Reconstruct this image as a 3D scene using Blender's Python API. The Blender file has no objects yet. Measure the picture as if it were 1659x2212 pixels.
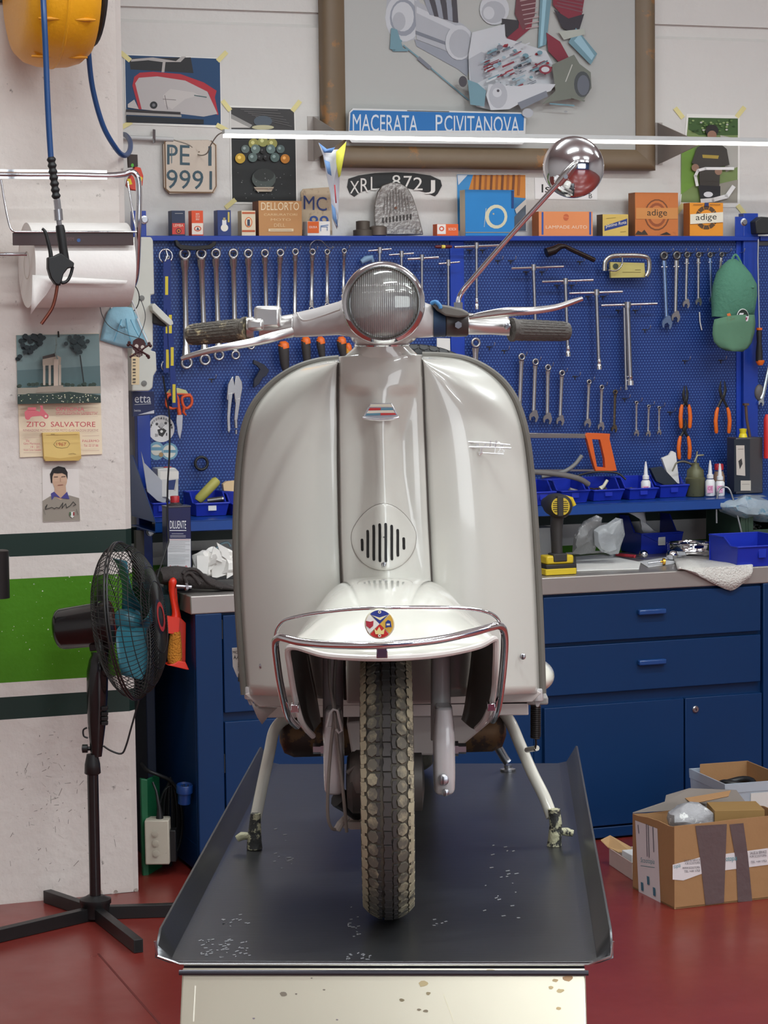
import bpy, bmesh, math, random
from mathutils import Vector, Matrix
R_ = math.radians
SC = bpy.context.scene
# ---------------------------------------------------------------- camera
F = 5200.0; CZ = 1.73; PITCH = math.atan(416/5200.0); ROLL = -0.012
CR = Matrix.Rotation(math.pi/2-PITCH, 3, 'X') @ Matrix.Rotation(ROLL, 3, 'Z')
CAMP = Vector((0, 0, CZ))
cd = bpy.data.cameras.new('camera'); cam = bpy.data.objects.new('camera', cd); SC.collection.objects.link(cam)
cd.sensor_fit = 'AUTO'; cd.sensor_width = 36; cd.lens = 36*F/2212.0; cd.clip_start = .05; cd.clip_end = 100
cam.matrix_world = Matrix.Translation(CAMP) @ CR.to_4x4(); SC.camera = cam
# ---------------------------------------------------------------- world, view
SC.view_settings.view_transform = 'Standard'; SC.view_settings.look = 'None'
SC.view_settings.exposure = 0.0; SC.view_settings.gamma = 1; SC.view_settings.use_curve_mapping = False
w = bpy.data.worlds.new('world'); SC.world = w; w.use_nodes = True
w.node_tree.nodes['Background'].inputs[0].default_value = (.9, .95, 1, 1); w.node_tree.nodes['Background'].inputs[1].default_value = .3
# wall frame: a along the wall (to the right), d into the wall, z up
TH = math.atan(.364); WO = Vector((0, 7.61, 0)); WU = Vector((math.cos(TH), math.sin(TH), 0)); WN = Vector((-math.sin(TH), math.cos(TH), 0))
def w2(a, d, z): return WO+WU*a+WN*d+Vector((0, 0, z))
def area(name, loc, sx, sy, e, col=(1, .97, .92), rot=(0, 0, 0)):
    l = bpy.data.lights.new(name, 'AREA'); l.shape = 'RECTANGLE'; l.size = sx; l.size_y = sy; l.energy = e; l.color = col
    o = bpy.data.objects.new(name, l); o.location = loc; o.rotation_euler = rot; SC.collection.objects.link(o); return o
# ceiling tube rows of the workshop
LC = (.90, .97, 1.0)
for i, (a, d) in enumerate([(-1.6, -2.2), (1.0, -2.2), (-1.6, -4.6), (1.0, -4.6), (-1.8, -7.2), (1.2, -7.2), (3.6, -3.4), (-2.4, -9.8), (.2, -9.8), (2.8, -9.8)]):
    p = w2(a, d, 4.0); area('ceiling_tube', p, 1.5, .16, 46, LC, rot=(0, 0, TH))
    p = w2(a, d, 4.04); area('ceiling_tube_upper_side', p, 1.5, .16, 20, LC, rot=(math.pi, 0, TH))
# broad fill light added far behind the camera to brighten the fronts
area('front_fill', w2(.5, -12.6, 2.1), 4.5, 2.6, 125, (.93, .98, 1), rot=(math.pi/2, 0, TH))
# ---------------------------------------------------------------- pixel -> place
def ray(px, py):
    d = CR @ Vector(((px-829.5)/F, -(py-1106)/F, -1)); return d/d.y
def at(px, py, Y):
    p = CAMP+ray(px, py)*Y; return (p.x, p.y, p.z)
def P(px, py, n):
    r = ray(px, py); q = CAMP+r*((n-(CAMP-WO).dot(WN))/r.dot(WN))-WO
    return (q.dot(WU), n, q.z)
def H(px, py, z):
    r = ray(px, py); q = CAMP+r*((z-CZ)/r.z)-WO
    return (q.dot(WU), q.dot(WN), z)
def GS(px, py, z):
    p = CAMP+ray(px, py)*((z-CZ)/ray(px, py).z); return (p.x, p.y, z)
def ms(n, px=829):      # metres per pixel on the wall plane n
    a = P(px, 700, n); b = P(px, 800, n); return (a[2]-b[2])/100
# ---------------------------------------------------------------- materials
def lin(c): c /= 255.0; return c/12.92 if c <= .04045 else ((c+.055)/1.055)**2.4
def rgb(c): return (lin(c[0]), lin(c[1]), lin(c[2]), 1)
MC = {}
def M(c, rough=.5, metal=0.0, var=.06, vs=12, bump=0, bs=40, coat=0, wear=None, ws=6, wt=.55, trans=0, alpha=1, emit=0, spec=.5, ani=0, wv=.04):
    key = (c, rough, metal, var, vs, bump, bs, coat, wear, ws, wt, trans, alpha, emit, spec, wv)
    if key in MC: return MC[key]
    m = bpy.data.materials.new('mat_%d' % len(MC)); MC[key] = m; m.use_nodes = True
    nt = m.node_tree; N = nt.nodes; L = nt.links; b = N['Principled BSDF']
    b.inputs['Roughness'].default_value = rough; b.inputs['Metallic'].default_value = metal
    b.inputs['Coat Weight'].default_value = coat; b.inputs['Coat Roughness'].default_value = .05
    b.inputs['Transmission Weight'].default_value = trans; b.inputs['Alpha'].default_value = alpha
    b.inputs['Specular IOR Level'].default_value = spec
    base = rgb(c); b.inputs['Base Color'].default_value = base
    if emit: b.inputs['Emission Color'].default_value = base; b.inputs['Emission Strength'].default_value = emit
    tc = N.new('ShaderNodeTexCoord')
    if var or wear:
        nz = N.new('ShaderNodeTexNoise'); nz.inputs['Scale'].default_value = vs; nz.inputs['Detail'].default_value = 4
        L.new(tc.outputs['Object'], nz.inputs['Vector'])
        mx = N.new('ShaderNodeMix'); mx.data_type = 'RGBA'; L.new(nz.outputs['Fac'], mx.inputs[0])
        mx.inputs[6].default_value = [v*(1-var) for v in base[:3]]+[1]; mx.inputs[7].default_value = [min(1, v*(1+var)) for v in base[:3]]+[1]
        out = mx.outputs[2]
        if wear:
            n2 = N.new('ShaderNodeTexNoise'); n2.inputs['Scale'].default_value = ws; n2.inputs['Detail'].default_value = 8; n2.inputs['Roughness'].default_value = .7
            L.new(tc.outputs['Object'], n2.inputs['Vector'])
            rp = N.new('ShaderNodeMapRange'); rp.inputs['From Min'].default_value = wt; rp.inputs['From Max'].default_value = wt+wv
            L.new(n2.outputs['Fac'], rp.inputs['Value'])
            m2 = N.new('ShaderNodeMix'); m2.data_type = 'RGBA'; L.new(rp.outputs[0], m2.inputs[0]); L.new(out, m2.inputs[6]); m2.inputs[7].default_value = rgb(wear)
            out = m2.outputs[2]
        L.new(out, b.inputs['Base Color'])
    if bump:
        nb = N.new('ShaderNodeTexNoise'); nb.inputs['Scale'].default_value = bs; nb.inputs['Detail'].default_value = 5; L.new(tc.outputs['Object'], nb.inputs['Vector'])
        bp = N.new('ShaderNodeBump'); bp.inputs['Strength'].default_value = bump; bp.inputs['Distance'].default_value = .01
        L.new(nb.outputs['Fac'], bp.inputs['Height']); L.new(bp.outputs[0], b.inputs['Normal'])
    return m
def ink(r, g, b): return M((r, g, b), .6, var=0)
CHROME = M((225, 225, 228), .07, 1, var=.02); STEEL = M((178, 178, 182), .3, 1, vs=30); DSTEEL = M((110, 110, 112), .38, .9, vs=30)
WHITE = M((226, 223, 216), .6); PAPER = M((232, 230, 224), .75, var=.03); BLACK = M((24, 24, 25), .42); RUB = M((38, 38, 38), .7)
BLUE = M((22, 60, 158), .35, vs=8, coat=.2); DBLUE = M((0, 44, 88), .45, vs=5, spec=.35); BIN = M((29, 51, 172), .35, spec=.4)
PAINT = M((202, 200, 191), .22, var=.02, vs=3, coat=1.0); SHELL = M((186, 181, 179), .3, var=.02, coat=.6)
ORANGE = M((236, 110, 30), .4); TAPE = M((225, 214, 150), .6)
# ---------------------------------------------------------------- mesh builder
def spl(pts, k=6, closed=False):
    n = len(pts); out = []
    for i in range(n if closed else n-1):
        g = lambda j: pts[j % n] if closed else pts[max(0, min(n-1, j))]
        a, b, c, d = g(i-1), g(i), g(i+1), g(i+2)
        for s in range(k):
            t = s/k; out.append(tuple(.5*(2*q+(r-p)*t+(2*p-5*q+4*r-s_)*t*t+(3*q-p-3*r+s_)*t**3) for p, q, r, s_ in zip(a, b, c, d)))
    if not closed: out.append(tuple(pts[-1]))
    return out
TXT = {}
def glyphs(s):
    if s not in TXT:
        c = bpy.data.curves.new('t', 'FONT'); c.body = s; c.fill_mode = 'FRONT'; c.resolution_u = 3
        o = bpy.data.objects.new('t', c); m = o.to_mesh()
        vs = [(v.co.x, v.co.y) for v in m.vertices]; fs = [tuple(p.vertices) for p in m.polygons]
        o.to_mesh_clear(); bpy.data.objects.remove(o); bpy.data.curves.remove(c)
        x0 = min(v[0] for v in vs); x1 = max(v[0] for v in vs); y0 = min(v[1] for v in vs); y1 = max(v[1] for v in vs)
        TXT[s] = ([((x-x0)/(x1-x0), (y-y0)/(y1-y0)) for x, y in vs], fs)
    return TXT[s]
class B:
    def __init__(s, bev=0, smooth=34, solid=0, sub=0, mat=None):
        s.v = []; s.f = []; s.k = []; s.mats = []; s.bev = bev; s.smooth = smooth; s.solid = solid; s.sub = sub; s.dm = mat
    def mi(s, m):
        m = m or s.dm
        if m not in s.mats: s.mats.append(m)
        return s.mats.index(m)
    def add(s, vs, fs, m=None):
        o = len(s.v); i = s.mi(m); s.v += [tuple(v) for v in vs]
        for f in fs: s.f.append([o+j for j in f]); s.k.append(i)
        return s
    def poly(s, pts, m=None): return s.add(pts, [range(len(pts))], m)
    def box(s, a, b, m=None, rz=0, c=None):
        x0, y0, z0 = a; x1, y1, z1 = b
        vs = [(x, y, z) for z in (z0, z1) for y in (y0, y1) for x in (x0, x1)]
        if rz:
            c = c or ((x0+x1)/2, (y0+y1)/2); ca, sa = math.cos(rz), math.sin(rz)
            vs = [(c[0]+(x-c[0])*ca-(y-c[1])*sa, c[1]+(x-c[0])*sa+(y-c[1])*ca, z) for x, y, z in vs]
        return s.add(vs, [(0, 2, 3, 1), (4, 5, 7, 6), (0, 1, 5, 4), (2, 6, 7, 3), (0, 4, 6, 2), (1, 3, 7, 5)], m)
    def prism(s, pts, vec, m=None, side=None):
        n = len(pts); q = [tuple(a+b for a, b in zip(p, vec)) for p in pts]
        s.add(list(pts)+q, [range(n-1, -1, -1), range(n, 2*n)], m)
        s.add(list(pts)+q, [(i, (i+1) % n, n+(i+1) % n, n+i) for i in range(n)], side or m); return s
    def loft(s, rings, m=None, closed=True, cap=True):
        n = len(rings[0]); vs = [p for r in rings for p in r]; fs = []
        for i in range(len(rings)-1):
            for j in range(n if closed else n-1):
                k = (j+1) % n; fs.append((i*n+j, i*n+k, (i+1)*n+k, (i+1)*n+j))
        if cap and closed: fs += [tuple(range(n-1, -1, -1)), tuple(range((len(rings)-1)*n, len(rings)*n))]
        return s.add(vs, fs, m)
    def tube(s, pts, r, m=None, seg=8, closed=False, cap=True, flat=1.0, up=None):
        pts = [Vector(p) for p in pts]; n = len(pts); rs = r if isinstance(r, (list, tuple)) else [r]*n; rings = []; nr = None
        for i in range(n):
            a = pts[i-1] if (i or closed) else pts[i]; b = pts[(i+1) % n] if (i < n-1 or closed) else pts[i]
            t = (b-a); t = t.normalized() if t.length > 1e-9 else Vector((0, 0, 1))
            if nr is None:
                nr = Vector(up) if up else (Vector((0, 1, 0)) if abs(t.y) < .9 else Vector((1, 0, 0)))
            nr = (nr-t*nr.dot(t)).normalized(); bi = t.cross(nr)
            rings.append([tuple(pts[i]+(nr*math.cos(2*math.pi*j/seg)*flat+bi*math.sin(2*math.pi*j/seg))*rs[i]) for j in range(seg)])
        if closed: rings.append(rings[0])
        return s.loft(rings, m, True, cap and not closed)
    def lathe(s, c, ax, prof, m=None, seg=24, cap=True, sx=1.0):
        ax = Vector(ax).normalized(); u = Vector((0, 0, 1)) if abs(ax.z) < .9 else Vector((1, 0, 0)); u = (u-ax*u.dot(ax)).normalized(); w_ = ax.cross(u); c = Vector(c)
        return s.loft([[tuple(c+ax*h+(u*math.cos(2*math.pi*j/seg)+w_*sx*math.sin(2*math.pi*j/seg))*r) for j in range(seg)] for r, h in prof], m, True, cap)
    def ell(s, c, r, m=None, seg=14, rg=8):
        rings = []
        for i in range(rg+1):
            t = math.pi*(i/rg); q = max(.02, math.sin(t)); rings.append([(c[0]+r[0]*q*math.cos(2*math.pi*j/seg), c[1]+r[1]*q*math.sin(2*math.pi*j/seg), c[2]-r[2]*math.cos(t)) for j in range(seg)])
        return s.loft(rings, m)
    def text(s, t, o, ex, ey, m=None):
        g, f = glyphs(t); return s.add([tuple(o[i]+ex[i]*x+ey[i]*y for i in range(3)) for x, y in g], f, m)
    def rough_(s, amp, seed=1, sc=20):
        from mathutils import noise
        s.v = [tuple(Vector(v)+noise.noise_vector(Vector(v)*sc+Vector((seed*7.1, 0, 0)))*amp) for v in s.v]; return s
def grid(b, fn, nu, nv, m=None, closed=False):
    vs = [fn(i/nu, j/nv) for i in range(nu+1) for j in range(nv+1)]
    b.add(vs, [(i*(nv+1)+j, i*(nv+1)+j+1, (i+1)*(nv+1)+j+1, (i+1)*(nv+1)+j) for i in range(nu) for j in range(nv)], m); return b
def mesh_of(b, name, org, deg=None):
    me = bpy.data.meshes.new(name); me.from_pydata([(x-org[0], y-org[1], z-org[2]) for x, y, z in b.v], [], b.f)
    for m in b.mats: me.materials.append(m)
    me.polygons.foreach_set('material_index', b.k); me.validate()
    bm = bmesh.new(); bm.from_mesh(me); bmesh.ops.remove_doubles(bm, verts=bm.verts, dist=2e-6); bmesh.ops.recalc_face_normals(bm, faces=bm.faces); bm.to_mesh(me); bm.free()
    me.polygons.foreach_set('use_smooth', [True]*len(me.polygons)); me.set_sharp_from_angle(angle=R_(b.smooth)); return me
def addobj(name, data, parent=None):
    o = bpy.data.objects.new(name, data); SC.collection.objects.link(o)
    if parent: o.parent = parent
    return o
def mkobj(b, name, org, parent=None):
    o = addobj(name, mesh_of(b, name, org), parent)
    if b.solid: m = o.modifiers.new('solid', 'SOLIDIFY'); m.thickness = abs(b.solid); m.offset = -1 if b.solid > 0 else 1
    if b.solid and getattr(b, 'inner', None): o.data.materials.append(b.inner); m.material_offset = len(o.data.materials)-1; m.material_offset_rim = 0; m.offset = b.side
    if b.bev: m = o.modifiers.new('bevel', 'BEVEL'); m.width = b.bev; m.segments = 2; m.limit_method = 'ANGLE'; m.angle_limit = R_(40); m.harden_normals = False
    if b.sub: m = o.modifiers.new('sub', 'SUBSURF'); m.levels = m.render_levels = b.sub
    return o
def place(o, fr, org):
    if fr == 'W': o.location = w2(*org); o.rotation_euler = (0, 0, TH)
    else: o.location = org
def allv(parts):
    for p in parts:
        yield from p[1].v
        if len(p) > 2 and p[2].get('sub'): yield from allv(p[2]['sub'])
def base(vs):
    vs = list(vs); xs = [v[0] for v in vs]; ys = [v[1] for v in vs]
    return ((min(xs)+max(xs))/2, (min(ys)+max(ys))/2, min(v[2] for v in vs))
def props(o, label, cat, group=None, kind=None):
    if label: o['label'] = label
    if cat: o['category'] = cat
    if group: o['group'] = group
    if kind: o['kind'] = kind
    return o
def thing(name, label, cat, fr, parts, group=None):
    org = base(allv(parts)); r = addobj(name, None); r.empty_display_size = .05; place(r, fr, org)
    def put(ps, par):
        for p in ps:
            o = mkobj(p[1], p[0], org, par)
            if len(p) > 2:
                if p[2].get('label'): o['label'] = p[2]['label']
                if p[2].get('kind'): o['kind'] = p[2]['kind']
                put(p[2].get('sub', []), o)
    put(parts, r); return props(r, label, cat, group)
def solo(name, label, cat, fr, b, group=None, kind=None):
    org = base(b.v); o = mkobj(b, name, org); place(o, fr, org); return props(o, label, cat, group, kind)
def struct(name, b, fr='W', label=None): return solo(name, label, None, fr, b, kind='structure')
# flat artwork: polygons given by photo pixels, laid on plane n of the wall frame (or depth Y), each layer 0.25 mm nearer
class Art:
    def __init__(s, b, n, f=None): s.b = b; s.n = n; s.l = 0; s.f = f or P
    def pt(s, x, y): return s.f(x, y, s.n-.00025*s.l)
    def p(s, col, *xy):
        s.l += 1; s.b.poly([s.pt(xy[i], xy[i+1]) for i in range(0, len(xy), 2)], ink(*col)); return s
    def q(s, col, x0, y0, x1, y1): return s.p(col, x0, y0, x1, y0, x1, y1, x0, y1)
    def c(s, col, x, y, r, r2=None, k=18):
        r2 = r2 or r; return s.p(col, *[v for i in range(k) for v in (x+r*math.cos(2*math.pi*i/k), y+r2*math.sin(2*math.pi*i/k))])
    def ln(s, col, w, *xy):
        s.l += 1
        for i in range(0, len(xy)-2, 2):
            x0, y0, x1, y1 = xy[i:i+4]; d = math.hypot(x1-x0, y1-y0) or 1; nx, ny = -(y1-y0)/d*w/2, (x1-x0)/d*w/2; ex, ey = (x1-x0)/d*w*.3, (y1-y0)/d*w*.3
            s.b.poly([s.pt(*k) for k in ((x0-ex+nx, y0-ey+ny), (x1+ex+nx, y1+ey+ny), (x1+ex-nx, y1+ey-ny), (x0-ex-nx, y0-ey-ny))], ink(*col))
        return s
    def t(s, txt, col, x0, y0, x1, y1, sk=0):      # box bottom-left (x0,y0) to top-right (x1,y1); sk = rise in px over the width
        s.l += 1; o = s.pt(x0, y0); ex = s.pt(x1, y0+sk); ey = s.pt(x0, y1)
        s.b.text(txt, o, tuple(a-b for a, b in zip(ex, o)), tuple(a-b for a, b in zip(ey, o)), ink(*col)); return s
def sheet(n, th, *xy, m=None, f=None, b=None):
    f = f or P; b = b or B(); pts = [f(xy[i], xy[i+1], n) for i in range(0, len(xy), 2)]
    return b.prism(pts, (0, th, 0), m or PAPER)
def wbox(x0, y0, x1, y1, n0, n1, m=None, b=None, bev=0):   # box whose front face covers the pixel rectangle on plane n0
    a = P(x0, y0, n0); c = P(x1, y1, n0); am = P((x0+x1)/2, y1, n0); b = b or B(bev=bev)
    return b.box((a[0], n0, am[2]), (c[0], n1, P((x0+x1)/2, y0, n0)[2]), m)
random.seed(5)
# ================================================================ setting
def wall_mat():
    m = M((214, 211, 206), .8, var=.04, vs=2.5, bump=.35, bs=22); return m
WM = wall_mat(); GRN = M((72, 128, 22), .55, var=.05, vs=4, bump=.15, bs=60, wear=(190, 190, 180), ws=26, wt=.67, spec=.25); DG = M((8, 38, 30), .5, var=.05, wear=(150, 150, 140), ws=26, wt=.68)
PW = M((216, 207, 200), .8, var=.05, vs=3, bump=.35, bs=30, wear=(120, 112, 106), ws=34, wt=.635, wv=.1)
def floor_mat():
    m = bpy.data.materials.new('floor_mat'); m.use_nodes = True; N = m.node_tree.nodes; L = m.node_tree.links; b = N['Principled BSDF']
    tc = N.new('ShaderNodeTexCoord'); n1 = N.new('ShaderNodeTexNoise'); n1.inputs['Scale'].default_value = 3; n1.inputs['Detail'].default_value = 6; L.new(tc.outputs['Object'], n1.inputs[0])
    mx = N.new('ShaderNodeMix'); mx.data_type = 'RGBA'; L.new(n1.outputs['Fac'], mx.inputs[0]); mx.inputs[6].default_value = rgb((110, 34, 28)); mx.inputs[7].default_value = rgb((130, 46, 38)); L.new(mx.outputs[2], b.inputs['Base Color'])
    b.inputs['Roughness'].default_value = .28; b.inputs['Coat Weight'].default_value = .25; b.inputs['Coat Roughness'].default_value = .2
    n2 = N.new('ShaderNodeTexNoise'); n2.inputs['Scale'].default_value = 7; n2.inputs['Detail'].default_value = 8; L.new(tc.outputs['Object'], n2.inputs[0])
    mr = N.new('ShaderNodeMapRange'); L.new(n2.outputs['Fac'], mr.inputs[0]); mr.inputs[3].default_value = .2; mr.inputs[4].default_value = .5; L.new(mr.outputs[0], b.inputs['Roughness'])
    return m
BW = .70
b = B(); b.box((-5, -13, -.1), (6, BW+.2, 0), floor_mat()); struct('floor', b)
# floor joint line running off the lower left
b = B(mat=M((92, 30, 26), .6)); 
j0 = H(212, 2060, 0); j1 = H(345, 2212, 0); dx, dy = j1[0]-j0[0], j1[1]-j0[1]
b.prism([(j0[0]-.003, j0[1], 0), (j0[0]+.003, j0[1], 0), (j0[0]+dx*2+.003, j0[1]+dy*2, 0), (j0[0]+dx*2-.003, j0[1]+dy*2, 0)], (0, 0, .0006)); struct('trim_1', b)
b = B(); b.box((-5, -13, 4.4), (6, BW+.2, 4.5), M((205, 205, 202), .8)); struct('ceiling', b)
# back wall: cast panels with a bevelled groove, painted bands low down behind the bench
zg = P(1500, 68, BW)[2]; zg0, zg1 = zg-.03, zg+.022
b = B(mat=WM); b.box((-5, BW, zg1), (6, BW+.2, 4.4)); b.box((-5, BW, 1.16), (6, BW+.2, zg0)); b.box((-5, BW+.012, zg0), (6, BW+.19, zg1))
b.prism([(-5, BW, zg0), (-5, BW+.012, zg0+.012), (-5, BW+.012, zg0)], (11, 0, 0))
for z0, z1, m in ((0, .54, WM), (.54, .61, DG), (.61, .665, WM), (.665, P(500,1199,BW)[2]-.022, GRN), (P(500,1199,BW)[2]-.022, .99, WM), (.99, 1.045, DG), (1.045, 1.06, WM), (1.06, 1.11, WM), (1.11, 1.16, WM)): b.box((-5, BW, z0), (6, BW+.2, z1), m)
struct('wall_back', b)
b = B(mat=M((74, 100, 146), .6)); b.box((-5, -13.2, 0), (6, -13, 4.5)); struct('wall_rear', b)
b = B(mat=M((190, 188, 186), .7)); b.box((-5.2, -13, 0), (-5, BW+.2, 4.5)); struct('wall_far_side', b)
b = B(mat=M((190, 188, 186), .7)); b.box((6, -13, 0), (6.2, BW+.2, 4.5)); struct('wall_right', b)
# pillar on the left with chamfered edge and painted bands
PN = -.10
x1 = P(303, 1925, PN)[0]; ch = .022
b = B(bev=0, smooth=20)
zs = [0, .54, .608, .664, .978, 1.052, 1.108, 4.4]
zz = [P(150, y, PN)[2] for y in (1947, 1545, 1497, 1466, 1245, 1197, 1148)]; zz[0] = 0; zz.append(4.4)
for (z0, z1), m in zip(zip(zz, zz[1:]), (PW, DG, PW, GRN, PW, DG, PW)):
    b.prism([(x1-1.4, PN, z0), (x1-ch, PN, z0), (x1, PN+ch, z0), (x1, BW, z0), (x1-1.4, BW, z0)], (0, 0, z1-z0), m)
struct('wall_left', b)
# chipped plaster at the pillar's foot
b = B(mat=M((170, 160, 150), .9, bump=1, bs=60))
for i in range(9):
    px = 205+i*11; q = P(px, 1938-random.random()*26, PN); r = .006+random.random()*.012
    b.prism([(q[0]+r*math.cos(t)*random.uniform(.6, 1.3), PN, max(.001, q[2]-.01+r*math.sin(t)*random.uniform(.5, 1.1))) for t in [k*1.05 for k in range(6)]], (0, -.0015, 0))
struct('trim_2', b)
# scuffs and pits on the lower pillar
b = B(mat=M((120, 110, 104), .9)); random.seed(77)
for k in range(120):
    x, y = random.gauss(110, 60), random.choice((random.uniform(1570, 1900), random.gauss(1700, 50)))
    if not 2 < x < 285 or y < 1560: continue
    an = random.uniform(0, 3.14); l = random.choice((1.2, 2, 4, 8, 14))*random.uniform(.5, 1.1); w_ = .7 if l > 4 else 1.1; dx, dy = l*math.cos(an), l*math.sin(an)*1.2
    b.prism([P(u, v, PN) for u, v in ((x, y), (x+dx, y+dy), (x+dx+w_, y+dy+w_*.6), (x+w_, y+w_))], (0, -.0006, 0))
struct('trim_3', b)
b = B(mat=M((206, 210, 190), .8))
for k in range(46):
    x, y = random.uniform(2, 215), random.choice((random.uniform(1240, 1460), random.gauss(1365, 22))); r = random.choice((.5, .7, 1, 1.6))
    if not 1235 < y < 1464: continue
    b.prism([P(x+r*math.cos(j*1.26), y+r*math.sin(j*1.26), PN) for j in range(5)], (0, -.0006, 0))
struct('trim_4', b)
# ================================================================ workbench, pegboard and shelf (steel)
XL = P(411, 1280, 0)[0]; ZT = .885; XR = 3.0; TT = .058
b = B(bev=.004, mat=M((172, 166, 160), .32, .55, vs=3)); b.box((XL, 0, ZT-TT), (XR, .655, ZT))
solo('worktop', 'long brushed steel worktop with grey front edge on blue cabinets', 'worktop', 'W', b)
XC = P(421, 1500, .02)[0]; xs_ = P(481, 1500, .02)[0]; XD = P(1170, 1400, .02)[0]; XS = P(1637, 1400, .02)[0]; XM = P(1473, 1600, .02)[0]
zt = ZT-TT; zb = P(1260, 1812, .02)[2]; zkk = P(1260, 1785, .02)[2]
y2z = lambda x, y: P(x, y, .02)[2]
d1 = y2z(1400, 1376); d2 = y2z(1400, 1384); d3 = y2z(1400, 1487); d4 = y2z(1400, 1512); dtop = zt-.008
def door(bn, x0, x1, z0, z1): 
    q = B(bev=.002, mat=DBLUE); q.box((x0, .0, z0), (x1, .02, z1)); return q
def pull(x, z, w=.1):
    q = B(bev=.004, mat=M((22, 66, 126), .3, coat=.4)); q.box((x-w/2, -.02, z-.009), (x+w/2, 0, z+.009)); return q
# right unit: two drawers over two doors
b = B(bev=.003, mat=DBLUE); b.box((XD-.03, .022, zb), (XS+.14, .6, zt)); b.box((XS+.01, .0, zb), (XS+.14, .022, zt)); b.box((XD-.03, .004, zb), (XS+.01, .022, zkk-.006))
hx = P(1411, 1322, -.02)[0]
lk = B(mat=STEEL); c = P(1502, 1532, 0); lk.lathe(c, (0, -1, 0), [(.012, 0), (.012, .004), (.009, .007), (.004, .007)]); lk.box((c[0]-.001, -.009, c[2]-.004), (c[0]+.001, -.006, c[2]+.004), BLACK)
thing('drawer_cabinet', 'blue steel bench cabinet with two wide drawers over two doors', 'cabinet', 'W', [
    ('body', b),
    ('drawer', door('', XD, XS, d1, dtop), dict(sub=[('handle', pull(hx, P(1411, 1322, -.02)[2]))])),
    ('drawer', door('', XD, XS, d3, d2), dict(sub=[('handle', pull(hx, P(1411, 1431, -.02)[2]))])),
    ('door', door('', XD, XM-.003, zkk, d4)), ('door', door('', XM+.003, XS+.005, zkk, d4), dict(sub=[('lock', lk, dict(label='round chrome lock'))]))])
# left unit
b = B(bev=.003, mat=DBLUE); b.box((XC, .022, .012), (XD-.035, .6, zt))
b.box((XC, .0, .02), (xs_-.004, .022, zt)); b.box((XC+.0, .02, .02), (XD-.035, .6, .1))
xe = XD-.04; zl = P(490, 1560, 0)[2]
hin = [B(mat=BLACK).box((xs_-.0035, .004, P(482, y, 0)[2]-.03), (xs_-.0005, .02, P(482, y, 0)[2]+.03), BLACK) for y in (1360, 1650)]
thing('tool_cabinet', 'blue steel bench cabinet behind the scooter with plain doors', 'cabinet', 'W', [
    ('body', b), ('drawer', door('', xs_, xe, P(490, 1540, 0)[2], dtop)), ('door', door('', xs_, xe, .12, zl)), ('hinge', hin[0]), ('hinge', hin[1])])
# dark green side board of the bench on the left
b = B(bev=.003, mat=M((10, 58, 62), .4)); q = H(350, 1234, ZT); b.box((XL-.07, .12, ZT-.085), (XL-.004, .655, ZT-.004))
b.box((XL-.07, .3, .0), (XL-.04, .655, ZT-.085), M((6, 20, 44), .6)); solo('bench_side_shelf', 'dark teal side shelf at the left end of the bench', 'shelf', 'W', b)
# upright wall of pegboard
PB = .62; NB = PB-.045     # board face, tool plane
xl = P(318, 700, PB)[0]; xm0 = P(973, 700, PB)[0]; xm1 = P(1003, 700, PB)[0]; xr = P(1590, 700, PB)[0]; xp = P(1632, 700, PB)[0]
zTop = P(829, 512, PB)[2]; zBot = P(829, 1085, PB)[2]-.03
def peg_mat():
    m = bpy.data.materials.new('pegboard_mat'); m.use_nodes = True; N = m.node_tree.nodes; L = m.node_tree.links; bb = N['Principled BSDF']; bb.inputs['Roughness'].default_value = .42
    tc = N.new('ShaderNodeTexCoord'); sp = N.new('ShaderNodeSeparateXYZ'); L.new(tc.outputs['Object'], sp.inputs[0])
    def mth(op, a, b_=None, c_=None):
        n = N.new('ShaderNodeMath'); n.operation = op
        for i, v in enumerate((a, b_, c_)):
            if v is None: continue
            if isinstance(v, (int, float)): n.inputs[i].default_value = v
            else: L.new(v, n.inputs[i])
        return n.outputs[0]
    S = .0112
    u = mth('MULTIPLY', sp.outputs[0], 1/S); v = mth('MULTIPLY', sp.outputs[2], 1/(S*.86))
    row = mth('FLOOR', v); off = mth('MULTIPLY', mth('MODULO', row, 2), .5)
    fu = mth('SUBTRACT', mth('FRACT', mth('ADD', u, off)), .5); fv = mth('SUBTRACT', mth('FRACT', v), .5)
    d = mth('SQRT', mth('ADD', mth('MULTIPLY', fu, fu), mth('MULTIPLY', fv, fv)))
    hole = mth('LESS_THAN', d, .27)
    mx = N.new('ShaderNodeMix'); mx.data_type = 'RGBA'; L.new(hole, mx.inputs[0]); mx.inputs[6].default_value = rgb((16, 48, 114)); mx.inputs[7].default_value = rgb((66, 100, 164))
    L.new(mx.outputs[2], bb.inputs['Base Color']); return m
PEG = peg_mat()
def panel(x0, x1):
    q = B(bev=.002); q.box((x0, PB, zBot), (x1, PB+.012, zTop-.012), PEG); return q
fr_ = B(bev=.002, mat=BLUE)
fr_.box((xl-.04, PB-.03, zTop-.014), (xp, PB+.07, zTop+.003)); fr_.box((xm0, PB-.004, zBot), (xm1, PB+.02, zTop-.014), M((20, 62, 170), .4))
fr_.box((xr+.02, PB-.02, zBot-.1), (xp, PB+.02, zTop+.085)); fr_.box((xl-.045, PB-.015, zBot-.16), (xl-.0, PB+.02, zTop+.085))
fr_.box((xr, PB-.003, zBot), (xr+.02, PB+.02, zTop-.014), M((20, 62, 170), .4))
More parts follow.
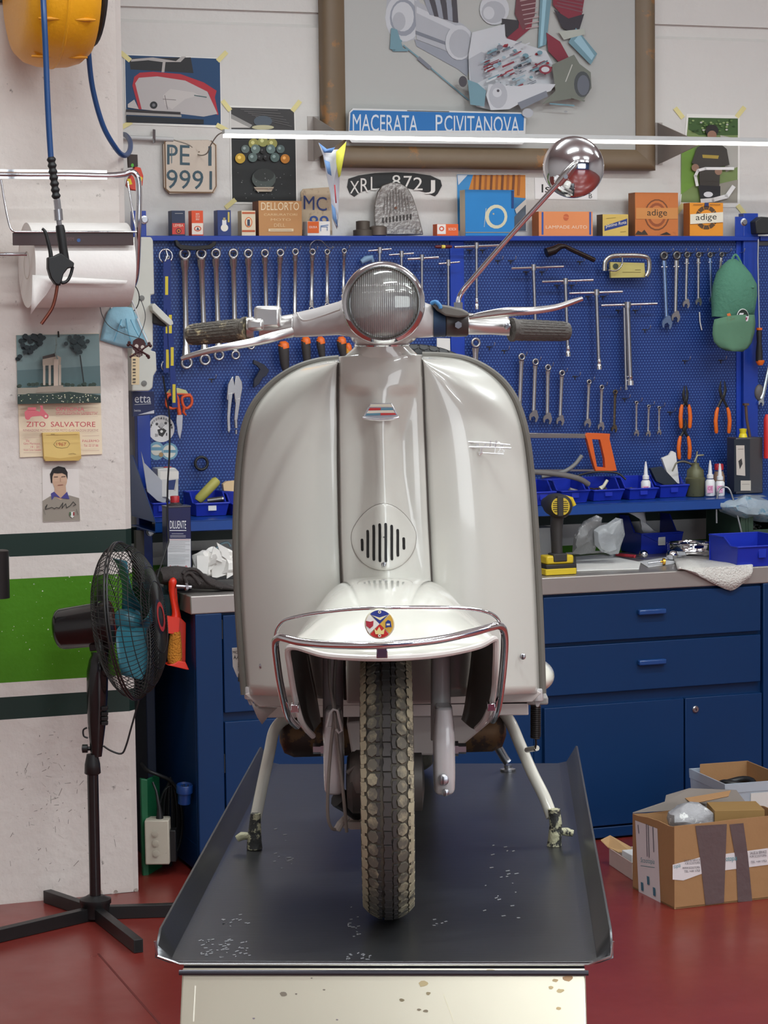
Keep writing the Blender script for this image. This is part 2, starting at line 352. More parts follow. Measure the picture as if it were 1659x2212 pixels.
bol = [('bolt', (lambda c: B(mat=STEEL).lathe(c, (0, -1, 0), [(.014, 0), (.014, .004), (.009, .005), (.009, .012), (.002, .012)], seg=12))(P(x, y, PB-.016))) for x, y in ((311, 475), (324, 1149), (1606, 480))]
lf_ = B(bev=.003, mat=BLUE); q = P(1606, 490, PB-.02); lf_.box((P(1588, 500, PB-.02)[0], PB-.02, zTop), (xr+.02, PB-.016, P(1600, 468, PB-.02)[2]))
thing('pegboard', 'blue perforated steel pegboard above the workbench with top ledge', 'pegboard', 'W', [
    ('frame', fr_), ('perforated_panel', panel(xl, xm0)), ('perforated_panel', panel(xm1, xr)), ('bracket_plate', lf_)]+bol)
# second pegboard further right
b = B(bev=.002); b.box((xp+.006, PB, zBot), (XR, PB+.012, zTop-.03), PEG)
f2 = B(bev=.002, mat=BLUE); f2.box((xp+.004, PB-.03, zTop-.014), (XR, PB+.07, zTop+.003))
thing('pegboard', 'strip of a second blue pegboard beyond the upright at the right', 'pegboard', 'W', [('perforated_panel', b), ('frame', f2)])
# bin shelf
zs1 = P(1400, 1083, .32)[2]; SHN = .30
b = B(bev=.002, mat=M((14, 66, 140), .35, coat=.3)); b.box((P(335, 1120, SHN)[0], SHN, zs1-.035), (XR, PB-.005, zs1-.032)); b.box((P(335, 1120, SHN)[0], SHN, zs1-.035), (XR, SHN+.004, zs1)); b.box((P(335, 1120, SHN)[0], SHN, zs1-.003), (XR, PB-.005, zs1)) 
for xx in (P(335, 1100, SHN)[0], 2.9): b.prism([(xx, SHN, zs1), (xx, PB-.005, zs1), (xx, PB-.005, zs1+.2), (xx, PB-.04, zs1+.2)], (.003, 0, 0))
solo('wall_shelf', 'narrow blue steel shelf under the pegboard carrying plastic bins', 'shelf', 'W', b)
# ================================================================ lift table
TZ = .80; TYAW = -.048
def TL(x, y): # table local -> world ; x across, y from the front edge
    c, s = math.cos(TYAW), math.sin(TYAW); return (-.009+x*c-y*s, 3.435+x*s+y*c)
def tp(x, y, z): return TL(x, y)+(z,)
def table_mat():
    m = M((84, 85, 87), .3, .75, vs=4, var=.12, wear=(150, 150, 155), ws=30, wt=.72)
    N = m.node_tree.nodes; L = m.node_tree.links; tc = N.new('ShaderNodeTexCoord'); mp = N.new('ShaderNodeMapping'); mp.inputs['Scale'].default_value = (6, 260, 1); L.new(tc.outputs['Object'], mp.inputs[0])
    nz = N.new('ShaderNodeTexNoise'); nz.inputs['Scale'].default_value = 2; nz.inputs['Detail'].default_value = 3; L.new(mp.outputs[0], nz.inputs[0]); bp = N.new('ShaderNodeBump'); bp.inputs['Strength'].default_value = .12; bp.inputs['Distance'].default_value = .002
    L.new(nz.outputs['Fac'], bp.inputs['Height']); L.new(bp.outputs[0], N['Principled BSDF'].inputs['Normal']); return m
TM = table_mat(); Wt = .322; Lt = 1.56
pl = B(bev=.002, mat=TM, smooth=50)
prof = [(-Wt-.012, .036), (-Wt-.008, .037), (-Wt+.012, .004), (-Wt+.03, 0), (Wt-.03, 0), (Wt-.012, .004), (Wt+.008, .037), (Wt+.012, .036), (Wt-.008, -.002), (Wt-.028, -.006), (-Wt+.028, -.006), (-Wt+.008, -.002)]
# flanges drop away to the rounded front corners
rings = []
for y, k in ((0, .15), (.012, .55), (.05, 1), (Lt, 1)): rings.append([tp(x, y, TZ+(z*k if z > 0 else z)) for x, z in prof])
pl.loft(rings)
lip = B(mat=M((190, 190, 192), .2, 1)); lip.tube([tp(x, .0, TZ+z) for x, z in ((-Wt-.011, .03), (-Wt-.008, .008), (-Wt+.025, -.004), (Wt-.025, -.004), (Wt+.008, .008), (Wt+.011, .03))], .0022, seg=6)
rp = B(bev=.004, mat=M((222, 216, 196), .3, .75, vs=4, var=.09, wear=(150, 140, 118), ws=13, wt=.67, wv=.06))
Wr = .293; f0 = (0, -.022, TZ-.012); A = [tp(-Wr, -.004, TZ-.008), tp(Wr, -.004, TZ-.008), tp(Wr+.002, -.13, TZ-.28), tp(-Wr-.002, -.13, TZ-.28)]
rp.prism(A, (0, .004, -.003))
rpe = B(mat=M((60, 58, 66), .4, .5)); rpe.tube([tp(-Wr-.004, -.010, TZ-.014), tp(Wr+.004, -.010, TZ-.014)], .004, seg=8)
random.seed(21); scr = B(mat=M((150, 150, 154), .5, .4, var=0))
def dash(x, y, w_, h_):
    scr.prism([GS(*p, TZ+.0004) for p in ((x, y), (x+w_, y-h_), (x+w_+1.5, y-h_+1.4), (x+1.5, y+1.6))], (0, 0, .0002))
for n_, x0, x1_, y0, y1 in ((46, 425, 545, 2028, 2068), (12, 475, 540, 1975, 2000), (14, 735, 800, 2058, 2072), (14, 750, 775, 1955, 2030), (5, 1050, 1110, 1825, 1850), (16, 1040, 1120, 1860, 1990), (12, 560, 640, 1790, 1875), (5, 930, 960, 1985, 2000)):
    for k in range(n_): dash(random.uniform(x0, x1_), random.uniform(y0, y1), random.uniform(2, 9), random.uniform(0, 2.5))
A_ = [Vector(v) for v in A]; rn_ = (A_[1]-A_[0]).cross(A_[2]-A_[1]).normalized()
def onramp(x, y, n):
    r = ray(x, y); q = A_[0]+rn_*(n if rn_.y < 0 else -n); return tuple(CAMP+r*((q-CAMP).dot(rn_)/r.dot(rn_)))
stn = B(); a = Art(stn, .0006, lambda x, y, n: onramp(x, y, .0006))
for x, y, r, c in ((612, 2147, 9, (120, 110, 96)), (915, 2125, 12, (190, 172, 130)), (925, 2146, 6, (150, 136, 104)), (868, 2160, 6, (130, 118, 90)), (905, 2181, 5, (130, 118, 96)), (920, 2184, 6, (130, 118, 96)), (700, 2138, 3, (120, 110, 96)), (640, 2147, 2.5, (110, 100, 90)), (673, 2113, 2.5, (110, 100, 90)), (1227, 2113, 12, (196, 160, 118)), (1200, 2118, 7, (204, 180, 134)), (1210, 2140, 8, (204, 184, 138)), (1190, 2133, 6, (204, 184, 138)), (1207, 2178, 6, (204, 180, 134)), (1057, 2100, 14, (196, 178, 134)), (414, 2103, 5, (196, 180, 150)), (548, 2200, 3, (130, 120, 130)), (728, 2203, 3, (130, 120, 120))):
    a.l = 0; a.p(c, *[v for k in range(9) for v in (x+r*math.cos(k*.7)*random.uniform(.7, 1.2), y+r*.55*math.sin(k*.7)*random.uniform(.7, 1.2))])
a.ln((236, 232, 214), 3, 422, 2130, 418, 2206); a.ln((236, 230, 200), 1, 958, 2148, 980, 2205)
ped = [('scissor_arm', (lambda y0, y1: B(bev=.003, mat=M((40, 44, 60), .5, .3)).prism([tp(s, y0, TZ-.03), tp(s, y0+.06, TZ-.03), tp(s, y1+.06, .08), tp(s, y1, .08)], (.02, 0, 0)))(y0, y1)) for s, y0, y1 in ((-.16, .25, 1.2), (.14, .25, 1.2), (-.13, 1.2, .25), (.11, 1.2, .25))]
sk0 = B(bev=.001, mat=M((44, 42, 52), .5, .3)); sk0.prism([tp(-Wt+.03, .004, TZ-.006), tp(Wt-.03, .004, TZ-.006), tp(Wt-.03, .004, TZ-.06), tp(-Wt+.03, .004, TZ-.06)], (0, .02, 0))
ub = B(bev=.003, mat=M((40, 44, 60), .5, .3)); [ub.prism([tp(s, .1, TZ-.05), tp(s+.04, .1, TZ-.05), tp(s+.04, 1.45, TZ-.05), tp(s, 1.45, TZ-.05)], (0, 0, .043)) for s in (-.2, .16)]
bs_ = B(bev=.004, mat=M((40, 44, 60), .5, .3)); bs_.prism([tp(-.2, .1, .0), tp(.2, .1, 0), tp(.2, 1.45, 0), tp(-.2, 1.45, 0)], (0, 0, .09))
thing('lift_table', 'dark brushed steel lift table with raised side lips under the scooter', 'lift table', 'S', [
    ('platform', pl, dict(sub=[('scratches', scr, dict(kind='stuff'))])), ('front_edge', lip), ('ramp_plate', rp, dict(label='pale worn metal ramp plate', sub=[('hinge_rod', rpe), ('stain', stn, dict(kind='stuff'))])), ('front_skirt', sk0), ('under_frame', ub), ('base_frame', bs_)]+ped)
# ================================================================ scooter
XC0 = .004     # symmetry plane
def s3(pts, Y): return [at(x, y, Y) for x, y in pts]
# --- leg shield outlines (photo pixels); depth rises towards the swept-back edge
OL = [(732, 775), (690, 780), (648, 792), (610, 812), (576, 840), (550, 872), (533, 908), (523, 950), (516, 1010), (512, 1080), (510, 1150), (511, 1230), (515, 1320), (521, 1410), (528, 1500)]
OR = [(912, 768), (955, 769), (1005, 776), (1050, 796), (1087, 826), (1113, 864), (1129, 908), (1139, 955), (1147, 1020), (1153, 1090), (1158, 1170), (1163, 1260), (1167, 1350), (1170, 1430), (1172, 1497)]
IL = [(730, 785), (730, 800), (730, 830), (730, 870), (731, 910), (731, 950), (731, 1000), (732, 1050), (733, 1100), (734, 1150), (736, 1200), (738, 1260), (741, 1340), (744, 1420), (746, 1512)]
IR = [(912, 778), (913, 800), (914, 830), (915, 870), (916, 910), (918, 950), (920, 1000), (922, 1050), (924, 1100), (927, 1150), (929, 1200), (932, 1260), (935, 1340), (938, 1420), (940, 1507)]
YI, YO = 3.965, 4.07
def shield(I, O):
    b = B(mat=PAINT, solid=.003, smooth=60); Is, Os = spl(I, 3), spl(O, 3); n = len(Is)-1
    def fn(u, v):
        i = min(n, round(u*n)); a = Is[i]; c = Os[i]; x = a[0]+(c[0]-a[0])*v; y = a[1]+(c[1]-a[1])*v
        return at(x, y, YI-.01*math.sin(v*math.pi)+(YO-YI)*v**2.6)
    return grid(b, fn, n, 14)
shl, shr = shield(IL, OL), shield(IR, OR)
TRIM = M((104, 100, 92), .55)
def edging(O): return B(mat=TRIM).tube([at(x, y, YO-.004) for x, y in spl(O, 5)], .0066, seg=10)
def eclip(x, y): 
    b = B(mat=SHELL, bev=.001); c = at(x, y, YO-.004); b.lathe((c[0], c[1], c[2]-.011), (0, 0, 1), [(.0095, 0), (.0105, .002), (.0105, .02), (.0095, .022)], seg=16); b.prism([(c[0]-.006, c[1]-.002, c[2]-.011), (c[0]+.006, c[1]-.002, c[2]-.011), (c[0]+.002, c[1], c[2]-.022), (c[0]-.002, c[1], c[2]-.022)], (0, .004, 0)); return b
def screw(x, y, Y, r=.0052):
    b = B(mat=STEEL); c = at(x, y, Y); b.lathe(c, (0, -1, 0), [(r, 0), (r, .002), (r*.7, .0035), (.0005, .004)], seg=14); b.box((c[0]-.0006, c[1]-.0046, c[2]-r*.7), (c[0]+.0006, c[1]-.003, c[2]+r*.7), BLACK); return b
# script badge: J 125 lettering in chrome
def lambadge():
    CHS = M((236, 236, 238), .3, .7, var=0); b = B(mat=CHS); Y = 3.972
    t = lambda pts, r=.0015: b.tube([at(x, y, Y-.003) for x, y in pts], r, seg=6)
    t([(951, 953), (1005, 954), (1060, 957), (1102, 961)]); t([(951, 963), (985, 965)]); t([(990, 965), (1050, 966), (1104, 968)]); t([(951, 953), (948, 962), (944, 962), (947, 968), (951, 960)], .0015)
    t([(982, 965), (985, 959), (987, 964), (990, 959), (992, 965)]); t([(1005, 950), (1003, 966)]); t([(1060, 952), (1058, 966)]); t([(1072, 952), (1070, 966)]); t([(1076, 955), (1082, 960)])
    for k, ch in enumerate('ambretta'): 
        x = 957+k*17.5; o = at(x, 964.5, Y-.003); b.text(ch, o, (.0055, 0, 0), (.001, 0, .0048), CHS)
    t([(1041, 966), (1039, 978), (1034, 977), (1036, 983), (1042, 977)], .0014); t([(1041, 978), (1088, 981)], .001); t([(1041, 967), (1062, 967)], .001)
    o = at(1068, 978, Y-.004); b.text('125', o, (.0165, 0, -.0003), (.0012, 0, .0088), M((240, 240, 240), .25)); return b
def hood(): pass
# --- centre column: full width on top, ridge that swells to the horn cover below
def colY(u, s):      # u 0 top..1 bottom, s -1..1
    wdt = 1.0 if u < .12 else max(.52, 1.0-.75*(u-.12)/.4) if u < .5 else .52+.36*min(1, (u-.5)/.42)
    hgt = .026+.012*math.sin(min(1, u*3)*1.57)+.03*max(0, (u-.35)/.65)**1.2
    q = min(1, abs(s)/wdt); core = (max(0, 1-q*q))**.75*hgt if u < .2 else .5*(1+math.cos(math.pi*q))*hgt
    edge = .012*(1-min(1, abs(s)**8))
    return YI-.002-core-edge
CT = [(732, 770, 912, 766), (731, 800, 913, 800), (731, 860, 915, 860), (731, 920, 917, 920), (732, 990, 920, 990), (733, 1060, 923, 1060), (734, 1130, 926, 1130), (736, 1200, 930, 1200), (739, 1262, 933, 1262), (742, 1330, 936, 1330)]
CTS = spl(CT, 5)
def colp(u, s):
    k = u*(len(CTS)-1); i = min(len(CTS)-2, int(k)); t = k-i; q = [a+(c-a)*t for a, c in zip(CTS[i], CTS[i+1])]
    f = (s+1)/2; return at(q[0]+(q[2]-q[0])*f, q[1]+(q[3]-q[1])*f-(6*(1-abs(s))*max(0, 1-u*9)), colY(u, s))
col_ = B(mat=PAINT, smooth=70, solid=.002); grid(col_, lambda u, v: colp(u, -1+2*v), 54, 36)
def colpix(x, y):       # point on the column skin for a pixel
    yy = [c[1] for c in CTS]; k = 0
    while k < len(CTS)-2 and yy[k+1] < y: k += 1
    t = (y-yy[k])/(yy[k+1]-yy[k]); u = (k+t)/(len(CTS)-1); q = [a+(c-a)*t for a, c in zip(CTS[k], CTS[k+1])]
    s = (x-q[0])/(q[2]-q[0])*2-1; return at(x, y, colY(u, max(-1, min(1, s))))
chn = [B(mat=M((66, 60, 54), .6)).tube([at(x, y, YI-.001) for x, y in I], .0026, seg=6) for I in (IL, IR)]
# neck flare up to the headset
nk = B(mat=PAINT, smooth=70)
def nring(xl_, xr_, y, Yc, d, ytop=0):
    n = 24; out = []
    a = at(xl_, y, Yc); c = at(xr_, y, Yc); cx = (a[0]+c[0])/2; rx = (c[0]-a[0])/2
    for j in range(n):
        t = 2*math.pi*j/n; out.append((cx+rx*math.cos(t), Yc+d*math.sin(t), a[2]+ytop*abs(math.cos(t))))
    return out
nk.loft([nring(735, 911, 800, 3.965, .040), nring(737, 909, 776, 3.965, .042), nring(752, 896, 762, 3.965, .044), nring(763, 886, 752, 3.965, .044), nring(768, 882, 744, 3.965, .044)])
ncr = B(mat=CHROME); ncr.loft([nring(766, 884, 749, 3.965, .047), nring(764, 886, 746, 3.965, .049), nring(766, 884, 743, 3.965, .047)]); ncr2 = B(mat=BLACK); ncr2.loft([nring(770, 880, 744, 3.965, .044), nring(770, 880, 739, 3.965, .044)])
# horn cover: egg-shaped raised plate with slots
egg = []
for k in range(40):
    t = 2*math.pi*k/40; yy = 1162-math.cos(t)*(74 if math.cos(t) > 0 else 70); xx = 829+math.sin(t)*(70 if math.cos(t) < .2 else 70-16*(math.cos(t)-.2)); egg.append((xx, yy))
hc = B(mat=PAINT, smooth=50)
def eggp(x, y, o):
    p = colpix(x, y); return (p[0], p[1]-o, p[2])
rr = [[eggp(829+(x-829)*f, 1160+(y-1160)*f, o) for x, y in egg] for f, o in ((1.0, -.001), (1.0, .0022), (.97, .0032), (.9, .0034), (.8, .0034), (.68, .0034), (.54, .0034), (.4, .0034), (.26, .0034), (.12, .0034), (.02, .0034))]
hc.loft(rr, cap=False)
er = B(mat=M((120, 114, 106), .5)); er.tube([eggp(x, y, .0002) for x, y in egg], .0008, seg=5, closed=True)
slots = []
for x, y0, y1 in ((782, 1163, 1190), (794, 1144, 1205), (807, 1133, 1211), (820, 1130, 1214), (833, 1129, 1214), (846, 1133, 1210), (859, 1142, 1202), (872, 1160, 1187)):
    q = B(mat=M((10, 10, 11), .6), smooth=60); w_ = 2.9
    pts = [(x+w_*math.cos(t), y0+w_+w_*math.sin(t)) for t in [math.pi+k*math.pi/6 for k in range(7)]]+[(x+w_+.4, y) for y in range(int(y0+8), int(y1-6), 8)]+[(x+.7+w_*math.cos(t), y1-w_+w_*math.sin(t)) for t in [k*math.pi/6 for k in range(7)]]+[(x-w_+.4, y) for y in range(int(y1-8), int(y0+6), -8)]
    q.poly([eggp(a, c, .0041) for a, c in pts]); slots.append(('slot', q))
hs = screw(829, 1222, 3.87, .004); c0 = eggp(829, 1222, .003); dy = c0[1]-3.87; hs.v = [(a, y+dy, z) for a, y, z in hs.v]
# emblem on the column
em = B(mat=M((228, 228, 230), .25, .8), bev=.001, smooth=30); Ye = colpix(822, 890)[1]
em.prism(s3([(783, 903), (795, 880), (800, 871), (846, 871), (851, 880), (862, 901), (850, 905), (822, 907), (795, 906)], Ye-.004), (0, .012, 0))
em.tube(s3([(783, 902), (800, 905), (822, 906.5), (845, 905), (862, 901)], Ye-.006), .0028, seg=8)
ee = B(); aa = Art(ee, Ye-.0042, at)
aa.p((214, 208, 190), 801, 873, 845, 873, 848, 879, 798, 879).p((190, 50, 50), 799, 881, 823, 881, 822, 886, 795, 887).p((90, 135, 155), 823, 881, 847, 881, 850, 886, 822, 886).p((222, 216, 200), 795, 887, 850, 886, 853, 892, 792, 893).p((90, 135, 155), 792, 893, 822, 892, 822, 897, 790, 898).p((190, 50, 50), 822, 892, 853, 892, 856, 896, 822, 897)
# --- front mudguard
def fcurve(pts, Ys, k=6): return spl([at(x, y, Y) for (x, y), Y in zip(pts, Ys)], k)
FC = fcurve([(676, 1590), (652, 1560), (636, 1500), (626, 1440), (622, 1404), (640, 1398), (700, 1415), (770, 1421), (832, 1422), (900, 1419), (970, 1411), (1035, 1396), (1066, 1380), (1071, 1392), (1070, 1440), (1066, 1500), (1050, 1550), (1030, 1574)],
            [3.70, 3.66, 3.62, 3.575, 3.55, 3.53, 3.49, 3.47, 3.465, 3.47, 3.49, 3.53, 3.55, 3.56, 3.575, 3.62, 3.66, 3.70])
RC = fcurve([(690, 1560), (680, 1500), (668, 1440), (660, 1390), (664, 1350), (690, 1310), (722, 1275), (762, 1258), (832, 1254), (905, 1256), (948, 1270), (982, 1303), (1012, 1340), (1022, 1385), (1020, 1430), (1012, 1490), (1006, 1530), (1000, 1555)], [3.96]*18)
MC_ = fcurve([(676, 1580), (650, 1530), (634, 1470), (630, 1400), (640, 1372), (670, 1335), (710, 1296), (762, 1276), (832, 1272), (905, 1274), (965, 1292), (1010, 1326), (1046, 1356), (1062, 1392), (1062, 1450), (1056, 1510), (1040, 1550), (1022, 1575)], [3.80, 3.76, 3.73, 3.70, 3.68, 3.68, 3.68, 3.68, 3.68, 3.68, 3.68, 3.68, 3.68, 3.70, 3.73, 3.76, 3.78, 3.80])
fn_ = len(FC)-1
FPAINT = M((214, 212, 201), .16, var=.02, vs=3, coat=1.0)
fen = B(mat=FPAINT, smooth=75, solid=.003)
def fbez(u, v):
    i = round(u*fn_); r, m_, f = Vector(RC[i]), Vector(MC_[i]), Vector(FC[i]); c = m_*2-(r+f)*.5; t = v; return tuple(r*(1-t)**2+c*2*t*(1-t)+f*t*t)
grid(fen, fbez, fn_, 16); fen.inner = M((84, 78, 72), .7, wear=(120, 112, 104), ws=20, wt=.6, wv=.2); fen.side = -1  # dirty underside, its dark tone also standing in for shade inside the mudguard
fbd = B(mat=M((208, 200, 194), .25, coat=.8)); fbd.tube(FC, .0048, seg=8)
# --- bumper
bmp = B(mat=CHROME, smooth=80)
bp_ = [(642, 1568, 3.66), (622, 1545, 3.62), (606, 1480, 3.57), (597, 1420, 3.52), (595, 1388, 3.49), (603, 1377, 3.47), (618, 1379, 3.455), (650, 1387, 3.44), (720, 1393, 3.42), (830, 1393, 3.41), (940, 1383, 3.42), (1020, 1366, 3.44), (1062, 1354, 3.455), (1078, 1352, 3.47), (1088, 1364, 3.49), (1090, 1400, 3.52), (1084, 1470, 3.57), (1075, 1530, 3.62), (1064, 1556, 3.66)]
bmp.tube([at(*p) for p in spl(bp_, 5)], .0058, seg=14)
bt = [(595, 1400, 3.505), (595, 1372, 3.50), (603, 1350, 3.49), (622, 1337, 3.475), (680, 1325, 3.44), (760, 1316, 3.42), (830, 1313, 3.41), (920, 1312, 3.42), (1000, 1314, 3.44), (1050, 1322, 3.46), (1072, 1334, 3.48), (1081, 1352, 3.49), (1084, 1372, 3.50)]
thin = B(mat=CHROME, smooth=80).tube([at(*p) for p in spl(bt, 5)], .0027, seg=10)
def clampb(x, y, Y, w_=.012, h=.012):
    c = at(x, y, Y); q = B(mat=CHROME, bev=.001); q.box((c[0]-w_/2, c[1]-.006, c[2]-h/2), (c[0]+w_/2, c[1]+.02, c[2]+h/2)); return q
cm = clampb(825, 1406, 3.42, .016, .02)
# club badge
cb = B(mat=M((236, 230, 205), .35), smooth=40); cc = at(820, 1348, 3.398); cb.lathe(cc, (0, 1, 0), [(.0005, -.001), (.0205, -.001), (.0215, .0), (.0215, .003), (.0005, .003)], seg=40)
ca = Art(cb, 3.3965, at); c_, k_ = 820, 33
def sector(col, a0, a1, r=30): ca.p(col, c_, 1348, *[v for i in range(9) for v in (c_+r*math.cos(a0+(a1-a0)*i/8), 1348+r*math.sin(a0+(a1-a0)*i/8))])
q4 = math.pi/4
sector((44, 62, 150), -3*q4+.04, -q4-.04); sector((222, 178, 70), -q4+.04, q4-.04); sector((205, 42, 40), q4+.04, 3*q4-.04); sector((238, 238, 230), 3*q4+.04, 5*q4-.04)
ca.p((238, 230, 180), 803, 1329, 820, 1334, 838, 1328, 821, 1340); ca.p((176, 44, 62), 790, 1341, 800, 1343, 807, 1341, 806, 1352, 799, 1358, 791, 1352)
ca.p((30, 60, 140), 833, 1344, 838, 1339, 844, 1342, 846, 1355, 840, 1354, 833, 1356).p((238, 230, 205), 835, 1347, 842, 1347, 842, 1351, 835, 1351)
ca.p((238, 220, 150), 811, 1370, 808, 1357, 814, 1363, 819, 1354, 824, 1363, 831, 1357, 829, 1370); ca.c((238, 232, 210), 820, 1322, 3.5).c((70, 70, 70), 820, 1322, 1.4).c((238, 232, 210), 820, 1373, 3.5).c((70, 70, 70), 820, 1373, 1.4)
# --- front wheel
WC = Vector((.0, 3.70, TZ+.2125)); WR = .2125; WW = .0405
DUST = M((100, 95, 84), .8, var=.1, vs=60, wear=(160, 150, 124), ws=34, wt=.48, wv=.16); DUSTE = M((84, 79, 68), .85, wear=(46, 43, 40), ws=26, wt=.52, wv=.12); DUSTS = M((168, 158, 132), .85, var=.1, wear=(92, 86, 76), ws=36, wt=.54, wv=.1); DUSTC = M((64, 60, 58), .75, wear=(120, 112, 96), ws=40, wt=.62, wv=.1)
def tyr(s, o=0):  # lateral offset s (-1..1) -> (x, radius)
    t = abs(s); r = WR-.0035-.020*t**2.2; return (s*WW*(1-.04*t*t), r+o)
def tyre(wc, seg=64, dm=DUSTE):
    b = B(mat=dm, smooth=50); prof = [(-.028, .128), (-.036, .135), (-.0405, .158), (-.0400, .176)]+[tyr(-1+2*i/10) for i in range(11)]+[(.0400, .176), (.0405, .158), (.036, .135), (.028, .128)]
    rings = [[(wc[0]+x, wc[1]-r*math.cos(a), wc[2]+r*math.sin(a)) for x, r in prof] for a in [2*math.pi*k/seg for k in range(seg+1)]]
    return b.loft(rings, cap=False)
def treads(wc, m, n=60, full=True):
    b = B(mat=m, smooth=30); pit = 2*math.pi/n
    def block(pts, h=.0030, sh=.93, mm=None):
        cx = sum(p[0] for p in pts)/len(pts); ca_ = sum(p[1] for p in pts)/len(pts); lo = []; hi = []
        for s, a in pts:
            x, r = tyr(s); lo.append((wc[0]+x, wc[1]-r*math.cos(a), wc[2]+r*math.sin(a)))
            s2 = cx+(s-cx)*sh; a2 = ca_+(a-ca_)*sh; x, r = tyr(s2, h); hi.append((wc[0]+x, wc[1]-r*math.cos(a2), wc[2]+r*math.sin(a2)))
        b.loft([lo, hi], mm if m is DUST else None)
    for k in range(n):
        a = k*pit
        for sg in (-1, 1):
            aa_ = a+(pit/2 if sg > 0 else 0)
            block([(sg*.55+.215*math.cos(t), aa_+pit*.475*math.sin(t)) for t in [j*math.pi/3.5+.2 for j in range(7)]])
            block([(sg*(.78+.03*(j % 2))+sg*dx, aa_+pit*.5+da*pit) for j, (dx, da) in enumerate([(0, -.36), (.12, -.40), (.22, -.36), (.22, .36), (.02, .34), (-.06, .05)])], mm=DUSTS)
            block([(sg*.86+sg*dx, aa_+da*pit) for dx, da in ((0, -.14), (.14, -.16), (.15, .14), (0, .14))], .0024, mm=DUSTS)
            block([(sg*.30+dx, aa_+da*pit) for dx, da in ((-.10, -.45), (.06, -.45), (.0, -.1), (.06, .40), (-.10, .40), (-.13, .0))], .0026, mm=DUSTC)
        block([(dx, a+da*pit) for dx, da in ((-.17, -.48), (.15, -.48), (.12, -.2), (.17, .1), (.14, .47), (-.15, .47), (-.12, .1), (-.17, -.2))], .003, mm=DUSTC)
    return b
RIM = M((168, 164, 158), .4, .2)
def rim(wc):
    b = B(mat=RIM, smooth=40); b.lathe(tuple(wc), (1, 0, 0), [(.02, -.03), (.06, -.034), (.10, -.02), (.125, -.03), (.131, -.03), (.131, -.026), (.12, -.018), (.12, .018), (.131, .026), (.131, .03), (.125, .03), (.10, .02), (.06, .034), (.02, .03)], seg=36); return b
hub = B(mat=M((84, 79, 75), .5, .4), smooth=40).lathe((WC[0]-.064, WC[1], WC[2]), (1, 0, 0), [(.012, 0), (.04, .002), (.048, .01), (.048, .03), (.03, .034), (.03, .09), (.045, .094), (.045, .118), (.012, .122)], seg=28)
axn = [('axle_nut', B(mat=STEEL, smooth=25).lathe(at(x, 1617, 3.70), (sg, 0, 0), [(.012, -.006), (.012, 0), (.0085, 0), (.0085, .012), (.004, .012)], seg=6)) for x, sg in ((693, -1), (990, 1))]
# --- fork legs with leading-link castings
def fork(xa, xb, xc, xd, sg):
    q = B(mat=SHELL, smooth=50, bev=.002)
    t0 = at((xa+xb)/2, 1380, 3.76); t1 = at((xa+xb)/2+2*sg*0, 1600, 3.72); r = (xb-xa)/2/5200*3.7
    q.tube([t0, t1], r, seg=20)
    return q
def link(xc, xd, y0, y1):
    q = B(mat=M((208, 204, 203), .25, coat=.8), smooth=50, bev=.004); a = at(xc, y0, 3.67); c = at(xd, y1, 3.67); w_ = (c[0]-a[0]); cx = (a[0]+c[0])/2
    n = 20; out = []
    for zt_, rx, ry in ((a[2]+.04, .38, .03), (a[2]+.01, .46, .038), (a[2]-.012, .5, .042), (c[2]+.03, .5, .042), (c[2]+.008, .48, .036), (c[2], .42, .03)):
        out.append([(cx+rx*w_*(abs(math.cos(t))**.5)*(1 if math.cos(t) > 0 else -1), 3.70+ry*(abs(math.sin(t))**.6)*(1 if math.sin(t) > 0 else -1), zt_) for t in [2*math.pi*j/n for j in range(n)]])
    q.loft(out); return q
fkl = fork(697, 742, 0, 0, -1); fkr = fork(930, 974, 0, 0, 1); lkl = link(697, 744, 1590, 1718); lkr = link(935, 985, 1585, 1718)
plt = B(mat=SHELL, bev=.002); plt.prism(s3([(950, 1535), (972, 1537), (973, 1590), (948, 1590)], 3.672), (0, .02, 0)); 
lkb = screw(957, 1685, 3.655, .009); lkb2 = screw(962, 1712, 3.655, .006)
# cables, guide wire
def cable(pts, r, m): return B(mat=m, smooth=80).tube([at(*p) for p in spl(pts, 5)], r, seg=8)
CBL = M((134, 124, 116), .6)
cab1 = cable([(711, 1425, 3.70), (713, 1480, 3.67), (722, 1540, 3.65), (716, 1600, 3.64), (709, 1690, 3.64), (708, 1760, 3.65), (716, 1788, 3.66), (729, 1792, 3.67)], .0026, CBL)
cab2 = cable([(725, 1425, 3.71), (722, 1480, 3.68), (724, 1550, 3.645), (733, 1640, 3.64), (742, 1720, 3.64), (749, 1797, 3.66)], .0026, CBL)
cgd = B(mat=M((196, 190, 186), .4)).tube([at(x, y, 3.64) for x, y in ((716, 1572), (706, 1570), (713, 1540), (720, 1532), (729, 1535), (739, 1578), (732, 1583), (726, 1575))], .0023, seg=8)
lev = B(mat=M((168, 158, 148), .5), bev=.001); lev.tube([at(728, 1793, 3.67), at(735, 1780, 3.67), at(750, 1765, 3.68)], .006, seg=10); lev.box(at(742, 1790, 3.7), tuple(a+b for a, b in zip(at(785, 1775, 3.7), (0, .012, 0))))
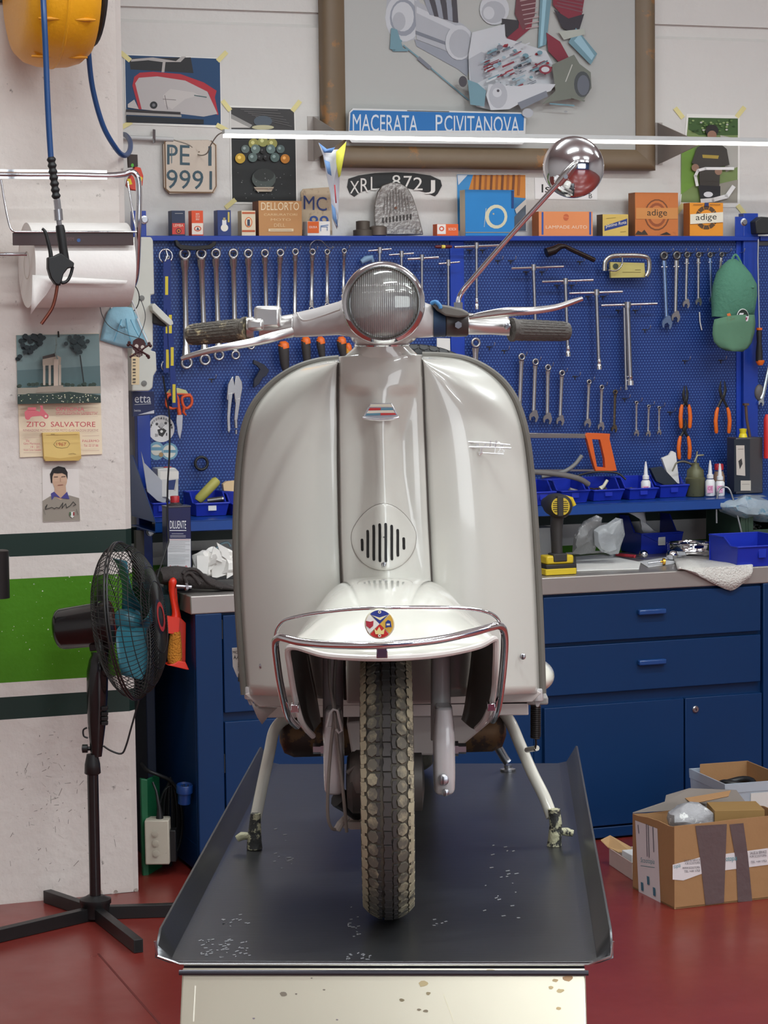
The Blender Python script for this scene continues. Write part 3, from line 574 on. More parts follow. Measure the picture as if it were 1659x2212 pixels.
# brake plate bits between fork and tyre
bkp = B(mat=M((120, 114, 108), .5, .4), smooth=50); bkp.lathe(at(770, 1678, 3.69), (1, 0, 0), [(.01, -.012), (.034, -.010), (.042, .0), (.042, .012), (.01, .014)], seg=20); bkp.tube([at(750, 1670, 3.66), at(768, 1655, 3.66), at(770, 1640, 3.68)], .004, seg=8)
bl2 = B(mat=BLACK, smooth=50); bl2.tube([at(730, 1722, 3.69), at(752, 1735, 3.7), at(775, 1752, 3.72)], .016, seg=10)
brk = B(mat=M((196, 176, 166), .5), bev=.001); brk.box(at(755, 1792, 3.72), tuple(a+b for a, b in zip(at(782, 1770, 3.72), (0, .02, 0))))
bnr = B(mat=M((150, 140, 125), .5, .3), bev=.002); bnr.box(at(903, 1728, 3.69), tuple(a+b for a, b in zip(at(913, 1673, 3.69), (0, .03, 0))))
# --- chassis underside, floor channel, stand
chan = B(mat=M((206, 196, 190), .45, coat=.3), bev=.002); chan.prism(s3([(576, 1524), (1141, 1512), (1142, 1545), (577, 1551)], 4.09), (0, .03, 0))
chan2 = B(mat=BLACK); 
floorb = B(mat=M((150, 145, 140), .6), bev=.003); fl = [at(548, 1520, 4.08), at(1160, 1510, 4.08)]; floorb.box((fl[0][0], 4.09, fl[0][2]-.01), (fl[1][0]+.02, 4.5, fl[0][2]+.004))
flp = B(mat=M((196, 186, 180), .5), solid=.002); flp.poly(s3([(538, 1502), (552, 1527), (600, 1528), (582, 1545), (566, 1565), (556, 1550), (545, 1525)], 4.06))
apr = B(mat=M((196, 186, 180), .4), bev=.002); apr.prism(s3([(528, 1500), (560, 1528), (1150, 1517), (1170, 1497), (1160, 1490), (540, 1495)], 4.055), (0, .006, 0))
tun = B(mat=M((168, 158, 152), .5), smooth=40, bev=.004); tun.prism(s3([(900, 1545), (1062, 1545), (1060, 1560), (1000, 1610), (950, 1632), (760, 1632), (748, 1560)], 4.15), (0, .25, 0))
inn = B(mat=M((186, 178, 172), .5), bev=.004); inn.prism(s3([(748, 1400), (942, 1400), (945, 1518), (748, 1520)], 3.985), (0, .03, 0))
exh = B(mat=M((60, 46, 40), .55, .5, wear=(96, 70, 44), ws=20, wt=.5), smooth=60); a, c = at(640, 1590, 4.3), at(1062, 1578, 4.3); exh.lathe(a, (c[0]-a[0], c[1]-a[1], c[2]-a[2]), [(.01, -.03), (.03, -.022), (.038, -.005), (.038, .1), (.038, c[0]-a[0]-.1), (.038, c[0]-a[0]), (.03, c[0]-a[0]+.018), (.01, c[0]-a[0]+.026)], seg=24)
SL = M((214, 210, 196), .35, coat=.5, wear=(190, 175, 130), ws=14, wt=.62)
stl = B(mat=SL, smooth=60).tube([at(*p) for p in spl([(640, 1553, 4.3), (612, 1556, 4.28), (592, 1580, 4.26), (582, 1625, 4.24), (566, 1700, 4.22), (551, 1775, 4.20)], 5)], .0105, seg=14)
str_ = B(mat=SL, smooth=60).tube([at(*p) for p in spl([(1075, 1530, 4.3), (1100, 1556, 4.28), (1124, 1610, 4.26), (1150, 1670, 4.235), (1176, 1722, 4.215), (1192, 1765, 4.20)], 5)], .0105, seg=14)
BOOT = M((52, 52, 50), .6, .0, wear=(186, 182, 150), ws=30, wt=.47, wv=.03, bump=.6, bs=60)
def foot(pts, lug, Y=4.19):
    q = B(mat=BOOT, smooth=50); n = 16; out = []
    for x0, x1, y in pts:
        a, c = at(x0, y, Y), at(x1, y, Y); cx, rx = (a[0]+c[0])/2, (c[0]-a[0])/2; out.append([(cx+rx*math.cos(t), Y+rx*1.1*math.sin(t), max(TZ+.0005, a[2])) for t in [2*math.pi*j/n for j in range(n)]])
    q.loft(out); l = [at(x, y, Y) for x, y in lug]; q.tube(l, [.006, .0075, .006], BOOT, seg=10); return q
ftl = foot([(541, 563, 1757), (537, 564, 1790), (534, 565, 1815), (533, 567, 1833), (536, 564, 1840)], [(541, 1805), (522, 1806), (512, 1812)])
ftr = foot([(1184, 1210, 1748), (1187, 1214, 1780), (1184, 1213, 1810), (1181, 1213, 1827), (1184, 1210, 1832)], [(1205, 1795), (1225, 1797), (1238, 1800)])
sp_ = B(mat=M((58, 54, 52), .4, .8), smooth=60); hel = []
for k in range(17*10): 
    t = k/10*2*math.pi; c = at(1157, 1522+72*k/170, 4.19); hel.append((c[0]+.0075*math.cos(t), c[1]+.0075*math.sin(t), c[2]))
sp_.tube(hel, .0022, seg=5); sp_.tube([at(1157, 1594, 4.19), at(1158, 1606, 4.19), at(1155, 1622, 4.19)], .002, seg=6)
lug = B(mat=SL).tube([at(1138, 1620, 4.23), at(1160, 1616, 4.19)], .005, seg=8)
# --- rear body, seat, spare wheel, rear wheel
ysh = lambda Y: .05*(Y-3.75)
body = B(mat=PAINT, smooth=60, bev=.004)
for sg in (-1, 1):
    rings = []
    for Y, hw, z0, z1, th in ((4.46, .10, 1.10, 1.25, .03), (4.56, .19, 1.05, 1.36, .06), (4.75, .25, 1.02, 1.42, .08), (4.95, .25, 1.03, 1.42, .08), (5.15, .22, 1.08, 1.38, .06), (5.3, .13, 1.14, 1.3, .03)):
        hw *= .86 if sg < 0 else 1
        rings.append([(ysh(Y)+sg*(hw-th*(1-math.cos(t))), Y, (z0+z1)/2+(z1-z0)/2*math.sin(t)) for t in [-math.pi/2+math.pi*j/12 for j in range(13)]]+[(ysh(Y)+sg*max(.02, hw-2*th-.04), Y, (z0+z1)/2)])
    body.loft(rings)
body.box((ysh(4.9)-.10, 4.5, 1.12), (ysh(4.9)+.10, 5.25, 1.42)); body.box((ysh(4.2)-.08, 4.0, 1.10), (ysh(4.5)+.08, 4.55, 1.2))
seat = B(mat=M((60, 56, 54), .6), smooth=50, bev=.02); seat.box((ysh(4.8)-.12, 4.42, 1.42), (ysh(4.8)+.12, 5.05, 1.5))
RW = Vector((ysh(4.9)-.0, 4.90, TZ+.2125)); SPW = Vector((0, 0, 0))
rwt = tyre(RW); rwr = rim(RW)
# spare wheel stands upright behind the leg shield
SW = Vector((.055, 4.20, at(945, 742, 4.2)[2]-.17))
def spare():
    b = tyre(SW, 56, M((44, 42, 42), .8)); t = treads(SW, M((40, 40, 40), .75)); 
    o = len(b.v); b.v += t.v; b.f += [[i+o for i in f] for f in t.f]; i = b.mi(t.mats[0]); b.k += [i]*len(t.f)
    b.v = [(SW[0]+(y-SW[1])*.80, SW[1]+(x-SW[0])*.80, SW[2]+(z-SW[2])*.80) for x, y, z in b.v]; return b
# --- headset, headlamp, bars
HL = Vector(at(828, 655, 3.80)); hr = 89/5200*3.80
nac = B(mat=SHELL, smooth=60)
nac.lathe(tuple(HL), (0, 1, 0), [(hr*.97, .004), (hr*1.0, .012), (hr*1.0, .03), (hr*.93, .08), (hr*.75, .13), (hr*.4, .165), (.01, .175)], seg=40)
# bell down to the neck
bell = []
for xl_, xr_, y, Yc, d in ((752, 904, 660, 3.87, .05), (748, 908, 700, 3.885, .06), (752, 905, 722, 3.90, .062), (760, 897, 736, 3.925, .058), (766, 886, 743, 3.95, .052)): bell.append(nring(xl_, xr_, y, Yc, d))
nac.loft(bell)
arms = []
def arm(pts, m=SHELL, seg=20, name=''):   # (x, ytop, ybottom, Y)
    q = B(mat=m, smooth=55); out = []
    for x, y0, y1, Y in pts:
        a, c = at(x, y0, Y), at(x, y1, Y); rz = (a[2]-c[2])/2; cz = (a[2]+c[2])/2
        out.append([(a[0]/2+c[0]/2, Y+rz*1.05*math.cos(t), cz+rz*math.sin(t)) for t in [2*math.pi*j/seg for j in range(seg)]])
    return q.loft(out)
aL = arm([(634, 678, 728, 3.93), (640, 675, 729, 3.93), (680, 666, 727, 3.91), (730, 652, 724, 3.89), (755, 640, 728, 3.875), (790, 625, 735, 3.87)])
aR = arm([(868, 630, 735, 3.87), (900, 645, 730, 3.875), (925, 656, 729, 3.89), (950, 664, 727, 3.91)])
fin = B(mat=M((196, 192, 188), .25, coat=.8), smooth=60).tube([at(*p) for p in spl([(642, 676, 3.91), (655, 692, 3.885), (690, 684, 3.875), (735, 668, 3.85)], 4)], .0018, seg=6)
ringh = B(mat=CHROME, smooth=80).lathe(tuple(HL), (0, -1, 0), [(hr*.93, -.012), (hr*1.005, -.006), (hr*1.01, .002), (hr*.97, .009), (hr*.90, .012), (hr*.865, .009), (hr*.86, .002)], seg=56, cap=False)
def glass_mat(white=.0):      # thin clear glass: mostly see-through, mirror-like at grazing angles
    m = bpy.data.materials.new('fluted_glass'); m.use_nodes = True; N = m.node_tree.nodes; L = m.node_tree.links; b = N['Principled BSDF']
    b.inputs['Base Color'].default_value = (.9, .92, .88, 1); b.inputs['Roughness'].default_value = .04; b.inputs['Metallic'].default_value = 1-white
    tr = N.new('ShaderNodeBsdfTransparent'); fr = N.new('ShaderNodeFresnel'); fr.inputs[0].default_value = 1.5; ad = N.new('ShaderNodeMath'); ad.operation = 'ADD'; ad.inputs[1].default_value = .06+white*.3; L.new(fr.outputs[0], ad.inputs[0])
    mx = N.new('ShaderNodeMixShader'); L.new(ad.outputs[0], mx.inputs[0]); L.new(tr.outputs[0], mx.inputs[1]); L.new(b.outputs[0], mx.inputs[2]); L.new(mx.outputs[0], N['Material Output'].inputs[0]); return m
lens = B(mat=glass_mat(), smooth=80).lathe(tuple(HL), (0, -1, 0), [(hr*.865, .004), (hr*.8, .0085), (hr*.6, .014), (hr*.35, .018), (hr*.15, .0195), (.0005, .020)], seg=48, cap=False); 
ribs = B(mat=glass_mat(.7), smooth=60)
for k in range(-17, 18):
    x_ = k*.0032; zz_ = math.sqrt(max(0, (hr*.83)**2-x_*x_))
    if zz_ > .008: ribs.tube([(HL[0]+x_, HL[1]-.0195+.0155*((x_*x_+z_*z_)/(hr*.865)**2), HL[2]+z_) for z_ in [zz_*(j/6-1) for j in range(13)]], .0009, seg=6)
refl = B(mat=M((232, 230, 212), .1, 1, var=.03), smooth=80).lathe(tuple(HL), (0, 1, 0), [(hr*.86, -.002), (hr*.8, .018), (hr*.6, .036), (hr*.35, .05), (.006, .056)], seg=48, cap=False)
bulb = B(mat=CHROME, smooth=60).lathe((HL[0], HL[1]+.056, HL[2]), (0, -1, 0), [(.006, 0), (.006, .02), (.017, .022), (.019, .035), (.012, .044), (.0005, .047)], seg=24)
bulb.lathe((HL[0], HL[1]+.02, HL[2]), (0, -1, 0), [(.022, -.004), (.024, .0), (.022, .004)], M((40, 40, 40), .4), seg=24, cap=False)
# switch housing, left
ALU = M((212, 210, 207), .28, .85, vs=8)
swh = B(mat=ALU, smooth=45, bev=.002)
for q in (arm([(560, 686, 733, 3.94), (590, 685, 735, 3.94), (634, 678, 729, 3.93)], ALU),): swh = q; swh.bev = .002
swb = B(mat=ALU, bev=.006); a_, c_2 = at(548, 661, 3.905), at(606, 690, 3.905); swb.box((a_[0], 3.905, c_2[2]-.014), (c_2[0], 3.955, a_[2]+.0)); swb.box(at(534, 715, 3.90), (at(570, 690, 3.90)[0], 3.93, at(540, 688, 3.9)[2]))
coll = arm([(533, 686, 730, 3.94), (545, 684, 731, 3.94), (548, 684, 731, 3.94)], ALU)
GR = M((86, 80, 72), .75, bump=.5, bs=120, wear=(190, 176, 140), ws=30, wt=.53, wv=.08); GR2 = M((84, 79, 74), .7, bump=.3, bs=120)
def grip(x0, y0, x1, y1, r0, r1, m, Ya, Yb):
    a, c = Vector(at(x0, y0, Ya)), Vector(at(x1, y1, Yb)); d = c-a; n = 14; q = B(mat=m, smooth=40); px = 5200/3.95
    q.tube([a+d*t for t in (0, .02, .05, .5, .93, .95, 1)], [r0*.75/px, r0*.95/px, r0/px, (r0+r1)/2/px, r1/px, r1*1.12/px, r1*1.12/px], seg=24)
    ax = d.normalized(); u = Vector((0, 0, 1)); u = (u-ax*u.dot(ax)).normalized(); w_ = ax.cross(u)
    for k in range(22):
        t = 2*math.pi*k/22; o = u*math.cos(t)+w_*math.sin(t)
        for j in range(6):
            s0 = .08+j*.13+(k % 2)*.05; p0 = a+d*s0; p1 = a+d*min(.92, s0+.115); rr_ = (r0+(r1-r0)*s0)/px
            q.tube([p0+o*rr_, p1+o*rr_], .0011, seg=4)
    return q
gl = grip(406, 724, 534, 711, 22, 24, GR, 3.98, 3.94); grr = grip(1229, 716, 1104, 712, 20, 23, GR2, 3.98, 3.94)
def flatlever(pts, m, k=6):
    q = B(mat=m, smooth=70); pp = spl(pts, k); q.tube([at(x, y, Y) for x, y, Y, r in pp], [r/1350 for x, y, Y, r in pp], seg=14, flat=.65); return q
levl = flatlever([(632, 716, 3.88, 9), (590, 728, 3.865, 11), (552, 738, 3.86, 9.5), (500, 748, 3.85, 8.5), (450, 758, 3.85, 7), (410, 769, 3.86, 6), (392, 775, 3.865, 4.5)], M((206, 203, 200), .3, .9))
levr = flatlever([(1014, 686, 3.88, 6), (1050, 680, 3.87, 9), (1098, 674, 3.86, 10.5), (1150, 671, 3.86, 8.5), (1200, 664, 3.87, 7), (1240, 651, 3.88, 6), (1258, 645, 3.885, 5)], M((206, 204, 202), .2, .95))
hr_ = arm([(1010, 676, 722, 3.92), (1014, 676, 723, 3.92), (1060, 682, 723, 3.93), (1092, 680, 725, 3.94), (1100, 686, 726, 3.94)], ALU)
pin = B(mat=STEEL, smooth=25).lathe(at(1096, 705, 3.90), (0, -1, 0), [(.0055, -.01), (.0055, .004), (.003, .007)], seg=12)
# black rubber mirror clamp with blue padding
CLR = M((62, 56, 54), .45); clm = arm([(962, 665, 727, 3.905), (965, 664, 727, 3.905), (985, 668, 728, 3.91), (1008, 672, 727, 3.92), (1012, 675, 722, 3.92)], CLR); clm.bev = .002
clt = B(mat=M((98, 94, 88), .5), bev=.003); clt.prism(s3([(930, 655), (968, 660), (1000, 668), (1014, 676), (1012, 684), (990, 686), (962, 682), (945, 672)], 3.865), (0, .06, 0))
clb = B(mat=STEEL, smooth=25).lathe(at(990, 702, 3.875), (0, -1, 0), [(.006, -.01), (.006, .006)], seg=6)
pad = B(mat=M((60, 120, 170), .5), bev=.001); pad.tube([at(*p) for p in spl([(931, 656, 3.865), (941, 652, 3.862), (950, 660, 3.86), (952, 667, 3.86)], 4)], .0035, seg=8)
pad2 = arm([(936, 662, 728, 3.895), (962, 665, 728, 3.905)], M((30, 56, 84), .6)); 
# mirror
stk = B(mat=CHROME, smooth=80).tube([at(*p) for p in spl([(990, 672, 3.885), (990, 655, 3.885), (992, 643, 3.885), (1000, 628, 3.885), (1020, 604, 3.88), (1100, 512, 3.87), (1180, 424, 3.86), (1212, 390, 3.855)], 4)], .0042, seg=12)
snt = B(mat=STEEL, smooth=25).lathe(at(990, 672, 3.885), (0, 0, 1), [(.007, 0), (.007, .014)], seg=6)
MCn = Vector(at(1238, 361, 3.90)); mr = 66/5200*3.9
mdir = Vector((-.18, -1, -.05)).normalized()
msh = B(mat=CHROME, smooth=80).lathe(tuple(MCn), tuple(mdir), [(mr*.98, -.008), (mr, -.004), (mr*.99, .001), (mr*.93, .010), (mr*.8, .021), (mr*.6, .031), (mr*.35, .038), (mr*.12, .0405), (.0005, .041)], seg=56)
mgl = B(mat=M((200, 205, 210), .02, 1, var=0), smooth=80).lathe(tuple(MCn), tuple(-mdir), [(.0005, .0075), (mr*.93, .0075), (mr*.96, .006)], seg=40)
mcl = B(mat=M((196, 194, 192), .2, .95), smooth=50); mcl.tube([at(1205, 398, 3.85), at(1222, 377, 3.845), at(1240, 357, 3.842), at(1246, 350, 3.848)], [.006, .0075, .0058, .003], seg=12)
mcl.tube([at(1206, 398, 3.855), at(1228, 375, 3.86)], .0045, seg=8); mcl.lathe(at(1222, 382, 3.836), (0, -1, 0), [(.0035, 0), (.0035, .003), (.0005, .003)], STEEL, seg=10)
thing('motor_scooter', 'pale grey vintage motor scooter with round headlamp on the lift table', 'scooter', 'S', [
    ('leg_shield', shl, dict(label='left half of the leg shield', sub=[('rubber_edging', edging(OL)), ('edging_clip', eclip(541, 1496)), ('screw', screw(566, 1438, YO-.045)), ('panel_joint', chn[0])])),
    ('leg_shield', shr, dict(label='right half of the leg shield', sub=[('rubber_edging', edging(OR)), ('edging_clip', eclip(1161, 1500)), ('screw', screw(1129, 1418, YO-.06)), ('panel_joint', chn[1]), ('script_badge', lambadge(), dict(label='chrome script badge'))])),
    ('leg_shield_hem', apr), ('leg_shield_bracket', flp),
    ('steering_column', col_, dict(sub=[('neck', nk), ('neck_ring', ncr, dict(label='chrome neck ring')), ('neck_seal', ncr2), ('emblem', em, dict(label='chrome emblem with red and blue enamel')), ('emblem_enamel', ee)])),
    ('horn_cover', hc, dict(label='egg-shaped slotted horn cover', sub=slots+[('cover_edge', er), ('screw', hs)])),
    ('inner_column', inn),
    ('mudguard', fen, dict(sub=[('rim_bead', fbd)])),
    ('crash_bar', bmp, dict(label='chrome crash bar round the mudguard', sub=[('upper_rail', thin), ('clamp', cm), ('clamp', clampb(637, 1530, 3.60)), ('clamp', clampb(1061, 1527, 3.60))])),
    ('club_badge', cb, dict(label='round four-colour enamel club badge')),
    ('tyre', tyre(WC), dict(label='dusty front tyre', sub=[('tread', treads(WC, DUST)), ('wheel_rim', rim(WC)), ('wheel_hub', hub)])),
    ('fork_leg', fkl, dict(sub=[('fork_link', lkl), ('axle_nut', axn[0][1]), ('cable_guide', cgd)])), ('fork_leg', fkr, dict(sub=[('fork_link', lkr), ('axle_nut', axn[1][1]), ('fork_plate', plt), ('link_bolt', lkb), ('link_bolt', lkb2)])),
    ('brake_cable', cab1), ('brake_cable', cab2), ('brake_lever_arm', lev), ('brake_hub', bkp), ('fork_link_rubber', bl2), ('brake_bracket', brk), ('wheel_nut', bnr),
    ('chassis_channel', chan), ('footboard', floorb), ('engine_casing', tun), ('exhaust', exh, dict(label='rusty brown exhaust silencer')),
    ('centre_stand', stl, dict(label='left leg of the stand', sub=[('stand_boot', ftl, dict(label='chipped dark rubber boot'))])), ('centre_stand', str_, dict(label='right leg of the stand', sub=[('stand_boot', ftr, dict(label='chipped dark rubber boot')), ('spring_lug', lug)])), ('stand_spring', sp_),
    ('prop_stand', B(mat=STEEL, smooth=60).tube([at(1066, 1598, 4.85), at(1090, 1638, 4.9), tuple(v+dz for v, dz in zip(at(1097, 1647, 4.9), (0, 0, 0)))], .009, seg=12).lathe((at(1097, 1652, 4.9)[0], 4.9, TZ+.0005), (0, 0, 1), [(.016, 0), (.016, .004), (.008, .006), (.008, .012)], seg=16)),
    ('side_cowl', B(mat=M((226, 224, 210), .2, coat=1), smooth=60).ell(at(1146, 1458, 4.6), (.046, .10, .032), None, 28, 16)),
    ('rear_body', body), ('seat', seat), ('rear_tyre', rwt, dict(sub=[('wheel_rim', rwr)])), ('spare_tyre', spare()),
    ('headset', nac), ('headset_arm', aL, dict(sub=[('trim_ridge', fin)])), ('headset_arm', aR),
    ('headlamp', ringh, dict(label='round headlamp with chrome rim', sub=[('lens', lens, dict(label='fluted glass lens')), ('lens_ribs', ribs), ('reflector', refl), ('bulb', bulb)])),
    ('switch_housing', swh, dict(sub=[('switch_box', swb), ('collar', coll)])), ('handlebar_grip', gl, dict(label='worn ribbed rubber grip')), ('handlebar_grip', grr), ('clutch_lever', levl), ('brake_lever', levr),
    ('throttle_housing', hr_, dict(sub=[('pivot_pin', pin)])), ('mirror_clamp', clm, dict(sub=[('clamp_top', clt), ('clamp_bolt', clb), ('blue_padding', pad, dict(label='blue padding')), ('padding_band', pad2)])),
    ('mirror', msh, dict(label='round chrome mirror shell', sub=[('mirror_glass', mgl), ('mirror_stalk', stk), ('stalk_nut', snt), ('mirror_bracket', mcl)]))])

tg = B(mat=M((232, 230, 224), .6), bev=.001); tg.prism(s3([(501, 1400), (530, 1398), (532, 1455), (524, 1470), (512, 1462), (503, 1440)], 4.14), (0, .002, 0)); a = Art(tg, 4.1396, at); a.t('MOTO', (40, 40, 40), 503, 1412, 524, 1406).t('AAA', (50, 50, 50), 504, 1424, 524, 1416).t('HH', (40, 40, 40), 514, 1450, 525, 1430)
tb = B(mat=M((40, 40, 44), .5), smooth=50); tb.tube(s3([(522, 1455), (521, 1472)], 4.13), .006, seg=10); tb.tube(s3([(521, 1470), (532, 1440)], 4.135), .0016, seg=6)
thing('key_tag', 'white paper shield tag with black print hanging at the left edge of the leg shield', 'tag', 'S', [('tag_card', tg), ('key_head', tb)])
# ================================================================ tools on the pegboard
NT = PB-.03; PX = ms(NT)
ORD = ['first', 'second', 'third', 'fourth', 'fifth', 'sixth', 'seventh', 'eighth', 'ninth', 'tenth', 'eleventh', 'twelfth']
SPN = M((176, 174, 174), .27, .92, vs=20); SPD = M((92, 82, 70), .45, .8, wear=(130, 110, 90), ws=60)
def ring2(b, x, y, r, n, m, k=.24, dz=0):
    c = P(x, y, n); R = r*PX*(1-k); b.tube([(c[0]+R*math.cos(t), n+dz, c[2]+R*math.sin(t)) for t in [2*math.pi*j/20 for j in range(20)]], r*PX*k*1.1, m, seg=8, closed=True, up=(0, 1, 0))
def shaft(b, pts, m, flat=.5):   # (x, y, halfwidth px)
    b.tube([P(x, y, NT) for x, y, r in pts], [r*PX for x, y, r in pts], m, seg=8, flat=flat, up=(0, 1, 0))
def jaw(b, x, y, r, ang, m, n=None):
    n = n or NT; c = P(x, y, n); R = r*PX; ca, sa = math.cos(ang), math.sin(ang)
    o = [(-1.3, -.32), (-.75, -.62), (-.2, -.98), (.45, -1), (1.05, -.72), (1.0, -.46), (.35, -.5), (.0, 0), (.35, .5), (.95, .5), (1.1, .80), (.45, 1), (-.2, .98), (-.75, .62), (-1.3, .32)]
    b.prism([(c[0]+(u*ca-v*sa)*R, n-.004, c[2]+(u*sa+v*ca)*R) for u, v in o], (0, .008, 0), m)
rows = [(399, 548.5, 13.5, 403, 784, 14), (434.5, 548, 12.5, 443, 777, 13), (466, 547.6, 11.5, 473, 767.5, 12), (504, 548, 11.5, 509, 767, 10.5), (536, 547.6, 10.5, 542.6, 746.5, 9.3), (572, 547, 9.5, 577, 731, 8.8), (605.6, 546, 9, 600, 712, 8), (638, 544, 8, 637, 700, 7.5), (675, 544, 7.5, 673, 668, 7), (707, 544, 6.8, 707, 660, 6.5), (743.6, 542, 6, 742, 640, 6)]
for i, (x, y, r, x2, y2, r2) in enumerate(rows):
    b = B(smooth=50, bev=0); ring2(b, x, y, r, NT-.012, SPN); ring2(b, x2, y2, r2, NT-.012, SPN); w_ = 5.4*r/13.5+1.2
    dx, dy = x2-x, y2-y; l = math.hypot(dx, dy); ux, uy = dx/l, dy/l
    a0 = P(x+ux*r*.9, y+uy*r*.9, NT-.012); pts = [a0, P(x+ux*r*2, y+uy*r*2, NT-.006), P(x+ux*r*2.8, y+uy*r*2.8, NT), P(x+ux*l*.5, y+uy*l*.5, NT+.002), P(x2-ux*r2*2.8, y2-uy*r2*2.8, NT), P(x2-ux*r2*2, y2-uy*r2*2, NT-.006), P(x2-ux*r2*.9, y2-uy*r2*.9, NT-.012)]
    b.tube(pts, [r*.7*PX, w_*1.35*PX, w_*PX, w_*.9*PX, w_*PX, w_*1.3*PX, r2*.7*PX], SPN, seg=8, flat=.55, up=(0, 1, 0))
    solo('ring_spanner', '%s silver double ring spanner from the left in the long row on the pegboard' % ORD[i] if i else 'largest silver double ring spanner, at the left end of the long row', 'spanner', 'W', b, 'double ring spanners in the long row')
# ratchet spanners, top right, beside the cap
SPB = M((134, 158, 196), .22, .85)
for i, (x, y, r, x2, y2, r2, m, d) in enumerate([(1434.4, 552.6, 10.5, 1440.7, 697, 12.5, SPB, 'longest blue-tinted ratchet spanner at the left of the top right row'), (1462, 552, 10.5, 1459.5, 684, 10.5, SPN, 'second ratchet spanner in the top right row, grey and long'), (1484.4, 550.6, 8, 1482, 656, 8.5, SPN, 'third ratchet spanner in the top right row, short and grey'), (1509, 550.6, 7.5, 1509, 652, 7.5, SPN, 'fourth ratchet spanner in the top right row above the white stick'), (1534, 550.6, 7, 1537.5, 647, 7, SPB, 'small ratchet spanner just left of the green cap'), (1559, 550, 6.5, 1550, 640, 6, SPN, 'ratchet spanner partly hidden behind the green cap')]):
    b = B(smooth=50); ring2(b, x, y, r, NT-.004, DSTEEL, .3); b.lathe(P(x, y, NT-.002), (0, 1, 0), [(r*.75*PX, -.002), (r*.75*PX, .002)], M((40, 40, 44), .5), seg=12)
    dx, dy = x2-x, y2-y; l = math.hypot(dx, dy); ux, uy = dx/l, dy/l; w_ = r*.42
    shaft(b, [(x+ux*r*.9, y+uy*r*.9, r*.5), (x+ux*r*1.7, y+uy*r*1.7, r*.55), (x+ux*r*2.4, y+uy*r*2.4, w_*1.2), (x+ux*r*3.2, y+uy*r*3.2, w_), (x2-ux*r2, y2-uy*r2, w_*.9)], m); jaw(b, x2, y2, r2, math.atan2(-dy, dx)-.26, m)
    for s_ in (-1, 1): c = P(x+ux*r*2.3+s_*r*.45, y+uy*r*2.3, NT-.007); b.ell(c, (.0035*r/8, .002, .0022*r/8), CHROME, 8, 5)
    solo('ratchet_spanner', d, 'spanner', 'W', b, 'ratchet spanners at the top right')
# combination spanners stepping down to the right
cs = [(1027.6, 740.5, 12, 1026, 900, 12), (1127, 771, 8.8, 1122, 905, 9), (1156.7, 782, 8.3, 1152.7, 899, 11), (1183.8, 794, 8, 1182.5, 904, 10.5), (1214, 806, 7.6, 1210, 908, 9.5), (1272.5, 825, 6.2, 1269, 914, 8.2), (1300, 836.5, 6, 1298, 921, 8), (1329, 847, 6, 1326.6, 926, 7), (1375, 870, 4.6, 1374.6, 936, 6), (1401.6, 878, 4.6, 1400, 937, 5.6), (1424, 881, 4.4, 1423.6, 934, 5)]
lb = ['large combination spanner hanging alone just above the leg shield edge', 'combination spanner beside the leg shield with its open end hidden', 'longest fully visible combination spanner of the stepped row', 'combination spanner second in the visible stepped row, polished', 'combination spanner third in the visible stepped row', 'medium combination spanner above the hacksaw frame, left of three', 'medium combination spanner above the orange hacksaw handle, middle of three', 'rusty medium combination spanner with a dark open end', 'small thin combination spanner, left of the last three', 'small thin combination spanner, middle of the last three', 'shortest thin combination spanner at the end of the stepped row']
for i, (x, y, r, x2, y2, r2) in enumerate(cs):
    b = B(smooth=50); m = SPD if i == 7 else SPN; ring2(b, x, y, r, NT-.006, m, .26); dx, dy = x2-x, y2-y; l = math.hypot(dx, dy); ux, uy = dx/l, dy/l; w_ = r*.5
    shaft(b, [(x+ux*r*.9, y+uy*r*.9, r*.75), (x+ux*r*2, y+uy*r*2, w_*1.1), (x2-ux*r2*2, y2-uy*r2*2, w_), (x2-ux*r2*1, y2-uy*r2*1, w_*1.1)], m); jaw(b, x2, y2, r2, math.atan2(-dy, dx)-.26, m)
    solo('combination_spanner', lb[i], 'spanner', 'W', b, 'combination spanners in the stepped row')
# T-handle socket wrenches
ths = [(820, 541, 795, 845, 539, 610, 3, 0, 'T-handle wrench peeking out above the headlamp, leftmost'), (867, 549, 840, 893, 548, 640, 3, 0, 'small T-handle wrench right above the headlamp'), (911, 557, 880, 947, 557, 690, 3, 0, 'T-handle wrench just right of the headlamp'), (968, 568, 947, 993, 567, 680, 2.8, 0, 'short-barred T-handle wrench over the bright blue joint strip'), (1029, 531, 981, 1085, 531, 668, 3.2, 1, 'T-handle wrench behind the mirror stalk'), (1152, 578, 1104, 1217, 577, 737, 3.8, 0, 'T-handle wrench ending behind the right brake lever'), (1221, 608, 1170, 1281, 606, 770, 4, 1, 'T-handle socket wrench crossing behind the right grip'), (1288, 632, 1229, 1344, 631, 798, 4.2, 1, 'T-handle socket wrench second from right'), (1355, 659, 1298, 1419, 657, 832, 6, 1, 'thickest T-handle socket wrench with the longest stem, at right')]
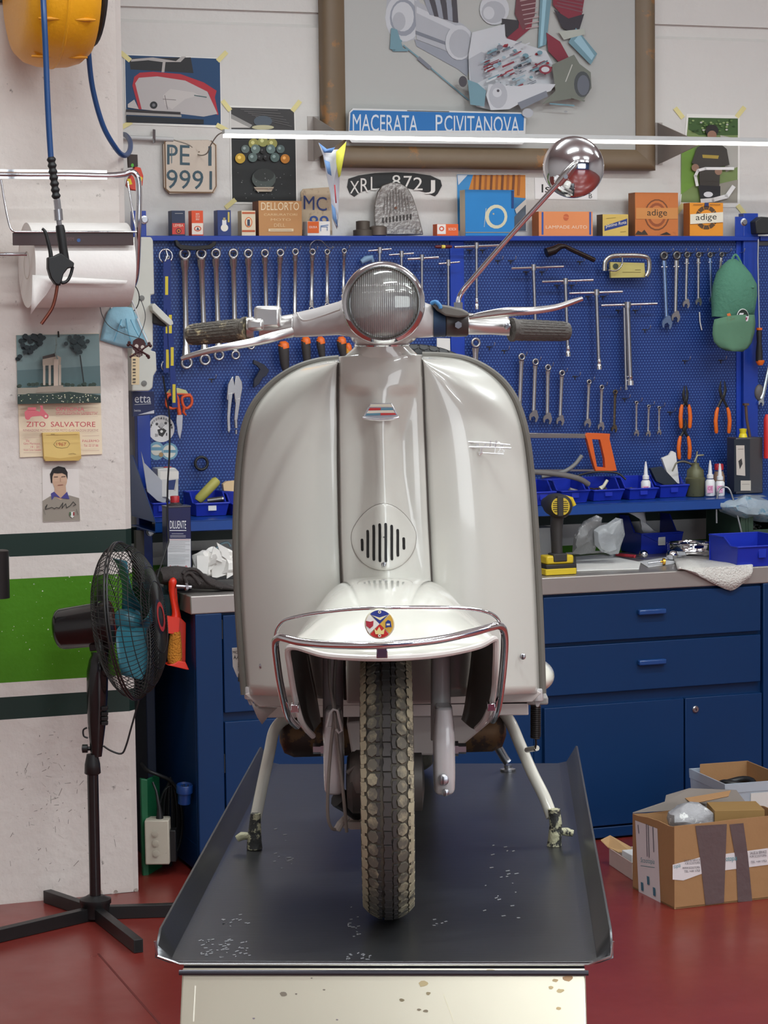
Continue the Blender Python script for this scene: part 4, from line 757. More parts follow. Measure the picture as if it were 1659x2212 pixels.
for i, (x, y, xa, xb, yb, y2, r, sk, d) in enumerate(ths):
    h = B(smooth=50); n = NT-.02; dyy = .012*(xb-xa)
    h.tube([P(xa, yb+3, n), P(xb, yb-1, n)], 3.2*PX*(.7 if xb-xa < 60 else 1), CHROME, seg=10)
    st = B(smooth=50); x2 = x+(y2-y)*.035*(1 if i > 4 else .1); c = P(x, y-7, n); st.tube([c, P(x, y+6, n)], (r+2.5)*PX, STEEL, seg=10); st.tube([P(x, y, n), P(x2, y2, n)], r*PX, STEEL, seg=10)
    pr = [('bar', h), ('stem', st)]
    if sk: so = B(smooth=40); rr = (r+1.6)*PX; so.tube([P(x2, y2-24, n), P(x2, y2-18, n), P(x2, y2-13, n), P(x2, y2-10, n), P(x2, y2, n)], [rr*.6, rr, rr*.75, rr*1.15, rr*1.15], CHROME, seg=12); pr.append(('socket', so))
    if i == 8: s2 = B(smooth=50); s2.tube([P(1348, 664, n+.004), P(1352, 836, n+.004)], 3*PX, STEEL, seg=10); s2.tube([P(1352, 836, n), P(1352.5, 842, n)], 3.6*PX, CHROME, seg=10); pr.append(('guide_rod', s2))
    thing('t_handle_wrench', d, 'wrench', 'W', pr, 'T-handle wrenches on the pegboard')
# pegboard hooks: one built, the others copied
pl_ = B(mat=M((70, 66, 64), .4, .8)); pl_.box((-.010, -.002, -.0018), (.010, 0, .0018)); pl_.box((-.0015, -.002, -.012), (.0015, 0, 0))
pr_ = B(mat=STEEL, smooth=60); pr_.tube([(.002, -.002, 0), (.004, -.022, .001), (.006, -.03, .004), (.007, -.031, .012)], .0015, seg=6); pr_.ell((.007, -.031, .0135), (.0022, .0022, .0022), None, 8, 5)
hk = addobj('pegboard_hook', None); mkobj(pl_, 'hook_plate', (0, 0, 0), hk); mkobj(pr_, 'prong', (0, 0, 0), hk)
hks = [(1393, 712, 'below the yellow card holder'), (1479, 779, 'below the two longest ratchet spanners'), (1557, 778, 'under the peak of the green cap'), (1349, 861, 'right of the rusty spanner'), (1447, 890, 'at the end of the smallest spanners'), (1075, 563, 'left one of the pair right of the mirror stalk'), (1103, 563, 'right one of the pair right of the mirror stalk'), (1057, 749, 'upper one between the large spanner and the next'), (1089, 757, 'lower one between the large spanner and the next'), (1242, 813, 'in the gap of the stepped spanner row'), (457, 819, 'below the long spanner row near the locking pliers')]
hks2 = [(1014, 538), (1042, 538), (1136, 585), (1170, 585), (1203, 614), (1234, 614), (1270, 638), (1302, 638), (1335, 668), (1372, 668), (1252, 563)]
first = True
def puthook(x, y, label, group):
    global first
    if first: o = hk; first = False
    else:
        o = hk.copy(); SC.collection.objects.link(o)
        for ch in list(hk.children): c = ch.copy(); SC.collection.objects.link(c); c.parent = o
    place(o, 'W', P(x, y, PB-.0005)); props(o, label, 'hook', group)
for x, y, d in hks: puthook(x, y, 'empty steel pegboard hook, '+d, 'empty pegboard hooks')
WH = ['T-handle wrench behind the mirror stalk', 'T-handle wrench behind the brake lever', 'T-handle wrench behind the right grip', 'second T-handle wrench from the right', 'thickest T-handle wrench']
for i, (x, y) in enumerate(hks2): puthook(x, y+2, ('steel hook under the %s bar of the %s' % (('left', 'right')[i % 2], WH[i//2])) if i < 10 else 'small empty steel hook under the black elbow pipe', 'hooks under the T-handle bars')
for i, (x, y, r, *_) in enumerate(rows): puthook(x+1, y-2, 'small steel hook holding up the %s double ring spanner of the long row' % ORD[i], 'hooks of the long spanner row')
for i, (x, y, r, *_) in enumerate(cs[1:]): puthook(x, y-2, 'small steel hook holding up the %s spanner of the stepped row' % ORD[i], 'hooks of the stepped spanner row')
for i, x in enumerate((1436, 1464, 1486, 1511, 1536, 1561, 1590)): puthook(x+6, 546, ('small steel hook holding the %s ratchet spanner at the top right' % ORD[i]) if i < 6 else 'small steel hook from which the green cap hangs', 'hooks of the top right row')
# chain wrench with printed blue lanyards
b1 = B(smooth=50); ring2(b1, 358, 553, 16, NT-.01, CHROME, .12); ring2(b1, 360, 790, 13, NT-.006, CHROME, .14); b1.tube([P(358, 538, NT-.01), P(362, 553, NT-.02), P(356, 565, NT-.02)], .004, STEEL, seg=8); ring2(b1, 362, 556, 5, NT-.02, STEEL, .3)
shaft(b1, [(357, 575, 4), (357, 770, 3.4)], STEEL)
st = []
for k, (pts, ys) in enumerate((([(361, 560), (361, 640), (362, 730), (361, 805)], (0,)), ([(366, 668), (370, 740), (374, 820), (378, 880)], (0,)))):
    q = B(mat=M((18, 46, 120), .6)); w_ = 8 if k == 0 else 6; n = NT-.022-k*.004
    q.prism([P(x-w_, y, n) for x, y in pts]+[P(x+w_, y, n) for x, y in pts[::-1]], (0, .001, 0)); a_ = Art(q, n-.0003)
    for x, y in ((360, 617), (361, 700), (362, 775)) if k == 0 else ((368, 700), (372, 770), (376, 850)): a_.q((222, 200, 60), x-3.2, y-20, x+3.2, y+20)
    st.append(('lanyard', q, dict(label='blue lanyard with yellow print')))
thing('hanging_wrench', 'chrome ring wrench draped with blue and yellow printed lanyards', 'wrench', 'W', [('wrench', b1)]+st)
b = B(smooth=40, bev=.002, mat=M((34, 32, 32), .4, .3)); b.prism([P(x, y, NT-.03) for x, y in [(378, 519), (383, 518), (390, 528), (420, 532), (452, 529), (462, 521), (468, 522), (466, 530), (456, 538), (420, 541), (390, 539), (380, 530)]], (0, .02, 0))
solo('pry_lever', 'black curved two-ended lever laid over the first ring spanners', 'lever', 'W', b)
b = B(mat=STEEL, smooth=60); b.tube([P(x, y, NT-.02) for x, y in spl([(672, 545), (670, 530), (680, 520), (694, 520), (704, 530), (712, 536), (722, 534)], 4)], .0016, seg=6); solo('wire_hook', 'bent thin wire hanging over the ninth ring spanner', 'wire', 'W', b)
# elbow pipe
b = B(mat=M((58, 50, 48), .25, .8), smooth=60); b.tube([P(x, y, NT-.03) for x, y in [(1180, 546), (1196, 541), (1208, 533), (1220, 532), (1232, 538), (1258, 550), (1284, 562)]], [.017, .016, .012, .0075, .0085, .009, .009], seg=16); b.lathe(P(1180, 546, NT-.03), (P(1180, 546, NT)[0]-P(1196, 541, NT)[0], 0, P(1180, 546, NT)[2]-P(1196, 541, NT)[2]), [(.012, .0), (.012, .001)], BLACK); solo('exhaust_pipe', 'dark chrome elbow pipe hanging below the orange lamp box', 'pipe', 'W', b)
# trim frame with yellow card
b = B(mat=M((176, 172, 166), .2, .9), smooth=60); b.tube([P(x, y, NT-.03) for x, y in spl([(1306, 585), (1308, 565), (1322, 554), (1350, 552), (1385, 553), (1401, 560), (1402, 585), (1396, 597)], 5)], .0085, seg=10, flat=.5); b.tube([P(x, y, NT-.04) for x, y in spl([(1314, 583), (1330, 585), (1343, 573), (1344, 556)], 4)], .003, seg=8)
c = sheet(NT-.02, .012, 1318, 566, 1392, 568, 1394, 599, 1320, 600, m=M((196, 184, 110), .6)); a_ = Art(c, NT-.021); a_.ln((120, 110, 60), 1, 1345, 588, 1384, 588).ln((120, 110, 60), 1, 1372, 583, 1384, 583); a_.c((60, 70, 60), 1330, 575, 6)
thing('headlamp_trim', 'chrome lamp trim frame with a yellow card packet', 'car part', 'W', [('trim_frame', b), ('card_packet', c, dict(label='pale yellow card packet'))])
# file / screwdriver small red
b = B(smooth=50); b.tube([P(x, 533, NT-.01) for x in (940, 945, 972, 976)], [.004, .006, .006, .004], M((90, 20, 24), .4), seg=12); b.tube([P(954, 533, NT-.016), P(961, 533, NT-.016)], .0062, M((230, 210, 90), .5), seg=12); solo('small_screwdriver_handle', 'dark red screwdriver handle with a yellow band near the board top', 'screwdriver', 'W', b)
b = B(mat=M((120, 150, 180), .4), smooth=40); b.tube([P(x, y, NT-.01) for x, y in ((780, 566), (790, 560), (802, 557), (806, 566))], [.008, .012, .011, .006], seg=12); solo('glove_grip', 'blue-grey rounded tool head just above the headlamp', 'tool', 'W', b)
# green cap on a hook
CAPM = M((84, 138, 114), .85, bump=.4, bs=80, vs=9, var=.15); cp = B(mat=CAPM, smooth=70); n = NT-.085
secs = [(1580, 1596, 560, .01), (1566, 1612, 572, .03), (1556, 1628, 590, .05), (1550, 1637, 615, .06), (1547, 1639, 640, .062), (1545, 1636, 665, .058), (1543, 1632, 685, .045)]
cp.loft([[ (lambda a, c: ((a[0]+c[0])/2+(c[0]-a[0])/2*math.cos(t), n+.02+d*math.sin(t), a[2]))(P(x0, y, n), P(x1, y, n)) for t in [2*math.pi*j/20 for j in range(20)]] for x0, x1, y, d in secs]); cp.rough_(.006, 3, 26)
vz = B(mat=M((94, 136, 108), .85, vs=8, var=.2, wear=(96, 92, 60), ws=16, wt=.58, wv=.15), smooth=70, solid=.003)
vp = [(1543, 690, 1630, 680), (1540, 705, 1632, 698), (1539, 722, 1630, 718), (1542, 738, 1624, 740), (1552, 750, 1616, 752), (1568, 758, 1604, 760)]
grid(vz, lambda u, v: (lambda k: (lambda q: P(q[0]+(q[2]-q[0])*v, q[1]+(q[3]-q[1])*v-4*math.sin(v*math.pi)*(1-u), n-.03-.02*math.sin(v*math.pi)))(vp[k]))(round(u*5)), 5, 12)
bt_ = B(mat=CAPM).ell(P(1626, 620, n-.032), (.007, .005, .006)); sp = B(mat=CAPM, smooth=60); sp.tube([P(x, y, n+.01) for x, y in spl([(1572, 600), (1578, 570), (1588, 550), (1598, 562), (1606, 582)], 4)], .004, seg=8, flat=.5)
bd = B(mat=M((240, 240, 235), .5)); cpp = P(1604, 685, n-.038); bd.lathe(cpp, (0, -1, 0), [(.03, 0), (.03, .002), (.027, .003)], M((220, 224, 220), .5), seg=28, sx=.8); bd.lathe((cpp[0], cpp[1]-.003, cpp[2]), (0, -1, 0), [(.027, 0), (.027, .0006)], M((22, 40, 32), .5), seg=28, sx=.8)
a_ = Art(bd, n-.0425); a_.p((228, 226, 228), 1590, 695, 1598, 676, 1607, 676, 1604, 683, 1618, 683, 1615, 694).p((150, 50, 90), 1598, 690, 1601, 684, 1615, 686, 1612, 692)
pn = B(mat=ORANGE); a_2 = Art(pn, n-.04); a_2.p((226, 120, 60), 1570, 678, 1577, 676, 1580, 684, 1574, 690).p((240, 240, 230), 1573, 684, 1578, 683, 1577, 690, 1574, 690)
thing('baseball_cap', 'faded green baseball cap with an oval badge hanging from a hook', 'cap', 'W', [('crown', cp, dict(sub=[('top_button', bt_)])), ('peak', vz), ('back_strap', sp), ('oval_badge', bd, dict(label='oval dark badge with white stripe')), ('pin', pn, dict(label='small orange pin'))])
b = B(mat=PAPER).tube([P(1511, 674, NT+.02), P(1512, 695, NT+.02), P(1516, 713, NT+.02)], .0022, seg=8); solo('white_stick', 'thin white plastic stick on the board under the ratchet spanners', 'stick', 'W', b)
# circlip pliers
def pliers(x, ytip, yp, y0, y1, hw, label, tip=2, name='circlip_pliers', hm=ORANGE):
    n = NT-.01; j = B(mat=M((26, 26, 28), .4), smooth=50)
    for s in (-1, 1):
        j.tube([P(x+s*tip, ytip, n), P(x+s*(tip+2), ytip+(yp-ytip)*.5, n), P(x+s*3, yp-4, n), P(x, yp, n), P(x-s*4, yp+8, n), P(x-s*hw*.75, y0, n)], [.0018, .006, .006, .006, .0055, .005], seg=8, flat=.6, up=(0, 1, 0))
    j.lathe(P(x, yp-2, n-.004), (0, -1, 0), [(.008, 0), (.008, .003), (.0005, .004)], seg=14)
    hs_ = []
    for s in (-1, 1):
        q = B(mat=hm, smooth=60); q.tube([P(x+s*hw*.7, y0-2, n), P(x+s*hw*.9, y0+8, n), P(x+s*hw*1.05, (y0+y1)/2, n), P(x+s*hw*.95, y1-4, n), P(x+s*hw*.9, y1, n)], [.005, .0075, .0078, .0075, .005], seg=10, flat=.8, up=(0, 1, 0)); hs_.append(('handle', q, dict(label='orange handle')))
    thing(name, label, 'pliers', 'W', [('jaws', j)]+hs_, 'circlip pliers on the right')
pliers(1480.5, 833, 868, 876, 925, 10, 'upper orange circlip pliers of the pair hung one above the other')
pliers(1478, 905, 930, 944, 992, 11.5, 'lower orange circlip pliers hanging below another pair')
pliers(1561, 823, 860, 882, 936, 14.5, 'orange circlip pliers with wide handles hanging alone at right', 4)
# locking pliers
n = NT-.015; LM = M((196, 194, 192), .25, .9); b = B(mat=LM, smooth=40, bev=.0015)
b.prism([P(x, y, n) for x, y in [(503, 812), (507, 830), (509, 812), (516, 812), (523, 825), (524, 838), (520, 860), (514, 875), (508, 870), (506, 850), (502, 852), (494, 868), (490, 862), (493, 830)]], (0, .012, 0))
h1 = B(mat=LM, smooth=50, bev=.001); h1.prism([P(x, y, n-.002) for x, y in [(494, 850), (503, 848), (499, 880), (497, 905), (498, 928), (495, 936), (492, 930), (491, 900)]], (0, .01, 0))
h2 = B(mat=LM, smooth=50, bev=.001); h2.prism([P(x, y, n-.002) for x, y in [(510, 862), (520, 860), (517, 880), (513, 908), (506, 908), (508, 885)]], (0, .01, 0)); h2.tube([P(509, 905, n+.003), P(510, 925, n+.003)], .006, seg=12); h2.tube([P(510, 928, n+.003), P(510, 938, n+.003)], .0045, STEEL, seg=12)
rv = B(mat=STEEL); [rv.ell(P(x, y, n-.003), (.004, .002, .004), None, 10, 5) for x, y in ((512, 848), (500, 869), (491, 851))]
b.v += []; thing('locking_pliers', 'silver locking pliers hanging beside the leg shield edge', 'pliers', 'W', [('jaw_body', b), ('handle', h1), ('handle', h2)])
# adjustable pliers, black
b = B(mat=M((46, 48, 60), .4, .3), smooth=40, bev=.0015); b.prism([P(x, y, n) for x, y in [(548, 777), (558, 781), (572, 788), (582, 800), (576, 812), (568, 816), (560, 830), (548, 838), (549, 820), (558, 806), (562, 798), (555, 790), (547, 786)]], (0, .012, 0)); solo('pipe_pliers', 'dark slip-joint pliers half hidden behind the leg shield top', 'pliers', 'W', b)
# screwdrivers behind the leg shield
for x, y0, y1, r, m, d in ((612, 738, 800, 11.5, 0, 'orange and black screwdriver handle standing left of the leg shield top'), (660, 728, 790, 10, 0, 'second screwdriver handle under the left bar'), (692, 728, 776, 9, 0, 'third screwdriver handle, orange topped, under the left bar'), (737, 728, 772, 10, 0, 'fourth screwdriver handle next to the headset neck'), (752, 742, 772, 7, 1, 'amber screwdriver handle right by the headset neck')):
    h = B(mat=(M((60, 56, 54), .6) if m == 0 else M((226, 160, 60), .4)), smooth=60); n_ = NT-.02; h.tube([P(x, y0, n_), P(x, y0+5, n_), P(x+1, y0+20, n_), P(x+3, y1-14, n_), P(x+5, y1, n_)], [r*.5*PX, r*PX, r*1.0*PX, r*.85*PX, r*.6*PX], seg=14)
    o2 = B(mat=ORANGE, smooth=60); o2.tube([P(x-.5, y0-1, n_-.0006), P(x, y0+5, n_-.0006), P(x+2, y0+15, n_-.0008)], [r*.5*PX, r*1.02*PX, r*.99*PX], seg=14)
    bl = B(mat=STEEL); bl.tube([P(x+5, y1, n_), P(x+8, y1+70, n_)], .003, seg=8); thing('screwdriver', d, 'screwdriver', 'W', [('handle', h), ('handle_cap', o2, dict(label='orange cap')), ('blade', bl)], 'screwdrivers on the pegboard')
# scissors
n = NT-.02; s1 = B(mat=M((214, 84, 40), .45), smooth=60); s1.tube([P(x, y, n) for x, y in spl([(398, 856), (412, 856), (414, 872), (404, 882), (396, 876), (393, 862)], 4, True)], .005, seg=8, closed=True); s1.tube([P(398, 878, n), P(396, 890, n), (P(402, 897, n))], [.006, .005, .003], seg=8)
s2 = B(mat=M((214, 84, 40), .45), smooth=60); s2.tube([P(x, y, n) for x, y in spl([(362, 856), (376, 853), (384, 860), (384, 876), (372, 882), (360, 876)], 4, True)], .005, seg=8, closed=True); s2.tube([P(384, 868, n), P(388, 896, n)], [.006, .007], seg=8); s2.tube([P(356, 850, n), P(412, 852, n)], .003, seg=8)
s3_ = B(mat=STEEL, bev=.0008); s3_.prism([P(x, y, n) for x, y in [(382, 896), (395, 896), (394, 925), (389, 950), (384, 935), (381, 910)]], (0, .003, 0)); s4 = B(mat=M((200, 200, 140), .5)); s4.prism([P(x, y, n+.008) for x, y in [(359, 850), (366, 841), (385, 838), (402, 843), (408, 852)]], (0, .004, 0))
thing('scissors', 'orange-handled scissors hanging open ring up with a long blade', 'scissors', 'W', [('handle', s1), ('handle', s2), ('blade', s3_), ('card', s4, dict(label='pale green backing card'))])
# round sticker + torn stickers + black ring
b = B(mat=M((232, 230, 226), .5)); c = P(348.5, 926, PB-.001); b.lathe(c, (0, -1, 0), [(28.5*PX, -.0008), (28.5*PX, .0008)], seg=40); a_ = Art(b, PB-.0022)
a_.p((60, 58, 56), 340, 928, 353, 925, 360, 930, 351, 944, 343, 940).c((232, 230, 226), 349, 932, 3).c((80, 80, 80), 339, 916, 3).c((80, 80, 80), 358, 914, 3).ln((90, 90, 90), 1.2, 342, 920, 348, 926, 355, 918).c((190, 188, 186), 349, 918, 5)
a_.t('20', (60, 60, 60), 335, 943, 341, 937).t('1', (60, 60, 60), 359, 941, 361, 935)
for k, ch in enumerate('PistoniBacoli'):
    an = math.pi*(1.0+(k+.5)/13); a_.t(ch, (50, 50, 50), 348.5+23*math.cos(an)-1.6, 926+23*math.sin(an)+2.4, 348.5+23*math.cos(an)+1.6, 926+23*math.sin(an)-2.4)
solo('round_sticker', 'round white club sticker with a black piston emblem on the upright', 'sticker', 'W', b)
b = B(); c = P(366, 975, PB-.001); b.lathe(c, (0, -1, 0), [(18*PX, 0), (18*PX, .0008)], M((120, 165, 185), .5), seg=30); a_ = Art(b, PB-.0022); a_.c((218, 218, 206), 366, 975, 14).q((110, 155, 175), 353, 972, 380, 978); solo('torn_sticker', 'round blue and cream sticker, right one of the torn pair', 'sticker', 'W', b, 'torn round stickers')
b = B(); b.prism([P(338+18*math.cos(t), 974+18*math.sin(t)*1.1, PB-.0015) for t in [.5+k*.3 for k in range(18)]], (0, .0008, 0), M((120, 165, 185), .5)); a_ = Art(b, PB-.0026); a_.c((214, 212, 198), 338, 972, 12).q((110, 155, 175), 326, 966, 350, 973).c((170, 140, 100), 348, 982, 5); solo('torn_sticker', 'torn blue and cream sticker, left one of the torn pair', 'sticker', 'W', b, 'torn round stickers')
b = B(mat=M((34, 34, 36), .5), smooth=60); c = P(435, 1001, NT); b.tube([(c[0]+13.5*PX*math.cos(t), NT, c[2]+13.5*PX*math.sin(t)) for t in [2*math.pi*j/24 for j in range(24)]], 3.2*PX, seg=8, closed=True); solo('rubber_ring', 'black rubber ring hanging low on the pegboard', 'ring', 'W', b)
# white card behind the spare tyre
b = sheet(NT-.02, .004, 944, 730, 972, 731, 973, 770, 944, 770); solo('white_card', 'white card hanging behind the spare tyre', 'card', 'W', b)
# hacksaw
n = .48; b = B(mat=M((172, 168, 166), .25, .9), bev=.001); b.prism([P(x, y, n) for x, y in [(1120, 935), (1270, 937), (1270, 947), (1120, 946)]], (0, .012, 0)); hnd = B(mat=M((222, 98, 34), .45), bev=.003, smooth=40)
o = [(1264, 940), (1270, 935), (1318, 937), (1318, 955), (1333, 1017), (1290, 1018), (1284, 1008), (1270, 960)]
hnd.prism([P(x, y, n-.003) for x, y in [(1264, 940), (1270, 935), (1318, 937), (1317, 950), (1296, 950), (1280, 949), (1268, 950)]], (0, .018, 0)); hnd.prism([P(x, y, n-.003) for x, y in [(1296, 948), (1317, 948), (1333, 1017), (1308, 1018), (1306, 990), (1300, 965)]], (0, .018, 0)); hnd.prism([P(x, y, n-.003) for x, y in [(1268, 948), (1279, 948), (1290, 1008), (1309, 1010), (1308, 1018), (1287, 1018), (1277, 985)]], (0, .018, 0))
bl = B(mat=STEEL); bl.prism([P(x, y, n+.004) for x, y in [(1120, 1014), (1290, 1014), (1290, 1018), (1120, 1018)]], (0, .001, 0)); sc = screw(0, 0, 4); thing('hacksaw', 'hacksaw with orange D-handle standing behind the blue bins', 'saw', 'W', [('frame_bar', b), ('handle', hnd, dict(label='orange D-shaped handle')), ('blade', bl)])
# long screwdriver + spanner on the right strip, hammer shaft
n = NT-.03; bl = B(mat=STEEL); bl.tube([P(1638, 517, n), P(1637, 560, n), P(1640, 708, n)], .0032, seg=8); h = B(mat=M((34, 32, 34), .6), smooth=60); h.tube([P(1640, y, n) for y in (712, 718, 740, 760, 780)], [.008, .0105, .009, .0125, .013], seg=14); h2_ = B(mat=ORANGE, smooth=60); h2_.tube([P(1640, 708, n), P(1640, 713, n)], .011, seg=14); h3 = B(mat=ORANGE, smooth=60); h3.tube([P(1642, 778, n), P(1642, 782, n), P(1642, 789, n)], [.0158, .0158, .009], seg=14)
thing('long_screwdriver', 'long screwdriver with black and orange handle on the right strip', 'screwdriver', 'W', [('blade', bl), ('handle', h), ('handle_collar', h2_), ('handle_cap', h3)])
b = B(smooth=50); shaft(b, [(1662, 790, 4), (1650, 850, 4), (1646, 862, 5)], M((210, 222, 226), .2, .9)); jaw(b, 1644, 869, 7, -1.9, M((210, 222, 226), .2, .9)); solo('combination_spanner', 'bright spanner hanging tilted beyond the blue upright at right', 'spanner', 'W', b)
b = B(mat=M((96, 92, 92), .5), smooth=60); b.ell(P(1640, 848, NT+.01), (.02, .012, .03)); solo('rubber_block', 'grey rubber block behind the tilted spanner at the right edge', 'block', 'W', b)
b = B(mat=M((92, 70, 58), .6), smooth=50); b.tube([P(1611, 875, .5), P(1613, 905, .5), P(1620, 945, .5)], [.0055, .005, .0055], seg=10); b.box(tuple(v for v in (P(1606, 876, .5)[0], .492, P(1606, 876, .5)[2])), (P(1616, 871, .5)[0], .508, P(1616, 871, .5)[2])); solo('wooden_rod', 'worn brown wooden rod leaning behind the square oil can', 'rod', 'W', b)
b = B(mat=M((210, 40, 40), .4), smooth=50); b.tube([P(1657, y, .45) for y in (895, 905, 960, 990)], [.006, .012, .012, .012], seg=12); solo('red_bottle', 'red bottle cut off by the right edge above the bins', 'bottle', 'W', b)
b = B(mat=M((36, 38, 40), .5), smooth=50, bev=.003); b.prism([P(x, y, .56) for x, y in [(1634, 505), (1632, 478), (1645, 468), (1675, 470), (1675, 505)]], (0, .08, 0)); solo('black_tool_case', 'black object on the ledge at the far right edge', 'case', 'W', b)
# ================================================================ boxes on the ledge
ZL = zTop+.0035
def lbox(x0, y0, x1, y1, n, dep, m, side=None, rz=0):
    a = P(x0, (y0+y1)/2, n); c = P(x1, (y0+y1)/2, n); zt_ = P((x0+x1)/2, y0, n)[2]; b = B(bev=.0006)
    b.box((a[0], n+.0012, ZL), (c[0], n+dep, zt_), side or m); b.box((a[0], n, ZL), (c[0], n+.0012, zt_), m); return b, Art(b, n-.0004)
NA = (40, 52, 80)
b, a = lbox(371, 455, 400, 507, .60, .045, M(NA, .5)); a.q((210, 70, 60), 372, 482, 399, 506).t('LEMBA', (235, 215, 190), 375, 490, 396, 484).c((40, 40, 60), 386, 499, 6).c((210, 120, 60), 386, 499, 4.5).c((40, 40, 60), 386, 499, 2).ln((190, 190, 190), 1, 378, 461, 395, 461)
solo('bulb_box', 'small navy and red bulb carton, first at the left end of the ledge', 'box', 'W', b)
b, a = lbox(414, 455, 439, 507, .60, .04, M((226, 80, 34), .5)); a.q((235, 225, 210), 414.5, 482, 438.5, 506.5).c((214, 90, 50), 427, 494, 8, 6).c((235, 225, 210), 427, 494, 5.5, 4).p((60, 70, 90), 424, 497, 427, 490, 431, 497)
a.t('BOSCH', (240, 220, 200), 423, 476, 431, 460); solo('bulb_box', 'small upright orange and white carton beside the navy one', 'box', 'W', b)
b, a = lbox(470, 454, 499, 507, .60, .045, M((30, 54, 116), .45)); a.c((232, 228, 214), 485, 492, 8).q((226, 226, 226), 480, 475, 489, 486).q((170, 160, 110), 482, 470, 487, 476).q((200, 180, 90), 492, 458, 496, 480); solo('bulb_box', 'small navy carton printed with a white light bulb', 'box', 'W', b)
b, a = lbox(522, 455, 552, 507, .60, .045, M((222, 206, 176), .5), M((196, 176, 140), .6)); a.q((190, 90, 50), 523, 458, 551, 462).q((190, 90, 50), 523, 497, 551, 501).c((216, 110, 50), 537, 480, 8, 11).c((235, 220, 190), 537, 480, 6, 9).q((60, 70, 90), 534, 474, 540, 488)
solo('bulb_box', 'small cream carton with orange bands beside the tan carburettor box', 'box', 'W', b)
b, a = lbox(559, 434, 652, 508, .60, .07, M((190, 138, 86), .6, wear=(160, 110, 66), ws=30, wt=.6, wv=.2), M((110, 64, 44), .6)); a.t('DELLORTO', (232, 214, 180), 564, 454, 646, 437).t('CARBURATORI', (226, 196, 150), 570, 466, 642, 461).t('MOTO', (226, 196, 150), 585, 477, 628, 472).t('DELL', (226, 196, 150), 592, 490, 616, 483).q((226, 206, 170), 580, 494, 634, 500).ln((150, 100, 60), 1, 584, 497, 630, 497)
solo('carburettor_box', 'large tan carton with cream lettering, leaning on a wooden plate', 'box', 'W', b)
# wooden plate MC
b = B(bev=.001); b.prism([P(x, y, .685) for x, y in [(650, 415), (655, 408), (712, 404), (716, 440), (718, 507), (652, 507)]], (0, .006, 0), M((184, 164, 138), .7, wear=(150, 130, 106), ws=30, wt=.55, wv=.1)); a = Art(b, .6835); a.t('MC', (36, 54, 110), 656, 452, 706, 422, 4).t('89', (36, 70, 140), 668, 494, 710, 466)
solo('old_plate', 'weathered beige plate with hand-painted blue letters MC', 'number plate', 'W', b)
b, a = lbox(664, 478, 713, 504, .598, .05, M((230, 226, 220), .5)); a.q((226, 104, 40), 664.5, 478.5, 689, 503.5).t('ISKRA', (240, 230, 220), 668, 493, 685, 488).ln((60, 110, 170), 1.5, 693, 488, 709, 486).ln((60, 110, 170), 1.2, 693, 499, 693, 490, 707, 490, 707, 498); solo('bulb_box', 'small orange and white carton lying in front of the beige plate', 'box', 'W', b)
b = B(mat=M((92, 84, 76), .55, .6), smooth=50); c = P(782, 507, .64); s = ms(.64); b.lathe((c[0]+.0, .63, ZL), (0, 0, 1), [(.02, 0), (.034, .0), (.034, .02), (.024, .022), (.024, .05), (.015, .052), (.0005, .052)], seg=26); solo('iron_bush', 'dark round iron bush on the ledge before the alloy cover', 'machine part', 'W', b)
b = B(mat=M((110, 100, 92), .5, .6), smooth=50); c = P(818, 507, .62); b.lathe((c[0], .625, ZL), (0, 0, 1), [(.026, 0), (.03, .003), (.03, .03), (.02, .035), (.0005, .035)], seg=24); solo('iron_disc', 'low round metal disc at the foot of the alloy cover', 'machine part', 'W', b)
# alloy cover with slots
b = B(bev=.003, mat=M((150, 146, 142), .42, .85, wear=(120, 112, 105), ws=24, wt=.55, wv=.1, bump=.3, bs=80), smooth=40); pts = [(812, 507), (809, 470), (810, 440), (816, 415), (826, 401), (845, 394), (864, 395), (880, 404), (892, 424), (901, 452), (910, 485), (915, 507)]
b.prism([P(x, y, .655) for x, y in pts], (0, .012, 0)); a = Art(b, .6545)
for k in range(9): a.q((50, 46, 42), 826+k*7.5, 470-k*1.0, 829+k*7.5, 482-k*1.0)
for k in range(9): a.ln((122, 116, 112), 1.5, 830+k*7, 462-k, 832+k*6, 404+abs(k-4)*5)
a.c((110, 70, 50), 855, 449, 3); solo('alloy_cover', 'tall rounded alloy cover with a row of slots leaning on the wall', 'machine part', 'W', b)
b, a = lbox(944, 484, 990, 506, .60, .04, M((228, 98, 40), .5)); a.q((235, 228, 220), 944.5, 484.5, 963, 505.5).c((210, 80, 50), 954, 494, 5.5).c((235, 228, 220), 954, 494, 3).t('BOSCH', (240, 226, 210), 969, 498, 985, 492); solo('bulb_box', 'small flat orange carton between the alloy cover and the blue box', 'box', 'W', b)
b, a = lbox(1005, 410, 1111, 505, .60, .05, M((30, 128, 196), .45), M((214, 206, 180), .6)); a.c((210, 206, 176), 1072, 468, 24, 26).c((30, 128, 196), 1073, 468, 17, 19).c((170, 170, 150), 1066, 462, 2).ln((200, 210, 200), 1, 1050, 450, 1046, 490).ln((160, 150, 120), 1.5, 1006, 502, 1108, 502); a.q((20, 60, 120), 1105, 412, 1110, 450)
solo('ring_box', 'square bright blue box printed with a big silver piston ring', 'box', 'W', b)
b, a = lbox(1164, 457, 1280, 508, .60, .06, M((226, 142, 88), .5), M((190, 110, 60), .6)); a.q((44, 84, 160), 1170, 458, 1174, 507).q((44, 84, 160), 1273, 458, 1277, 507).t('LAMPADE AUTO', (240, 216, 190), 1179, 494, 1268, 487).c((200, 100, 60), 1223, 469, 6, 7).ln((226, 142, 88), 1.2, 1217, 468, 1229, 470)
solo('lamp_box', 'wide flat orange carton with two blue stripes and cream lettering', 'box', 'W', b)
